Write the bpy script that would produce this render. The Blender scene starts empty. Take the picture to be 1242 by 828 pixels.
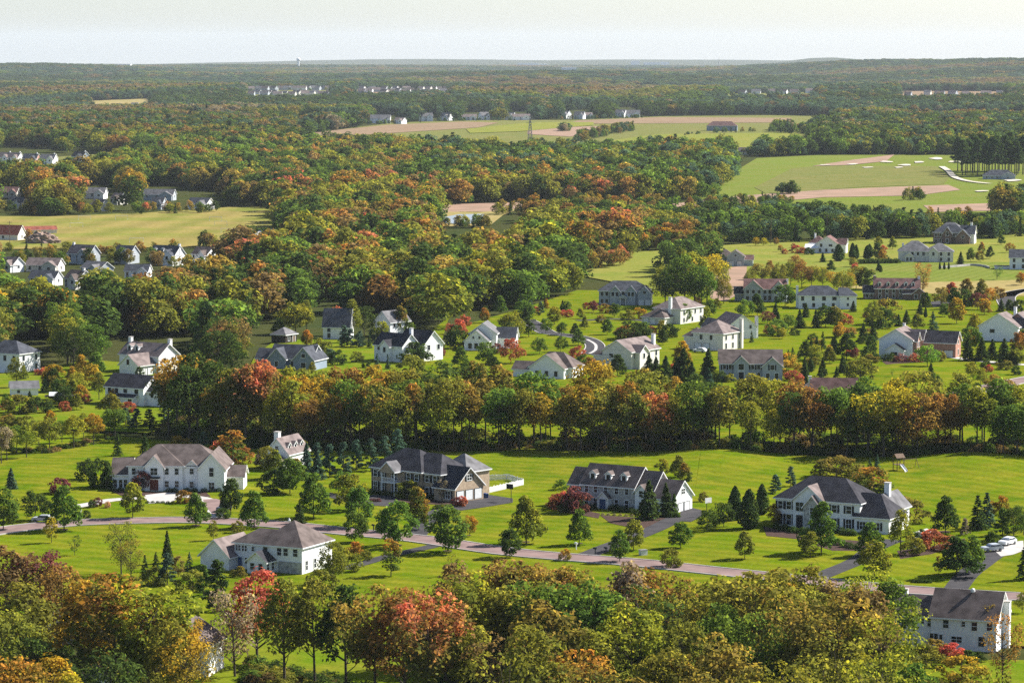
import bpy, bmesh, math, random
import numpy as np
from mathutils import Vector, Matrix

random.seed(7)
RNG = np.random.default_rng(11)
SC = bpy.context.scene
COL = SC.collection
D2R = math.radians

# ------------------------------------------------------------------ camera
FPX, EYE_Y, HCAM = 3800.0, 60.0, 97.0          # focal length in photo pixels, eye level row, height above ground
PITCH = math.atan((414 - EYE_Y) / FPX)
SP, CP = math.sin(PITCH), math.cos(PITCH)

def ground_at(px, py):
    """Where the sight line of a photo pixel meets flat ground."""
    x, y = (px - 621) / FPX, (414 - py) / FPX
    dz = -SP + y * CP
    t = HCAM / -dz
    return Vector((x * t, (CP + y * SP) * t, 0)), t

def ppm(py):
    return FPX / ground_at(621, py)[1]

def to_px(x, y, z=0.0):
    dy, dz = y, z - HCAM
    depth = dy * CP - dz * SP
    up = dy * SP + dz * CP
    return 621 + FPX * x / depth, 414 - FPX * up / depth

# ------------------------------------------------------------------ terrain
def sstep(a, b, v):
    t = np.clip((v - a) / (b - a), 0, 1)
    return t * t * (3 - 2 * t)

_w = np.random.default_rng(5)
WAVES = [(_w.uniform(0, 6.28), _w.uniform(900, 3200), _w.uniform(0, 6.28), _w.uniform(1.5, 4.0)) for _ in range(9)]
def _at(px, d):
    return (px - 621) / FPX * d, d
RIDGES = [(*_at(1330, 10500), 66, 700, 1500), (*_at(1120, 12500), 48, 700, 1500), (*_at(60, 11500), 52, 620, 1500), (*_at(730, 9200), 26, 420, 900),
          (*_at(1000, 25000), 88, 420, 2000), (*_at(-60, 22000), 60, 1500, 3000), (*_at(520, 30000), 70, 2600, 3000),
          (*_at(1260, 27000), 80, 1500, 3000), (*_at(300, 15500), 30, 900, 1500), (*_at(860, 33000), 70, 3000, 3000),
          (*_at(420, 6300), 10, 500, 900), (*_at(1150, 6200), 14, 420, 900)]
MOUNDS = [(*ground_at(880, 556)[0][:2], 1.5, 12, 22), (*ground_at(1190, 563)[0][:2], 2.0, 15, 26), (*ground_at(300, 560)[0][:2], .6, 20, 25),
          (*ground_at(640, 600)[0][:2], -.5, 18, 40), (*ground_at(60, 575)[0][:2], .9, 20, 40), (*ground_at(1110, 452)[0][:2], 1.2, 14, 30)]

def terr(x, y):
    x = np.asarray(x, float); y = np.asarray(y, float)
    d = np.hypot(x, y)
    z = np.zeros_like(d)
    s = sstep(2900, 6000, d)
    for a, wl, ph, am in WAVES:
        z = z + s * am * np.sin((x * math.cos(a) + y * math.sin(a)) * 6.283 / wl + ph)
    for cx, cy, h, sx, sy in RIDGES:
        z = z + .74 * h * np.exp(-((x - cx) / sx) ** 2 - ((y - cy) / sy) ** 2)
    for cx, cy, h, sx, sy in MOUNDS:
        z = z + h * np.exp(-((x - cx) / sx) ** 2 - ((y - cy) / sy) ** 2)
    return z - d * d / (2 * 7.4e6) * sstep(1500, 5000, d)

def T(x, y):
    return float(terr(x, y))

# ------------------------------------------------------------------ materials
MATS = {}
def mat(name, rgb, rough=.85, noise=0.0, nscale=1.0, detail=4, rgb2=None, spec=.06, bump=0.0, bscale=None, waves=None):
    """Procedural surface: base colour broken up by noise between rgb and rgb2."""
    if name in MATS: return MATS[name]
    m = bpy.data.materials.new(name); m.use_nodes = True
    nt = m.node_tree; b = nt.nodes['Principled BSDF']
    b.inputs['Roughness'].default_value = rough
    b.inputs['Specular IOR Level'].default_value = spec
    tc = nt.nodes.new('ShaderNodeTexCoord')
    n = nt.nodes.new('ShaderNodeTexNoise'); n.inputs['Scale'].default_value = nscale; n.inputs['Detail'].default_value = detail
    nt.links.new(tc.outputs['Object'], n.inputs['Vector'])
    mix = nt.nodes.new('ShaderNodeMix'); mix.data_type = 'RGBA'
    r2 = rgb2 or [c * (1 - noise) for c in rgb]
    mix.inputs['A'].default_value = (*rgb, 1); mix.inputs['B'].default_value = (*r2, 1)
    mr = nt.nodes.new('ShaderNodeMapRange'); mr.inputs['From Min'].default_value = .36; mr.inputs['From Max'].default_value = .64
    nt.links.new(n.outputs['Fac'], mr.inputs['Value']); nt.links.new(mr.outputs['Result'], mix.inputs['Factor'])
    out = mix.outputs['Result']
    if waves:                                     # (direction, scale, strength): courses of shingle, siding or mowing
        mp = nt.nodes.new('ShaderNodeMapping'); mp.inputs['Rotation'].default_value = (0, 0, waves[3] if len(waves) > 3 else 0)
        w = nt.nodes.new('ShaderNodeTexWave'); w.wave_type = 'BANDS'; w.bands_direction = waves[0]
        w.inputs['Scale'].default_value = waves[1]; w.inputs['Distortion'].default_value = .6; w.inputs['Detail'].default_value = 1
        nt.links.new(tc.outputs['Object'], mp.inputs['Vector']); nt.links.new(mp.outputs['Vector'], w.inputs['Vector'])
        mx = nt.nodes.new('ShaderNodeMix'); mx.data_type = 'RGBA'; mx.blend_type = 'MULTIPLY'
        mx.inputs['B'].default_value = (*[1 - waves[2]] * 3, 1)
        nt.links.new(out, mx.inputs['A']); nt.links.new(w.outputs['Fac'], mx.inputs['Factor'])
        out = mx.outputs['Result']
    nt.links.new(out, b.inputs['Base Color'])
    if bump:
        bp = nt.nodes.new('ShaderNodeBump'); bp.inputs['Strength'].default_value = bump
        n2 = nt.nodes.new('ShaderNodeTexNoise'); n2.inputs['Scale'].default_value = bscale or nscale * 4
        nt.links.new(tc.outputs['Object'], n2.inputs['Vector']); nt.links.new(n2.outputs['Fac'], bp.inputs['Height'])
        nt.links.new(bp.outputs['Normal'], b.inputs['Normal'])
    MATS[name] = m
    return m

def grass_mat(name, a, b, c, patch, fine, mow=None, bump=.25):
    """Turf: two broad patch scales and a fine tuft scale, with optional mowing passes."""
    m = bpy.data.materials.new(name); m.use_nodes = True
    nt = m.node_tree; L = nt.links.new; bs = nt.nodes['Principled BSDF']
    bs.inputs['Roughness'].default_value = .95; bs.inputs['Specular IOR Level'].default_value = 0.0
    tc = nt.nodes.new('ShaderNodeTexCoord')
    def noise(sc, det=5):
        n = nt.nodes.new('ShaderNodeTexNoise'); n.inputs['Scale'].default_value = sc; n.inputs['Detail'].default_value = det
        L(tc.outputs['Object'], n.inputs['Vector'])
        r = nt.nodes.new('ShaderNodeMapRange'); r.inputs['From Min'].default_value = .35; r.inputs['From Max'].default_value = .65
        L(n.outputs['Fac'], r.inputs['Value']); return r.outputs['Result'], n.outputs['Fac']
    def mix(fa, A, B, mode='MIX'):
        x = nt.nodes.new('ShaderNodeMix'); x.data_type = 'RGBA'; x.blend_type = mode
        for s, v in (('Factor', fa), ('A', A), ('B', B)):
            if isinstance(v, (int, float)): x.inputs[s].default_value = v
            elif isinstance(v, tuple): x.inputs[s].default_value = (*v, 1)
            else: L(v, x.inputs[s])
        return x.outputs['Result']
    n1, _ = noise(patch); n2, _ = noise(patch * 5.3); n3, h = noise(fine)
    col = mix(n1, a, b); 
    mul = nt.nodes.new('ShaderNodeMath'); mul.operation = 'MULTIPLY'; mul.inputs[1].default_value = .8; L(n2, mul.inputs[0])
    col = mix(mul.outputs[0], col, c)
    mul2 = nt.nodes.new('ShaderNodeMath'); mul2.operation = 'MULTIPLY'; mul2.inputs[1].default_value = .45; L(n3, mul2.inputs[0])
    col = mix(mul2.outputs[0], col, (.35, .42, .3), 'MULTIPLY')
    if mow:
        mp = nt.nodes.new('ShaderNodeMapping'); mp.inputs['Rotation'].default_value = (0, 0, mow[0])
        w = nt.nodes.new('ShaderNodeTexWave'); w.bands_direction = 'X'; w.inputs['Scale'].default_value = mow[1]
        w.inputs['Distortion'].default_value = 1.6; w.inputs['Detail'].default_value = 2; w.inputs['Detail Scale'].default_value = .4
        L(tc.outputs['Object'], mp.inputs['Vector']); L(mp.outputs['Vector'], w.inputs['Vector'])
        mm = nt.nodes.new('ShaderNodeMath'); mm.operation = 'MULTIPLY'; mm.inputs[1].default_value = mow[2]; L(w.outputs['Fac'], mm.inputs[0])
        col = mix(mm.outputs[0], col, (.5, .6, .5), 'MULTIPLY')
    L(col, bs.inputs['Base Color'])
    bp = nt.nodes.new('ShaderNodeBump'); bp.inputs['Strength'].default_value = bump; bp.inputs['Distance'].default_value = .3
    L(h, bp.inputs['Height']); L(bp.outputs['Normal'], bs.inputs['Normal'])
    MATS[name] = m
    return m

def foliage_mat(name, translucent=.46):
    """Leaves: two tints carried by each tree, blended by height and noise, with a value of its own per leaf."""
    m = bpy.data.materials.new(name); m.use_nodes = True
    nt = m.node_tree; L = nt.links.new
    nt.nodes.remove(nt.nodes['Principled BSDF']); out = nt.nodes['Material Output']
    def attr(n, t):
        a = nt.nodes.new('ShaderNodeAttribute'); a.attribute_name = n; a.attribute_type = t; return a
    t1, t2 = attr('tint', 'INSTANCER'), attr('tint2', 'INSTANCER')
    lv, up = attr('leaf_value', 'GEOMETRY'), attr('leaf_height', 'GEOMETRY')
    oi = nt.nodes.new('ShaderNodeObjectInfo')
    tc = nt.nodes.new('ShaderNodeNewGeometry')
    n = nt.nodes.new('ShaderNodeTexNoise'); n.inputs['Scale'].default_value = .22; n.inputs['Detail'].default_value = 2
    L(tc.outputs['Position'], n.inputs['Vector'])
    def math_(op, a, b, c=None):
        x = nt.nodes.new('ShaderNodeMath'); x.operation = op
        for i, v in enumerate((a, b, c)):
            if v is None: continue
            if isinstance(v, (int, float)): x.inputs[i].default_value = v
            else: L(v, x.inputs[i])
        return x.outputs[0]
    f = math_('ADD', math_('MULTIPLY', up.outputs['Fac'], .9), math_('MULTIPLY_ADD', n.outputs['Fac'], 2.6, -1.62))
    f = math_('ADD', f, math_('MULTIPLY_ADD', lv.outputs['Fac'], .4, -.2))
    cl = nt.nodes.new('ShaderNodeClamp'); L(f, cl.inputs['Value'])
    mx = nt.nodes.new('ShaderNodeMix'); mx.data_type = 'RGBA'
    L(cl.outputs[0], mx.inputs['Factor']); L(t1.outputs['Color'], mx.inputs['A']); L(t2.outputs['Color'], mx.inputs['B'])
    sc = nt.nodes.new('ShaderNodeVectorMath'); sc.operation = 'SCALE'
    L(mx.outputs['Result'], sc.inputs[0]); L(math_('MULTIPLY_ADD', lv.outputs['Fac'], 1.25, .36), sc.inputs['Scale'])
    d = nt.nodes.new('ShaderNodeBsdfDiffuse'); tr = nt.nodes.new('ShaderNodeBsdfTranslucent'); ms = nt.nodes.new('ShaderNodeMixShader')
    tm = nt.nodes.new('ShaderNodeVectorMath'); tm.operation = 'MULTIPLY'; tm.inputs[1].default_value = (1.7, 1.6, .9); L(sc.outputs[0], tm.inputs[0])
    L(sc.outputs[0], d.inputs['Color']); L(tm.outputs[0], tr.inputs['Color'])
    ms.inputs['Fac'].default_value = translucent
    L(d.outputs[0], ms.inputs[1]); L(tr.outputs[0], ms.inputs[2]); L(ms.outputs[0], out.inputs['Surface'])
    MATS[name] = m
    return m

LEAF = foliage_mat('leaves')
NEEDLE = foliage_mat('needles', .18)
BARK = mat('bark', (.10, .085, .07), .95, rgb2=(.045, .036, .03), nscale=3, bump=.4)

mat('white_siding', (.87, .865, .85), .6, rgb2=(.80, .795, .78), nscale=.9, waves=('Z', 3.2, .10))
mat('cream_siding', (.70, .67, .60), .6, rgb2=(.62, .59, .52), nscale=.9, waves=('Z', 3.2, .10))
mat('grey_siding', (.40, .43, .46), .6, rgb2=(.34, .37, .40), nscale=.9, waves=('Z', 3.2, .12))
mat('blue_siding', (.26, .31, .38), .6, rgb2=(.22, .27, .33), nscale=.9, waves=('Z', 3.2, .12))
mat('tan_brick', (.45, .35, .25), .85, rgb2=(.33, .25, .18), nscale=2.5, bump=.2, waves=('Z', 4, .12))
mat('pink_brick', (.42, .24, .18), .85, rgb2=(.32, .17, .13), nscale=2.5, bump=.2, waves=('Z', 4, .15))
mat('brown_brick', (.22, .15, .12), .85, rgb2=(.15, .10, .085), nscale=2.5, bump=.2, waves=('Z', 4, .15))
mat('field_stone', (.50, .49, .46), .85, rgb2=(.27, .26, .25), nscale=2.2, detail=6, bump=.5)
mat('red_barn_board', (.28, .06, .045), .8, rgb2=(.20, .045, .035), nscale=1.5)
mat('dark_board', (.045, .036, .032), .8, rgb2=(.03, .025, .022), nscale=1.5)
for nm, c in (('dark_shingle', (.060, .058, .066)), ('brown_shingle', (.155, .124, .113)), ('grey_shingle', (.18, .175, .18)),
              ('taupe_shingle', (.225, .18, .168)), ('rose_shingle', (.19, .112, .102)), ('slate_shingle', (.085, .09, .105)), ('red_shingle', (.30, .10, .07))):
    mat(nm, tuple(v * 1.08 for v in c), .9, rgb2=tuple(v * .62 for v in c), nscale=.55, detail=7, spec=.03, bump=.3, bscale=9, waves=('Z', 5, .14))
mat('white_trim', (.78, .78, .77), .5, rgb2=(.70, .70, .69), nscale=2)
mat('garage_white', (.72, .73, .73), .5, rgb2=(.64, .65, .65), nscale=2, waves=('Z', 1.1, .18))
mat('window_glass', (.014, .018, .024), .12, rgb2=(.024, .03, .038), nscale=.6, spec=.3)
mat('dark_paint', (.03, .035, .04), .5, rgb2=(.02, .024, .028), nscale=3)
mat('door_blue', (.06, .11, .22), .5, rgb2=(.05, .09, .19), nscale=3)
mat('door_red', (.16, .05, .04), .5, rgb2=(.12, .04, .03), nscale=3)
mat('chimney_brick', (.34, .22, .18), .9, rgb2=(.24, .15, .12), nscale=4, bump=.3)
mat('asphalt', (.060, .056, .058), .9, rgb2=(.042, .04, .043), nscale=.35, detail=8)
mat('road_surface', (.235, .162, .148), .9, rgb2=(.155, .108, .10), nscale=.22, detail=12)
mat('concrete', (.46, .43, .40), .85, rgb2=(.36, .34, .32), nscale=.5, detail=8)
mat('mulch', (.075, .045, .036), .95, rgb2=(.045, .028, .023), nscale=1.5, detail=8, bump=.5)
mat('bare_earth', (.30, .19, .135), .95, rgb2=(.22, .15, .10), nscale=.06, detail=9)
mat('bunker_sand', (.54, .49, .40), .95, rgb2=(.42, .37, .30), nscale=.12)
mat('pond_water', (.26, .29, .31), .4, rgb2=(.22, .25, .27), nscale=.05, spec=.6)  # pale grey-blue base paints the sky's reflection into the water colour
mat('galvanised_steel', (.22, .22, .23), .5, rgb2=(.16, .16, .17), nscale=2)
mat('weathered_wood', (.20, .14, .10), .85, rgb2=(.13, .09, .065), nscale=3)
mat('car_white', (.75, .75, .76), .25, rgb2=(.70, .70, .71), nscale=1, spec=.6)
mat('car_silver', (.45, .47, .49), .25, rgb2=(.40, .42, .44), nscale=1, spec=.6)
mat('car_dark', (.03, .033, .04), .2, rgb2=(.025, .028, .034), nscale=1, spec=.6)
mat('rubber', (.02, .02, .02), .8, noise=.2, nscale=4)
mat('orange_plastic', (.55, .12, .03), .5, noise=.15, nscale=4)
mat('blue_plastic', (.03, .07, .20), .5, noise=.15, nscale=4)
mat('yellow_plastic', (.6, .42, .05), .5, noise=.15, nscale=4)

grass_mat('lawn_grass', (.130, .182, .005), (.080, .134, .004), (.215, .195, .016), .024, 1.1, mow=(-1.17, .060, .44))
grass_mat('east_lawn_grass', (.130, .182, .005), (.080, .134, .004), (.215, .195, .016), .024, 1.1, mow=(-.80, .062, .40))
grass_mat('side_lawn_grass', (.105, .170, .007), (.13, .180, .008), (.19, .185, .018), .02, 1.4, mow=(-.9, .07, .25))
grass_mat('meadow_grass', (.185, .20, .035), (.155, .19, .03), (.24, .215, .05), .008, .5)
grass_mat('dry_grass', (.30, .235, .09), (.25, .22, .075), (.33, .245, .11), .005, .3)
grass_mat('sports_turf', (.22, .205, .05), (.18, .20, .035), (.32, .225, .085), .005, .4, mow=(.1, .012, .4))
grass_mat('rough_grass', (.17, .17, .05), (.20, .17, .06), (.13, .15, .04), .01, .3)
grass_mat('fairway_grass', (.15, .20, .03), (.14, .175, .028), (.19, .19, .045), .006, .5, mow=(.4, .06, .3))
grass_mat('ploughed_soil', (.27, .175, .12), (.24, .165, .11), (.29, .20, .13), .004, .2, mow=(.2, .12, .25))
grass_mat('forest_floor', (.040, .058, .016), (.050, .052, .018), (.06, .06, .02), .01, .25, bump=.5)

# ------------------------------------------------------------------ object helpers
def tag(o, label=None, cat=None, group=None, kind=None):
    for k, v in (('label', label), ('category', cat), ('group', group), ('kind', kind)):
        if v: o[k] = v
    return o

def empty(name, loc, rz=0.0):
    o = bpy.data.objects.new(name, None); COL.objects.link(o)
    o.location = loc; o.rotation_euler = (0, 0, rz); o.empty_display_size = .5
    return o

class MB:
    """Collects faces and links them as one mesh object."""
    def __init__(s): s.v, s.f, s.mi = [], [], []
    def face(s, pts, mi=0):
        i = len(s.v); s.v += [tuple(p) for p in pts]; s.f.append(tuple(range(i, i + len(pts)))); s.mi.append(mi)
    def box(s, x0, x1, y0, y1, z0, z1, mi=0, M=None):
        c = [Vector((x, y, z)) for z in (z0, z1) for x, y in ((x0, y0), (x1, y0), (x1, y1), (x0, y1))]
        if M is not None: c = [M @ p for p in c]
        i = len(s.v); s.v += [tuple(p) for p in c]
        for q in ((3, 2, 1, 0), (4, 5, 6, 7), (0, 1, 5, 4), (1, 2, 6, 5), (2, 3, 7, 6), (3, 0, 4, 7)):
            s.f.append(tuple(i + k for k in q)); s.mi.append(mi)
    def tube(s, pts, radii, n=6, mi=0, cap=True):
        pts = [Vector(p) for p in pts]; rings = []
        for k, p in enumerate(pts):
            d = (pts[min(k + 1, len(pts) - 1)] - pts[max(k - 1, 0)]).normalized()
            a = d.cross(Vector((.3, .9, .31))).normalized() if abs(d.z) > .5 else d.cross(Vector((0, 0, 1))).normalized()
            b = d.cross(a)
            i = len(s.v); rings.append(i)
            for j in range(n):
                th = 6.28318 * j / n
                s.v.append(tuple(p + (a * math.cos(th) + b * math.sin(th)) * radii[k]))
        for r0, r1 in zip(rings, rings[1:]):
            for j in range(n):
                s.f.append((r0 + j, r0 + (j + 1) % n, r1 + (j + 1) % n, r1 + j)); s.mi.append(mi)
        if cap:
            s.f.append(tuple(rings[0] + j for j in reversed(range(n)))); s.mi.append(mi)
            s.f.append(tuple(rings[-1] + j for j in range(n))); s.mi.append(mi)
    def mesh(s, name, mats):
        me = bpy.data.meshes.new(name); me.from_pydata(s.v, [], s.f)
        for m in (mats if isinstance(mats, (list, tuple)) else [mats]): me.materials.append(MATS[m] if isinstance(m, str) else m)
        me.polygons.foreach_set('material_index', s.mi); me.update()
        return me
    def build(s, name, mats, parent=None):
        o = bpy.data.objects.new(name, s.mesh(name, mats)); COL.objects.link(o)
        if parent is not None: o.parent = parent
        return o

def copy_tree(o, parent=None):
    c = o.copy(); COL.objects.link(c); c.parent = parent
    for ch in o.children: copy_tree(ch, c)
    return c

# ------------------------------------------------------------------ ground, roads, fields
def ground_sheet():
    nd, na = 420, 240
    ds = np.concatenate([[5.0], np.geomspace(60, 46000, nd - 1)]); an = np.radians(np.linspace(-48, 48, na))
    Dd, A = np.meshgrid(ds, an, indexing='ij')
    x, y = Dd * np.sin(A), Dd * np.cos(A)
    z = terr(x, y) - .35 * (1 - sstep(1300, 1800, Dd))
    v = np.stack([x, y, z], -1).reshape(-1, 3)
    i = np.arange(nd - 1)[:, None] * na + np.arange(na - 1)[None]
    f = np.stack([i, i + 1, i + na + 1, i + na], -1).reshape(-1, 4)[:, ::-1]
    me = quads_mesh('ground', v, f, [MATS['forest_floor']])
    me.polygons.foreach_set('use_smooth', [True] * len(me.polygons))
    o = bpy.data.objects.new('ground', me); COL.objects.link(o); tag(o, kind='structure')

def quads_mesh(name, v, f, mats, attrs=()):
    me = bpy.data.meshes.new(name)
    v = np.ascontiguousarray(v, np.float32); f = np.ascontiguousarray(f, np.int32)
    me.vertices.add(len(v)); me.vertices.foreach_set('co', v.ravel())
    me.loops.add(f.size); me.loops.foreach_set('vertex_index', f.ravel())
    me.polygons.add(len(f)); me.polygons.foreach_set('loop_start', np.arange(0, f.size, f.shape[1], dtype=np.int32))
    for nm, dom, arr in attrs:
        a = me.attributes.new(nm, 'FLOAT', dom); a.data.foreach_set('value', np.ascontiguousarray(arr, np.float32))
    for m in mats: me.materials.append(m)
    me.update(calc_edges=True); me.validate()
    return me

def sheet(name, poly, material, dz=.05, cell=7.0, world=False):
    """A ground patch: outline in photo pixels laid on the terrain."""
    pts = [Vector(p).to_3d() for p in poly] if world else [ground_at(*p)[0] for p in poly]
    bm = bmesh.new()
    bm.faces.new([bm.verts.new((p.x, p.y, 0)) for p in pts])
    bmesh.ops.triangulate(bm, faces=bm.faces[:])
    xs = [p.x for p in pts]; ys = [p.y for p in pts]
    for lo, hi, nrm in ((min(xs), max(xs), (1, 0, 0)), (min(ys), max(ys), (0, 1, 0))):
        k = min(80, int((hi - lo) / cell))
        for j in range(1, k + 1):
            t = lo + (hi - lo) * j / (k + 1)
            bmesh.ops.bisect_plane(bm, geom=bm.verts[:] + bm.edges[:] + bm.faces[:], plane_co=(t, t, 0), plane_no=nrm, dist=1e-4)
    zz = terr([v.co.x for v in bm.verts], [v.co.y for v in bm.verts])
    for v, z in zip(bm.verts, zz): v.co.z = z + dz
    bmesh.ops.recalc_face_normals(bm, faces=bm.faces[:])
    me = bpy.data.meshes.new(name); bm.to_mesh(me); bm.free()
    if me.polygons and me.polygons[0].normal.z < 0: me.flip_normals()
    me.materials.append(MATS[material])
    me.polygons.foreach_set('use_smooth', [True] * len(me.polygons))
    o = bpy.data.objects.new(name, me); COL.objects.link(o)
    return tag(o, kind='structure')

def smooth_line(pts, step=4.0):
    """Catmull-Rom through ground points."""
    P = [pts[0]] + pts + [pts[-1]]; out = []
    for a, b, c, d in zip(P, P[1:], P[2:], P[3:]):
        n = max(2, int((c - b).length / step))
        for i in range(n):
            t = i / n
            out.append(.5 * ((2 * b) + (c - a) * t + (2 * a - 5 * b + 4 * c - d) * t * t + (3 * b - a - 3 * c + d) * t ** 3))
    return out + [pts[-1]]

def strip(name, line, width, material, dz=.12, kerb=None):
    pts = smooth_line([ground_at(*p)[0] for p in line])
    mb, kb = MB(), (MB(), MB())
    prev = None
    for i, p in enumerate(pts):
        d = (pts[min(i + 1, len(pts) - 1)] - pts[max(i - 1, 0)]).normalized(); nn = Vector((-d.y, d.x, 0))
        row = []
        for off in (-width / 2 - .3, -width / 2, 0, width / 2, width / 2 + .3):
            q = p + nn * off; q.z = T(q.x, q.y) + dz; row.append(q)
        if prev:
            mb.face([prev[1], row[1], row[2], prev[2]]); mb.face([prev[2], row[2], row[3], prev[3]])
            if kerb:
                u = Vector((0, 0, .10))
                for b, (a0, a1, b0, b1) in zip(kb, ((prev[0], prev[1], row[0], row[1]), (prev[3], prev[4], row[3], row[4]))):
                    b.face([a0 + u, b0 + u, b1 + u, a1 + u]); b.face([a0 - u, b0 - u, b0 + u, a0 + u]); b.face([a1 + u, b1 + u, b1 - u, a1 - u])
        prev = row
    for f in range(len(mb.f)):
        pass
    o = tag(mb.build(name, material), kind='structure')
    if kerb:
        for b in kb: tag(b.build('kerb', kerb), kind='structure')
    fix_up(o)
    return o

def fix_up(o):
    me = o.data
    if sum(p.normal.z for p in me.polygons) < 0: me.flip_normals()
# ------------------------------------------------------------------ foliage meshes
def leaf_quads(c, n, size, rng, up_bias=.6, droop=0.0, stretch=1.25):
    """Leaf sprays: irregular four-sided faces at points c facing roughly along n."""
    k = len(c)
    nn = n + rng.normal(0, .55, (k, 3)); nn[:, 2] += up_bias
    nn /= np.linalg.norm(nn, axis=1, keepdims=True) + 1e-9
    r = rng.normal(0, 1, (k, 3)); r[:, 2] -= droop
    a = r - (r * nn).sum(1, keepdims=True) * nn; a /= np.linalg.norm(a, axis=1, keepdims=True) + 1e-9
    b = np.cross(nn, a)
    s = size * rng.uniform(.6, 1.35, (k, 1)) * .5
    j = lambda: rng.uniform(.65, 1.3, (k, 1))
    v = np.stack([c + a * s * j() * stretch + b * s * .35 * j(), c + b * s * j() - a * s * .2, c - a * s * j() * stretch - b * s * .3, c - b * s * j() + a * s * .25], 1)
    return v.reshape(-1, 3)

def leaves_mesh(name, c, n, size, rng, H, material, z0, **kw):
    v = leaf_quads(c, n, size, rng, **kw)
    f = np.arange(len(v)).reshape(-1, 4)
    lv = rng.beta(2.2, 2.2, len(c))
    hh = np.clip((c[:, 2] - z0) / (H - z0), 0, 1)
    return quads_mesh(name, v, f, [material], [('leaf_value', 'FACE', lv), ('leaf_height', 'FACE', hh)])

def ball_dirs(k, rng, up=.25):
    d = rng.normal(0, 1, (k, 3)); d[:, 2] += up
    return d / np.linalg.norm(d, axis=1, keepdims=True)

def broadleaf(name, seed, H=18.0, R=6.0, base=.3, ncl=58, per=120, leaf=.5, form='round', limbs=14, clr=(.10, .165), fill=.9, trunk_r=.28):
    """One tree shape: returns (trunk mesh, crown mesh), at its real size."""
    rng = np.random.default_rng(seed); rnd = random.Random(seed)
    zb = base * H
    lob = [(rnd.uniform(0, 6.28), rnd.uniform(.12, .30), rnd.choice((2, 3))) for _ in range(3)]
    cs, rs = [], []
    for i in range(ncl):
        t = (i + rng.uniform(0, 1)) / ncl
        t = .04 + .92 * t
        if form == 'round': prof = math.sin(math.pi * min(1, .10 + .90 * t ** .85)) ** .55
        elif form == 'oval': prof = math.sin(math.pi * (.08 + .9 * t ** .72)) ** .8
        elif form == 'pyramid': prof = (1.03 - t) ** .75 * min(1, t * 6 + .45)
        elif form == 'vase': prof = min(1, .35 + t * 1.1) * (1 if t < .75 else math.sqrt(max(.05, 1 - ((t - .75) / .27) ** 2)))
        else: prof = math.sin(math.pi * (.1 + .85 * t)) ** .6
        th = rng.uniform(0, 6.283)
        lobe = 1 + sum(a * math.sin(m * (th - p)) for p, a, m in lob) * .6
        rr = R * prof * lobe * (rng.uniform(.45, 1.0) ** .5)
        cr = H * rng.uniform(*clr) * (.75 + .35 * prof)
        cs.append((rr * math.cos(th), rr * math.sin(th), zb + (H - zb - cr * .5) * t + rng.normal(0, .02 * H))); rs.append(cr)
    C, N = [], []
    for (x, y, z), r in zip(cs, rs):
        k = max(6, int(per * fill * (r / (H * sum(clr) / 2)) ** 2 * rng.uniform(.6, 1.3)))
        d = ball_dirs(k, rng, .35)
        rad = r * rng.uniform(.45, 1.08, (k, 1)) ** .6
        p = np.array([x, y, z]) + d * rad * np.array([1, 1, .72])
        C.append(p); N.append(d)
    C = np.concatenate(C); N = np.concatenate(N)
    crown = leaves_mesh(name + '_crown', C, N, leaf, rng, H, LEAF, zb)
    mb = MB(); lean = rng.normal(0, .015 * H, 2)
    top = Vector((lean[0], lean[1], H * .8))
    mb.tube([(0, 0, -.4), (0, 0, .25), (lean[0] * .4, lean[1] * .4, H * .33), (lean[0] * .8, lean[1] * .8, H * .6), top],
            [trunk_r * 1.35, trunk_r, trunk_r * .75, trunk_r * .4, trunk_r * .1], 7)
    for i in sorted(rnd.sample(range(ncl), min(limbs, ncl))):
        e = Vector(cs[i]); zs = max(H * .16, min(H * .62, e.z - (e.xy.length) * rnd.uniform(.55, 1.0)))
        s = Vector((lean[0] * zs / H, lean[1] * zs / H, zs)); m = s.lerp(e, .5) + Vector((0, 0, -.03 * H))
        r0 = trunk_r * (.52 - .3 * zs / H)
        mb.tube([s, m, e], [r0, r0 * .6, r0 * .18], 5, cap=False)
    return mb.mesh(name + '_trunk', [BARK]), crown

def conifer(name, seed, H=12.0, R=2.8, leaf=.55, layers=15, per=9, q=9, taper=.9, open_=.12, dro=.35):
    rng = np.random.default_rng(seed); rnd = random.Random(seed)
    C, N = [], []
    for i in range(layers):
        t = i / (layers - 1); z = H * (.06 + .9 * t)
        L = R * (1 - t) ** taper + .12
        for k in range(max(4, int(per * (1 - .55 * t)))):
            if rnd.random() < open_: continue
            th = rnd.uniform(0, 6.28); l = L * rnd.uniform(.65, 1.12)
            s = np.linspace(.2, 1, q)[:, None] ** .8
            d = np.array([math.cos(th), math.sin(th), 0])
            p = d * l * s + np.array([0, 0, z]) - np.array([0, 0, dro * l]) * s ** 2 + rng.normal(0, .10 * H / 12, (q, 3))
            side = np.array([-d[1], d[0], 0]) * (rng.normal(0, .22, (q, 1)) * l * (1.15 - s))
            C.append(p + side); N.append(np.repeat(d[None] * .5 + np.array([[0, 0, .6]]), q, 0))
    tip = np.array([[0, 0, H * .97]] * 6) + rng.normal(0, .06, (6, 3)); C.append(tip); N.append(np.repeat([[0, 0, 1.]], 6, 0))
    C = np.concatenate(C); N = np.concatenate(N)
    crown = leaves_mesh(name + '_crown', C, N, leaf, rng, H, NEEDLE, 0, up_bias=.5, droop=.3, stretch=1.7)
    mb = MB(); mb.tube([(0, 0, -.4), (0, 0, H * .4), (0, 0, H * .95)], [H * .017, H * .011, .03], 6)
    return mb.mesh(name + '_trunk', [BARK]), crown

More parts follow.
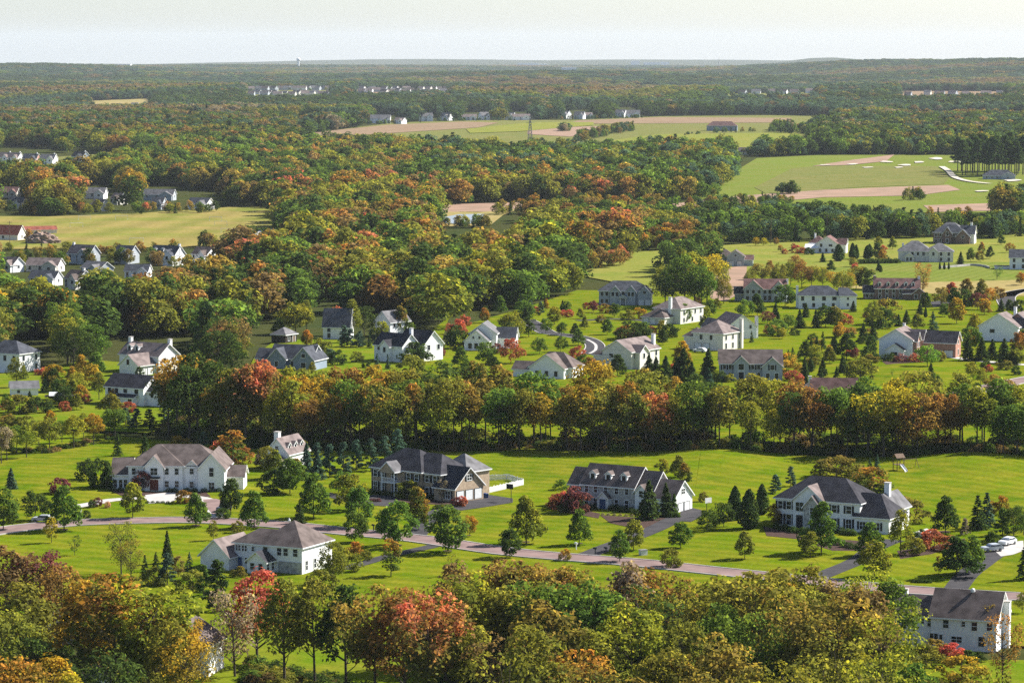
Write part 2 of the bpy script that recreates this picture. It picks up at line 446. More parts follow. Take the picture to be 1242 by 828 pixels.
def pine(name, seed, H=16.0, R=3.2, base=.35, leaf=.5):
    """A bare-stemmed pine: tufts at branch ends in loose tiers."""
    rng = np.random.default_rng(seed); rnd = random.Random(seed); C, N = [], []
    mb = MB(); mb.tube([(0, 0, -.4), (0, 0, H * .5), (0, 0, H * .97)], [.24, .17, .04], 6)
    for i in range(34):
        t = i / 33; z = H * (base + (1 - base) * t); l = R * (1 - t) ** .6 * rnd.uniform(.6, 1.15) + .3; th = rnd.uniform(0, 6.28)
        e = np.array([math.cos(th) * l, math.sin(th) * l, z + .12 * l])
        if i % 2 == 0: mb.tube([(0, 0, z - .2), tuple(e)], [.06, .02], 4, cap=False)
        for w in (1.0, .62):
            k = 34; d = ball_dirs(k, rng, .3); C.append(e * np.array([w, w, 1]) + d * rng.uniform(.3, 1.05, (k, 1)) * np.array([1, 1, .55])); N.append(d)
    C = np.concatenate(C); N = np.concatenate(N)
    return mb.mesh(name + '_trunk', [BARK]), leaves_mesh(name + '_crown', C, N, leaf, rng, H, NEEDLE, H * base, stretch=1.6)

def columnar(name, seed, H=6.5, R=1.5, leaf=.3, k=2400, power=1.5):
    rng = np.random.default_rng(seed)
    t = rng.uniform(.02, 1, k); prof = np.minimum(1, (t * 5) ** .6) * (1 - t ** power) ** .62 + .02
    th = rng.uniform(0, 6.283, k); r = R * prof * (rng.uniform(.55, 1.06, k) + .10 * np.sin(th * 3 + t * 9))
    C = np.stack([r * np.cos(th), r * np.sin(th), t * H], 1)
    N = np.stack([np.cos(th), np.sin(th), .35 + 0 * th], 1)
    mb = MB(); mb.tube([(0, 0, -.3), (0, 0, H * .8)], [.12, .03], 6)
    return mb.mesh(name + '_trunk', [BARK]), leaves_mesh(name + '_crown', C, N, leaf, rng, H, NEEDLE, 0, up_bias=.2, stretch=1.4)

def bush(name, seed, H=1.6, R=1.3, leaf=.22, k=520, material=None):
    rng = np.random.default_rng(seed)
    d = ball_dirs(k, rng, .3); d[:, 2] = np.abs(d[:, 2])
    lum = 1 + .22 * np.sin(d[:, :1] * 4 + seed) * np.cos(d[:, 1:2] * 4 + seed)
    C = d * np.array([R, R, H]) * rng.uniform(.5, 1.04, (k, 1)) ** .5 * lum
    C[:, 2] = np.maximum(C[:, 2], .05)
    return None, leaves_mesh(name + '_crown', C, d, leaf, rng, H, material or LEAF, 0)

PROTO = {}
def protos():
    P = PROTO
    P['broad'] = [broadleaf('broad', 100 + i, H=18, R=[6.0, 5.2, 6.8, 5.6, 6.2, 5.0, 6.4, 5.6][i], base=[.26, .34, .22, .3, .36, .3, .28, .32][i],
                            form=['round', 'oval', 'round', 'vase', 'vase', 'oval', 'round', 'pyramid'][i], ncl=[96, 78, 104, 84, 88, 72, 98, 80][i], per=40, leaf=.50, clr=(.055, .115), limbs=28) for i in range(8)]
    P['thin'] = [broadleaf('thin', 150 + i, H=16, R=5.0, base=.2, form='vase', ncl=56, per=36, leaf=.38, limbs=40, clr=(.07, .12), trunk_r=.24) for i in range(3)]
    P['tall'] = [broadleaf('tall', 170 + i, H=19, R=4.3, base=.38, form=['oval', 'vase', 'oval', 'round'][i], ncl=62, per=40, leaf=.54, limbs=26, clr=(.055, .11), trunk_r=.25) for i in range(4)]
    P['young'] = [broadleaf('young', 200 + i, H=9, R=[3.1, 2.8, 3.3, 2.9, 3.4][i], base=.15, ncl=62, per=56, leaf=.38, form=['pyramid', 'oval', 'pyramid', 'oval', 'round'][i],
                            limbs=10, clr=(.075, .125), trunk_r=.12) for i in range(5)]
    P['lolly'] = [broadleaf('lolly', 230 + i, H=7, R=2.7, base=.22, ncl=34, per=80, leaf=.3, form='round', limbs=8, clr=(.11, .17), trunk_r=.10) for i in range(3)]
    P['slim'] = [broadleaf('slim', 250 + i, H=8, R=1.5, base=.14, ncl=30, per=48, leaf=.3, form='oval', limbs=6, clr=(.07, .11), trunk_r=.09) for i in range(2)]
    P['spindly'] = [broadleaf('spindly', 260 + i, H=7, R=2.2, base=.2, ncl=24, per=20, leaf=.28, form='vase', limbs=20, clr=(.07, .12), trunk_r=.09) for i in range(2)]
    P['spruce'] = [conifer('spruce', 300 + i, R=[3.7, 3.3, 4.2][i], per=12, q=11, leaf=.5) for i in range(3)]
    P['fir'] = [conifer('fir', 320 + i, H=10, R=3.9, layers=18, per=16, q=12, open_=.03, dro=.15, leaf=.5, taper=.8) for i in range(2)]
    P['pine'] = [pine('pine', 340 + i) for i in range(3)]
    P['softpine'] = [pine('softpine', 350 + i, H=12, R=3.4, base=.06, leaf=.5) for i in range(3)]
    P['column'] = [columnar('column', 360 + i, R=[1.5, 1.2, 1.8][i]) for i in range(3)]
    P['bush'] = [bush('bush', 380 + i) for i in range(4)]
    P['bigbush'] = [broadleaf('bigbush', 400 + i, H=4.5, R=2.6, base=.04, ncl=30, per=70, leaf=.3, form='round', limbs=8, clr=(.13, .2), trunk_r=.08) for i in range(3)]
    # lighter shapes for the woods that run back to the horizon
    P['far'] = [broadleaf('far', 500 + i, H=15, R=[5.6, 5.0, 6.2, 5.2, 4.6, 5.8][i], base=.16, ncl=[22, 20, 26, 20, 18, 24][i], per=60, leaf=.85, limbs=0,
                          form=['round', 'oval', 'round', 'vase', 'oval', 'round'][i], clr=(.13, .2)) for i in range(6)]
    P['farpine'] = [conifer('farpine', 530 + i, H=15, R=3.8, leaf=1.3, layers=11, per=8, q=5) for i in range(2)]

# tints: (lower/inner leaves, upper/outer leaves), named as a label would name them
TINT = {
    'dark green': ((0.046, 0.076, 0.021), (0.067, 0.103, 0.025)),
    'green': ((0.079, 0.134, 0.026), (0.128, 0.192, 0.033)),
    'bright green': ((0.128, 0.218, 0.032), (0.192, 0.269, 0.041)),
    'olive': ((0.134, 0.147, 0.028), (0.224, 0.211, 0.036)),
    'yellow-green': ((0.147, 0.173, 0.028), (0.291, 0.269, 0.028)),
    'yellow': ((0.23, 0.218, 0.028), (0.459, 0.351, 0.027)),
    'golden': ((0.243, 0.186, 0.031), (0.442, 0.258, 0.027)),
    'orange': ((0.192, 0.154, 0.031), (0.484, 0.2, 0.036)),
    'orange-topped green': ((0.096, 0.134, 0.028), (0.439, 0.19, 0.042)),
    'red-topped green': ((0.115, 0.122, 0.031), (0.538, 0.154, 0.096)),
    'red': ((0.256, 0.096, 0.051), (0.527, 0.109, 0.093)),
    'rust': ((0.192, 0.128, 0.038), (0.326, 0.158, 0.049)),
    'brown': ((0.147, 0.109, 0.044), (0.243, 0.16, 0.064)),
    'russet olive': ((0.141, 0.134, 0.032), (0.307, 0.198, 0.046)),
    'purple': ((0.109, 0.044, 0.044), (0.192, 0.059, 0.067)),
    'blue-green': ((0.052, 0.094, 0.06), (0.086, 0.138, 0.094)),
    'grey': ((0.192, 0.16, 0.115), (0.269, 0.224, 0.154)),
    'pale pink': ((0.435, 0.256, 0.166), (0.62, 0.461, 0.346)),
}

NUM = 'zero one two three four five six seven eight nine ten eleven twelve thirteen fourteen fifteen sixteen seventeen eighteen nineteen twenty'.split() + \
      ['twenty-' + w for w in 'one two three four five six seven eight nine'.split()] + ['thirty'] + ['thirty-' + w for w in 'one two three four five six seven eight nine'.split()] + ['forty']
ORD = ' first second third fourth fifth sixth seventh eighth ninth tenth eleventh twelfth thirteenth fourteenth fifteenth sixteenth seventeenth eighteenth nineteenth twentieth'.split(' ') + \
      ['twenty-' + w for w in 'first second third fourth fifth sixth seventh eighth ninth'.split()] + ['thirtieth'] + ['thirty-' + w for w in 'first second third fourth fifth sixth seventh eighth ninth'.split()] + ['fortieth']

PLANTED = []      # (root, screen x, base label, group)
KIND = {'broad': 'broadleaf_tree', 'thin': 'broadleaf_tree', 'tall': 'broadleaf_tree', 'young': 'young_tree', 'lolly': 'young_tree', 'slim': 'young_tree', 'spindly': 'young_tree',
        'spruce': 'spruce_tree', 'fir': 'fir_tree', 'pine': 'pine_tree', 'softpine': 'pine_tree', 'column': 'columnar_evergreen', 'bush': 'shrub', 'bigbush': 'shrub'}
LOOK = {'broad': 'tree', 'thin': 'sparse tree', 'tall': 'tall tree', 'young': 'young tree', 'lolly': 'round tree', 'slim': 'slender tree', 'spindly': 'thin-crowned tree',
        'spruce': 'spruce', 'fir': 'conical evergreen', 'pine': 'bare-stemmed pine', 'softpine': 'soft-needled pine', 'column': 'columnar evergreen', 'bush': 'low shrub', 'bigbush': 'tall shrub'}
NOMINAL = {'broad': 18, 'thin': 16, 'tall': 19, 'young': 9, 'lolly': 7, 'slim': 8, 'spindly': 7, 'spruce': 12, 'fir': 10, 'pine': 16, 'softpine': 12, 'column': 6.5, 'bush': 1.6, 'bigbush': 4.5}
COUNT = {}

def plant(x, y, h, kind, tint, where, group, wide=1.0, jit=.12):
    """A tree or shrub standing at ground point x, y, h metres tall."""
    lst = PROTO[kind]; tr, cr = lst[random.randrange(len(lst))]
    s = h / NOMINAL[kind]; w = s * wide * random.uniform(.93, 1.07)
    z = T(x, y)
    j = random.uniform(1 - jit, 1 + jit); hue = random.uniform(-jit, jit)
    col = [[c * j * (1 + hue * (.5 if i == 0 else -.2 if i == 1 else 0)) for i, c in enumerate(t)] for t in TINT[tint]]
    name = KIND[kind]; COUNT[name] = COUNT.get(name, 0) + 1
    rz = random.uniform(0, 6.28)
    if tr is None:
        root = bpy.data.objects.new(name, cr); COL.objects.link(root); crown = root
    else:
        root = bpy.data.objects.new(name, None); COL.objects.link(root); root.empty_display_size = .3
        t = bpy.data.objects.new('trunk', tr); COL.objects.link(t); t.parent = root
        crown = bpy.data.objects.new('crown', cr); COL.objects.link(crown); crown.parent = root
    root.location = (x, y, z); root.rotation_euler = (0, 0, rz); root.scale = (w, w, s)
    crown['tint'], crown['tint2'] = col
    tag(root, None, 'shrub' if name == 'shrub' else 'tree', group)
    PLANTED.append([root, to_px(x, y, z)[0], f'{tint} {LOOK[kind]} {where}'])
    return root

def plant_px(px, py, hpx, kind, tint, where, group, wide=1.0, **kw):
    p, t = ground_at(px, py)
    return plant(p.x, p.y, hpx * t / FPX / .985, kind, tint, where, group, wide, **kw)

def label_plants():
    """Same look and same spot: told apart by their order from the left."""
    by = {}
    for r in PLANTED: by.setdefault(r[2], []).append(r)
    for lab, rows in by.items():
        rows.sort(key=lambda r: r[1]); n = len(rows)
        for i, r in enumerate(rows):
            if n == 1: s = lab
            elif n == 2: s = lab + (', the left one', ', the right one')[i]
            elif n <= 40: s = lab + (', leftmost of ' + NUM[n] if i == 0 else ', rightmost of ' + NUM[n] if i == n - 1 else f', {ORD[i + 1]} from left of {NUM[n]}')
            else: s = lab
            r[0]['label'] = s

# ------------------------------------------------------------------ houses
class House:
    """Blocks with roofs, set at a photo pixel and turned by yaw; x runs along the front, y to the back."""
    def __init__(s, label, px, py, yaw, wall='white_siding', roof='brown_shingle', detail=2, group='houses of the subdivision', name='house', cat='house', loc=None):
        p = Vector((*loc, 0)) if loc else ground_at(px, py)[0]
        p.z = T(p.x, p.y)
        s.root = tag(empty(name, p, D2R(yaw)), label, cat, group); s.wall, s.roof, s.detail, s.B = wall, roof, detail, []
    def block(s, x0, x1, y0, y1, h, roof='gable_x', rh=3.0, z0=-.6, wall=None, rm=None, oh=.45, hipl=True, hipr=True):
        i = len(s.B); e = .012 * i                                      # keeps crossing faces off one plane
        x0, x1, y0, y1 = x0 - e, x1 + e, y0 - e, y1 + e
        s.B.append((x0, x1, y0, y1, h, roof, rh))
        xm, ym = (x0 + x1) / 2, (y0 + y1) / 2
        mb = MB(); a = [(x0, y0), (x1, y0), (x1, y1), (x0, y1)]
        for k in range(4):
            p, q = a[k], a[(k + 1) % 4]
            pts = [(*p, z0), (*q, z0), (*q, h), (*p, h)]
            if roof == 'gable_x' and k in (1, 3): pts.insert(3, (p[0], ym, h + rh))
            if roof == 'gable_y' and k in (0, 2): pts.insert(3, (xm, p[1], h + rh))
            mb.face(pts)
        mb.face([(*p, h - .05) for p in a])
        mb.build('wall', wall or s.wall, s.root)
        th = .24; r = MB()
        def slab(top, roofi=0):
            """A roof plane with thickness; edges in white trim."""
            t = [Vector(p) for p in top]; b = [p - Vector((0, 0, th)) for p in t]
            r.face(t, 0); r.face(list(reversed(b)), 1)
            for k in range(len(t)):
                k2 = (k + 1) % len(t); r.face([b[k], b[k2], t[k2], t[k]], 1)
        u = .16
        if roof == 'gable_x':
            g = oh * rh / ((y1 - y0) / 2); zt = h + rh + u; ze = h - g + u
            slab([(x0 - oh, y0 - oh, ze), (x1 + oh, y0 - oh, ze), (x1 + oh, ym, zt), (x0 - oh, ym, zt)])
            slab([(x1 + oh, y1 + oh, ze), (x0 - oh, y1 + oh, ze), (x0 - oh, ym, zt), (x1 + oh, ym, zt)])
        elif roof == 'gable_y':
            g = oh * rh / ((x1 - x0) / 2); zt = h + rh + u; ze = h - g + u
            slab([(x0 - oh, y1 + oh, ze), (x0 - oh, y0 - oh, ze), (xm, y0 - oh, zt), (xm, y1 + oh, zt)])
            slab([(x1 + oh, y0 - oh, ze), (x1 + oh, y1 + oh, ze), (xm, y1 + oh, zt), (xm, y0 - oh, zt)])
        elif roof in ('hip', 'hip_y'):
            ze = h - .1 + u; zt = h + rh + u; X0, X1, Y0, Y1 = x0 - oh, x1 + oh, y0 - oh, y1 + oh
            if roof == 'hip':
                ins = min((Y1 - Y0) / 2, (X1 - X0) / 2 - .05)
                L = (X0 + (ins if hipl else 0), ym, zt); R = (X1 - (ins if hipr else 0), ym, zt)
                pl = [[(X0, Y0, ze), (X1, Y0, ze), R, L], [(X1, Y1, ze), (X0, Y1, ze), L, R], [(X1, Y0, ze), (X1, Y1, ze), R], [(X0, Y1, ze), (X0, Y0, ze), L]]
            else:
                ins = min((X1 - X0) / 2, (Y1 - Y0) / 2 - .05); L = (xm, Y0 + ins, zt); R = (xm, Y1 - ins, zt)
                pl = [[(X1, Y0, ze), (X1, Y1, ze), R, L], [(X0, Y1, ze), (X0, Y0, ze), L, R], [(X0, Y0, ze), (X1, Y0, ze), L], [(X1, Y1, ze), (X0, Y1, ze), R]]
            for p in pl: slab(p)
        elif roof == 'lean':
            slab([(x0 - oh, y0 - oh, h + .1), (x1 + oh, y0 - oh, h + .1), (x1 + oh, y1, h + rh), (x0 - oh, y1, h + rh)])
        elif roof == 'flat':
            slab([(x0 - oh, y0 - oh, h + u), (x1 + oh, y0 - oh, h + u), (x1 + oh, y1 + oh, h + u), (x0 - oh, y1 + oh, h + u)])
        r.build('roof', [rm or s.roof, 'white_trim'], s.root)
        return i
    def _frame(s, bi, face):
        x0, x1, y0, y1 = s.B[bi][:4]
        return {'f': (Vector((0, y0, 0)), Vector((1, 0, 0)), Vector((0, -1, 0))), 'b': (Vector((0, y1, 0)), Vector((-1, 0, 0)), Vector((0, 1, 0))),
                'r': (Vector((x1, 0, 0)), Vector((0, 1, 0)), Vector((1, 0, 0))), 'l': (Vector((x0, 0, 0)), Vector((0, -1, 0)), Vector((-1, 0, 0)))}[face]
    def _panel(s, name, bi, face, u, z, w, h, m, t0, t1, parent, bars=()):
        O, U, N = s._frame(bi, face); Z = Vector((0, 0, 1)); sg = 1 if U.x + U.y > 0 else -1
        M = Matrix((( U.x * sg, N.x, 0, O.x), (U.y * sg, N.y, 0, O.y), (0, 0, 1, 0), (0, 0, 0, 1)))
        mb = MB()
        if bars:
            for (a0, a1, b0, b1) in bars: mb.box(u + a0, u + a1, t0, t1, z + b0, z + b1, 0, M)
        else: mb.box(u - w / 2, u + w / 2, t0, t1, z - h / 2, z + h / 2, 0, M)
        me = mb.mesh(name, m)
        bm = bmesh.new(); bm.from_mesh(me); bmesh.ops.recalc_face_normals(bm, faces=bm.faces[:]); bm.to_mesh(me); bm.free()
        o = bpy.data.objects.new(name, me); COL.objects.link(o); o.parent = parent
        return o
    def win(s, bi, face, u, z, w=1.1, h=1.6, shut=None, frame='white_trim', arch=False):
        e = .11
        bars = [(-w / 2 - e, w / 2 + e, h / 2, h / 2 + e), (-w / 2 - e, w / 2 + e, -h / 2 - e, -h / 2), (-w / 2 - e, -w / 2, -h / 2, h / 2), (w / 2, w / 2 + e, -h / 2, h / 2)]
        if s.detail > 1:
            bars += [(-w / 2, w / 2, -.035, .035)]
            k = max(1, round(w / .75))
            for j in range(1, k): bars.append((-w / 2 + w * j / k - .03, -w / 2 + w * j / k + .03, -h / 2, h / 2))
        f = s._panel('window', bi, face, u, z, w, h, frame, .0, .09, s.root, bars)
        s._panel('pane', bi, face, u, z, w, h, 'window_glass', -.02, .035, f)
        if shut:
            for sg in (-1, 1): s._panel('shutter', bi, face, u + sg * (w / 2 + .36), z, .42, h + .15, shut, .01, .07, s.root)
        return f
    def row(s, bi, face, u0, u1, n, z, w=1.1, h=1.6, **k):
        for i in range(n): s.win(bi, face, u0 + (u1 - u0) * (i / (n - 1) if n > 1 else .5), z, w, h, **k)
    def door(s, bi, face, u, w=1.1, h=2.2, m='dark_paint'):
        d = s._panel('door', bi, face, u, h / 2 + .1, w, h, m, .02, .08, s.root)
        s._panel('door_frame', bi, face, u, 0, w, h, 'white_trim', .0, .11, d, [(-w / 2 - .16, -w / 2, .1, h + .3), (w / 2, w / 2 + .16, .1, h + .3), (-w / 2, w / 2, h + .1, h + .3)])
    def garage(s, bi, face, us, w=2.6, h=2.2, m='garage_white'):
        for u in us:
            d = s._panel('garage_door', bi, face, u, h / 2 + .05, w, h, m, .02, .06, s.root)
            s._panel('door_frame', bi, face, u, 0, w, h, 'dark_paint', .0, .10, d, [(-w / 2 - .08, -w / 2, .05, h + .13), (w / 2, w / 2 + .08, .05, h + .13), (-w / 2, w / 2, h + .05, h + .13)])
    def chimney(s, x, y, z1, w=.95, d=.8, z0=-.4, m='white_siding'):
        mb = MB(); mb.box(x - w / 2, x + w / 2, y - d / 2, y + d / 2, z0, z1)
        c = mb.build('chimney', m, s.root); k = MB(); k.box(x - w / 2 - .1, x + w / 2 + .1, y - d / 2 - .1, y + d / 2 + .1, z1, z1 + .18); k.build('chimney_cap', 'concrete', c)
    def dormer(s, x, y, z, w=1.5, h=1.6, back=2.6, wall=None, face='f'):
        """A gabled dormer whose front stands at (x, y), sill at height z; face f looks to the front, r to the right."""
        if face == 'f': P = lambda u, v, q: (x + u, y + v, q)
        elif face == 'r': P = lambda u, v, q: (x - v, y + u, q)
        else: P = lambda u, v, q: (x + v, y - u, q)
        mb = MB(); rh = w * .42
        mb.face([P(-w / 2, 0, z), P(w / 2, 0, z), P(w / 2, 0, z + h), P(0, 0, z + h + rh), P(-w / 2, 0, z + h)])
        for sg in (-1, 1): mb.face([P(sg * w / 2, 0, z), P(sg * w / 2, back, z), P(sg * w / 2, back, z + h), P(sg * w / 2, 0, z + h)])
        d = mb.build('dormer', wall or 'white_siding', s.root)
        r = MB(); o = .2; up = Vector((0, 0, .16))
        for sg in (-1, 1):
            t = [Vector(P(sg * (w / 2 + o), -o, z + h - o * .8)), Vector(P(sg * (w / 2 + o), back, z + h - o * .8)), Vector(P(0, back, z + h + rh)), Vector(P(0, -o, z + h + rh))]
            r.face([p + up for p in t], 0); r.face(t, 1)
            for k in range(4): r.face([t[k], t[(k + 1) % 4], t[(k + 1) % 4] + up, t[k] + up], 1)
        r.build('dormer_roof', [s.roof, 'white_trim'], d)
        g = MB(); ww = w * .58
        g.face([P(-ww / 2, -.04, z + .25), P(ww / 2, -.04, z + .25), P(ww / 2, -.04, z + h), P(-ww / 2, -.04, z + h)], 0)
        g.build('window', 'window_glass', d)
    def portico(s, x0, x1, y0, y1, h, n=2, roofh=1.2, bal=None, rm=None):
        """Columns carrying a small gabled roof."""
        for i in range(n):
            x = x0 + (x1 - x0) * i / (n - 1)
            mb = MB(); mb.tube([(x, y0, -.4), (x, y0, h)], [.17, .15], 10); mb.build('column', 'white_trim', s.root)
        if bal:
            mb = MB(); mb.box(x0, x1, y0 - .1, y1, bal - .22, bal); mb.box(x0, x1, y0 - .08, y0 - .02, bal + .85, bal + .95)
            k = int((x1 - x0) / .3)
            for i in range(k + 1):
                x = x0 + (x1 - x0) * i / k; mb.box(x - .03, x + .03, y0 - .08, y0 - .02, bal, bal + .85)
            mb.build('balcony', 'white_trim', s.root)
        s.block(x0 - .25, x1 + .25, y0 - .2, y1, h + .45, 'gable_y', roofh, z0=h, oh=.3, rm=rm)
# ------------------------------------------------------------------ photo crops: (left, top, zoom) -> pixels
CROP = {'A': (110, 520, 6.52), 'B': (430, 520, 5.63), 'C': (660, 540, 5.63), 'D': (920, 550, 5.63), 'E': (220, 610, 6.21), 'F': (1060, 695, 6.82),
        'ma': (0, 400, 5.4), 'mb': (290, 350, 5.4), 'mc': (540, 370, 6.52), 'md': (700, 330, 6.37), 'me': (820, 330, 5.4), 'mf': (1030, 330, 5.41),
        'mg': (860, 255, 5.914), 'mh': (1040, 255, 5.914), 'z1': (0, 480, 2.957), 'z2': (410, 480, 2.957), 'z3': (822, 480, 2.957),
        'z4': (0, 270, 2.957), 'z5': (410, 270, 2.957), 'z6': (822, 270, 2.957), 'z7': (0, 540, 5.914), 'z8': (1100, 560, 5.176),
        'w1': (0, 608, 2.957), 'w2': (410, 608, 2.957), 'w3': (822, 608, 2.957), 'f1': (0, 280, 4.777), 'f2': (0, 165, 4.283)}
def Q(c, x, y):
    a, b, s = CROP[c]; return a + x / s, b + y / s

CLEAR = []      # (x0, x1, top, base) photo rectangles of houses that stay in sight
def seen(x0, x1, y0, y1): CLEAR.append((x0, x1, y0, y1))

# ------------------------------------------------------------------ the setting
def setting():
    ground_sheet()
    # near lawns, the meadow lawn behind them and the lawns of the middle distance
    sheet('lawn', [(-160, 530), (60, 520), (330, 548), (640, 546), (830, 549), (1100, 556), (1400, 560), (1420, 800), (1100, 770), (800, 735), (420, 762), (180, 778), (-160, 720)], 'lawn_grass', .05)
    sheet('lawn', [(842, 600), (850, 553), (1100, 560), (1400, 566), (1410, 720), (1240, 712), (1080, 702), (1000, 694), (960, 640), (900, 622)], 'east_lawn_grass', .075)
    sheet('lawn', [(180, 860), (230, 745), (300, 735), (420, 750), (700, 790), (1000, 800), (1400, 800), (1450, 1010), (700, 1010), (150, 1000)], 'side_lawn_grass', .04)
    sheet('lawn', [(-160, 520), (-160, 470), (40, 448), (110, 436), (225, 446), (236, 470), (215, 515), (180, 525), (50, 519)], 'side_lawn_grass', .05)
    sheet('lawn', [(530, 432), (560, 395), (640, 372), (700, 352), (800, 352), (860, 340), (960, 322), (1060, 322), (1400, 318), (1420, 560), (1100, 552), (830, 546), (640, 545), (470, 546), (400, 500), (490, 470), (505, 415), (545, 384)], 'lawn_grass', .06, 10)
    sheet('lawn', [(310, 430), (335, 412), (420, 410), (520, 430), (560, 440), (560, 470), (400, 462), (300, 450)], 'side_lawn_grass', .05, 10)
    sheet('meadow', [(1000, 326), (1090, 318), (1400, 318), (1400, 343), (1200, 346), (1010, 340)], 'fairway_grass', .10, 14)
    sheet('meadow', [(690, 332), (720, 306), (840, 300), (960, 292), (1130, 285), (1400, 282), (1400, 320), (1060, 324), (960, 324), (860, 342), (800, 352)], 'meadow_grass', .08, 14)
    sheet('meadow', [(1140, 342), (1400, 336), (1400, 352), (1220, 360), (1120, 356), (1010, 348)], 'dry_grass', .14, 14)
    sheet('meadow', [(860, 342), (880, 325), (906, 322), (904, 352), (880, 366), (862, 362)], 'bare_earth', .12, 10)
    # fields further back
    sheet('sports_field', [(-60, 262), (60, 263), (180, 258), (300, 250), (338, 252), (325, 262), (345, 288), (320, 296), (225, 300), (60, 302), (-60, 303)], 'sports_turf', .2, 25)
    sheet('field_path', [(296, 289), (312, 280), (345, 276), (347, 279), (318, 284), (306, 292)], 'concrete', .3, 25)
    sheet('field', [(-60, 192), (60, 191), (120, 187), (185, 190), (180, 197), (120, 206), (60, 216), (-60, 222)], 'rough_grass', .3, 40)
    sheet('field', [(-60, 203), (50, 200), (85, 201), (60, 206), (-60, 209)], 'fairway_grass', .4, 40)
    sheet('field', [(345, 168), (420, 157), (480, 150), (580, 147), (700, 146), (800, 141), (930, 139), (1010, 140), (1020, 152), (985, 160), (985, 186), (870, 192), (800, 198), (730, 200), (640, 200), (560, 192), (470, 190), (380, 185)], 'rough_grass', .4, 60)
    sheet('ploughed_field', [(365, 163), (470, 153), (560, 149), (605, 150), (580, 156), (500, 161), (420, 166), (370, 168)], 'ploughed_soil', .7, 60)
    sheet('ploughed_field', [(700, 147), (800, 142), (960, 142), (960, 148), (820, 150), (690, 151)], 'ploughed_soil', .7, 60)
    sheet('ploughed_field', [(640, 157), (730, 154), (760, 160), (690, 167), (640, 164)], 'bare_earth', .7, 60)
    sheet('meadow', [(565, 158), (640, 150), (720, 149), (720, 153), (630, 161), (570, 163)], 'meadow_grass', .9, 60)
    sheet('meadow', [(735, 172), (800, 164), (970, 162), (982, 166), (982, 184), (870, 190), (740, 196)], 'meadow_grass', .6, 60)
    sheet('field', [(1090, 140), (1260, 139), (1260, 146), (1100, 148)], 'ploughed_soil', .5, 60)
    for i, c in enumerate(FAR_CLEARINGS): sheet('clearing', c, ('rough_grass', 'ploughed_soil', 'dry_grass')[i % 3], 1.2, 110)
    # golf course and the bare strip in front of it
    sheet('golf_course', [(830, 250), (880, 215), (918, 192), (1000, 188), (1160, 188), (1300, 190), (1300, 262), (1100, 258), (950, 250)], 'fairway_grass', .3, 40)
    sheet('rough', [(915, 228), (960, 205), (990, 202), (1135, 202), (1152, 216), (1145, 224), (1040, 228), (930, 236)], 'rough_grass', .5, 40)
    sheet('sandy_rough', [(985, 202), (1030, 195), (1085, 188), (1075, 196), (1030, 201)], 'bare_earth', .6, 40)
    sheet('dirt_track', [(800, 250), (900, 238), (1000, 231), (1090, 227), (1150, 225), (1165, 231), (1110, 238), (1000, 240), (930, 246), (820, 252)], 'bare_earth', .5, 40)
    sheet('dirt_track', [(528, 249), (640, 246), (720, 246), (800, 247), (790, 252), (650, 253), (535, 262)], 'bare_earth', .5, 40)
    sheet('dirt_patch', [(1120, 250), (1210, 247), (1220, 256), (1130, 258)], 'bare_earth', .5, 40)
    sheet('pond_bank', [(520, 262), (540, 258), (600, 257), (630, 254), (610, 262), (595, 274), (525, 276)], 'dry_grass', .5, 25)
    sheet('pond_water', [(534, 266), (556, 261.5), (588, 261), (586, 267), (590, 272), (536, 273)], 'pond_water', .8, 200)
    for (x, y, a, b) in ((1075, 197, 9, 1.1), (1098, 201, 10, .9), (1114, 197.5, 7, 1.4), (1136, 193, 10, 1.3), (1157, 197, 9, 1.2), (1090, 204, 6, .8), (1034, 200, 8, .8), (1052, 204, 8, .7), (1000, 201, 8, .6), (1228, 220, 12, 1.4), (1190, 233, 10, .9)):
        sheet('sand_bunker', [(x + .8 * a * math.cos(t) * (1 + .25 * math.sin(3 * t + x)), y + .85 * b * math.sin(t) * (1 + .3 * math.sin(2 * t + x))) for t in [6.283 * k / 18 for k in range(18)]], 'bunker_sand', .9, 40)
    strip('cart_path', [(1142, 203), (1150, 208), (1158, 216), (1175, 221), (1200, 224)], 5, 'bunker_sand', 1.0)
    # roads, drives and beds
    R = [(-120, 665), (0, 644), (85, 635), (145, 632.5), (230, 631), (300, 634), (360, 638.5), (420, 645), (511, 654), (613, 669), (714, 678), (782, 683.5), (870, 693), (960, 702), (1086, 714.5), (1228, 723.5), (1340, 729)]
    strip('road', R, 7.4, 'road_surface', .14, 'concrete')
    strip('road', [(637, 388), (650, 395), (665, 404), (690, 407), (712, 412), (722, 420), (716, 430)], 6.0, 'asphalt', .14, 'concrete')
    strip('road', [(700, 389), (725, 388), (752, 387), (790, 390), (800, 394)], 4.5, 'asphalt', .14)
    strip('road', [(1090, 500), (1130, 488), (1153, 481), (1190, 473), (1242, 461), (1330, 445)], 7.4, 'road_surface', .14, 'concrete')
    strip('road', [(1226, 374), (1220, 362), (1230, 355), (1260, 350)], 7.0, 'asphalt', .14, 'concrete')
    strip('path', [(540, 658), (518, 664), (490, 670), (462, 677), (438, 684), (415, 690)], 3.2, 'asphalt', .11)
    strip('driveway', [(598, 603), (572, 609), (548, 614), (528, 622), (515, 636), (505, 650)], 4.0, 'asphalt', .11)
    sheet('driveway', [(552, 607), (570, 601), (592, 598), (622, 602), (622, 607), (590, 613), (560, 618), (546, 617)], 'asphalt', .12)
    sheet('driveway', [(444, 603), (452, 600), (478, 602), (484, 608), (470, 614), (448, 613)], 'asphalt', .12)
    strip('driveway', [(446, 608), (425, 606), (405, 602), (392, 598)], 3.5, 'asphalt', .10)
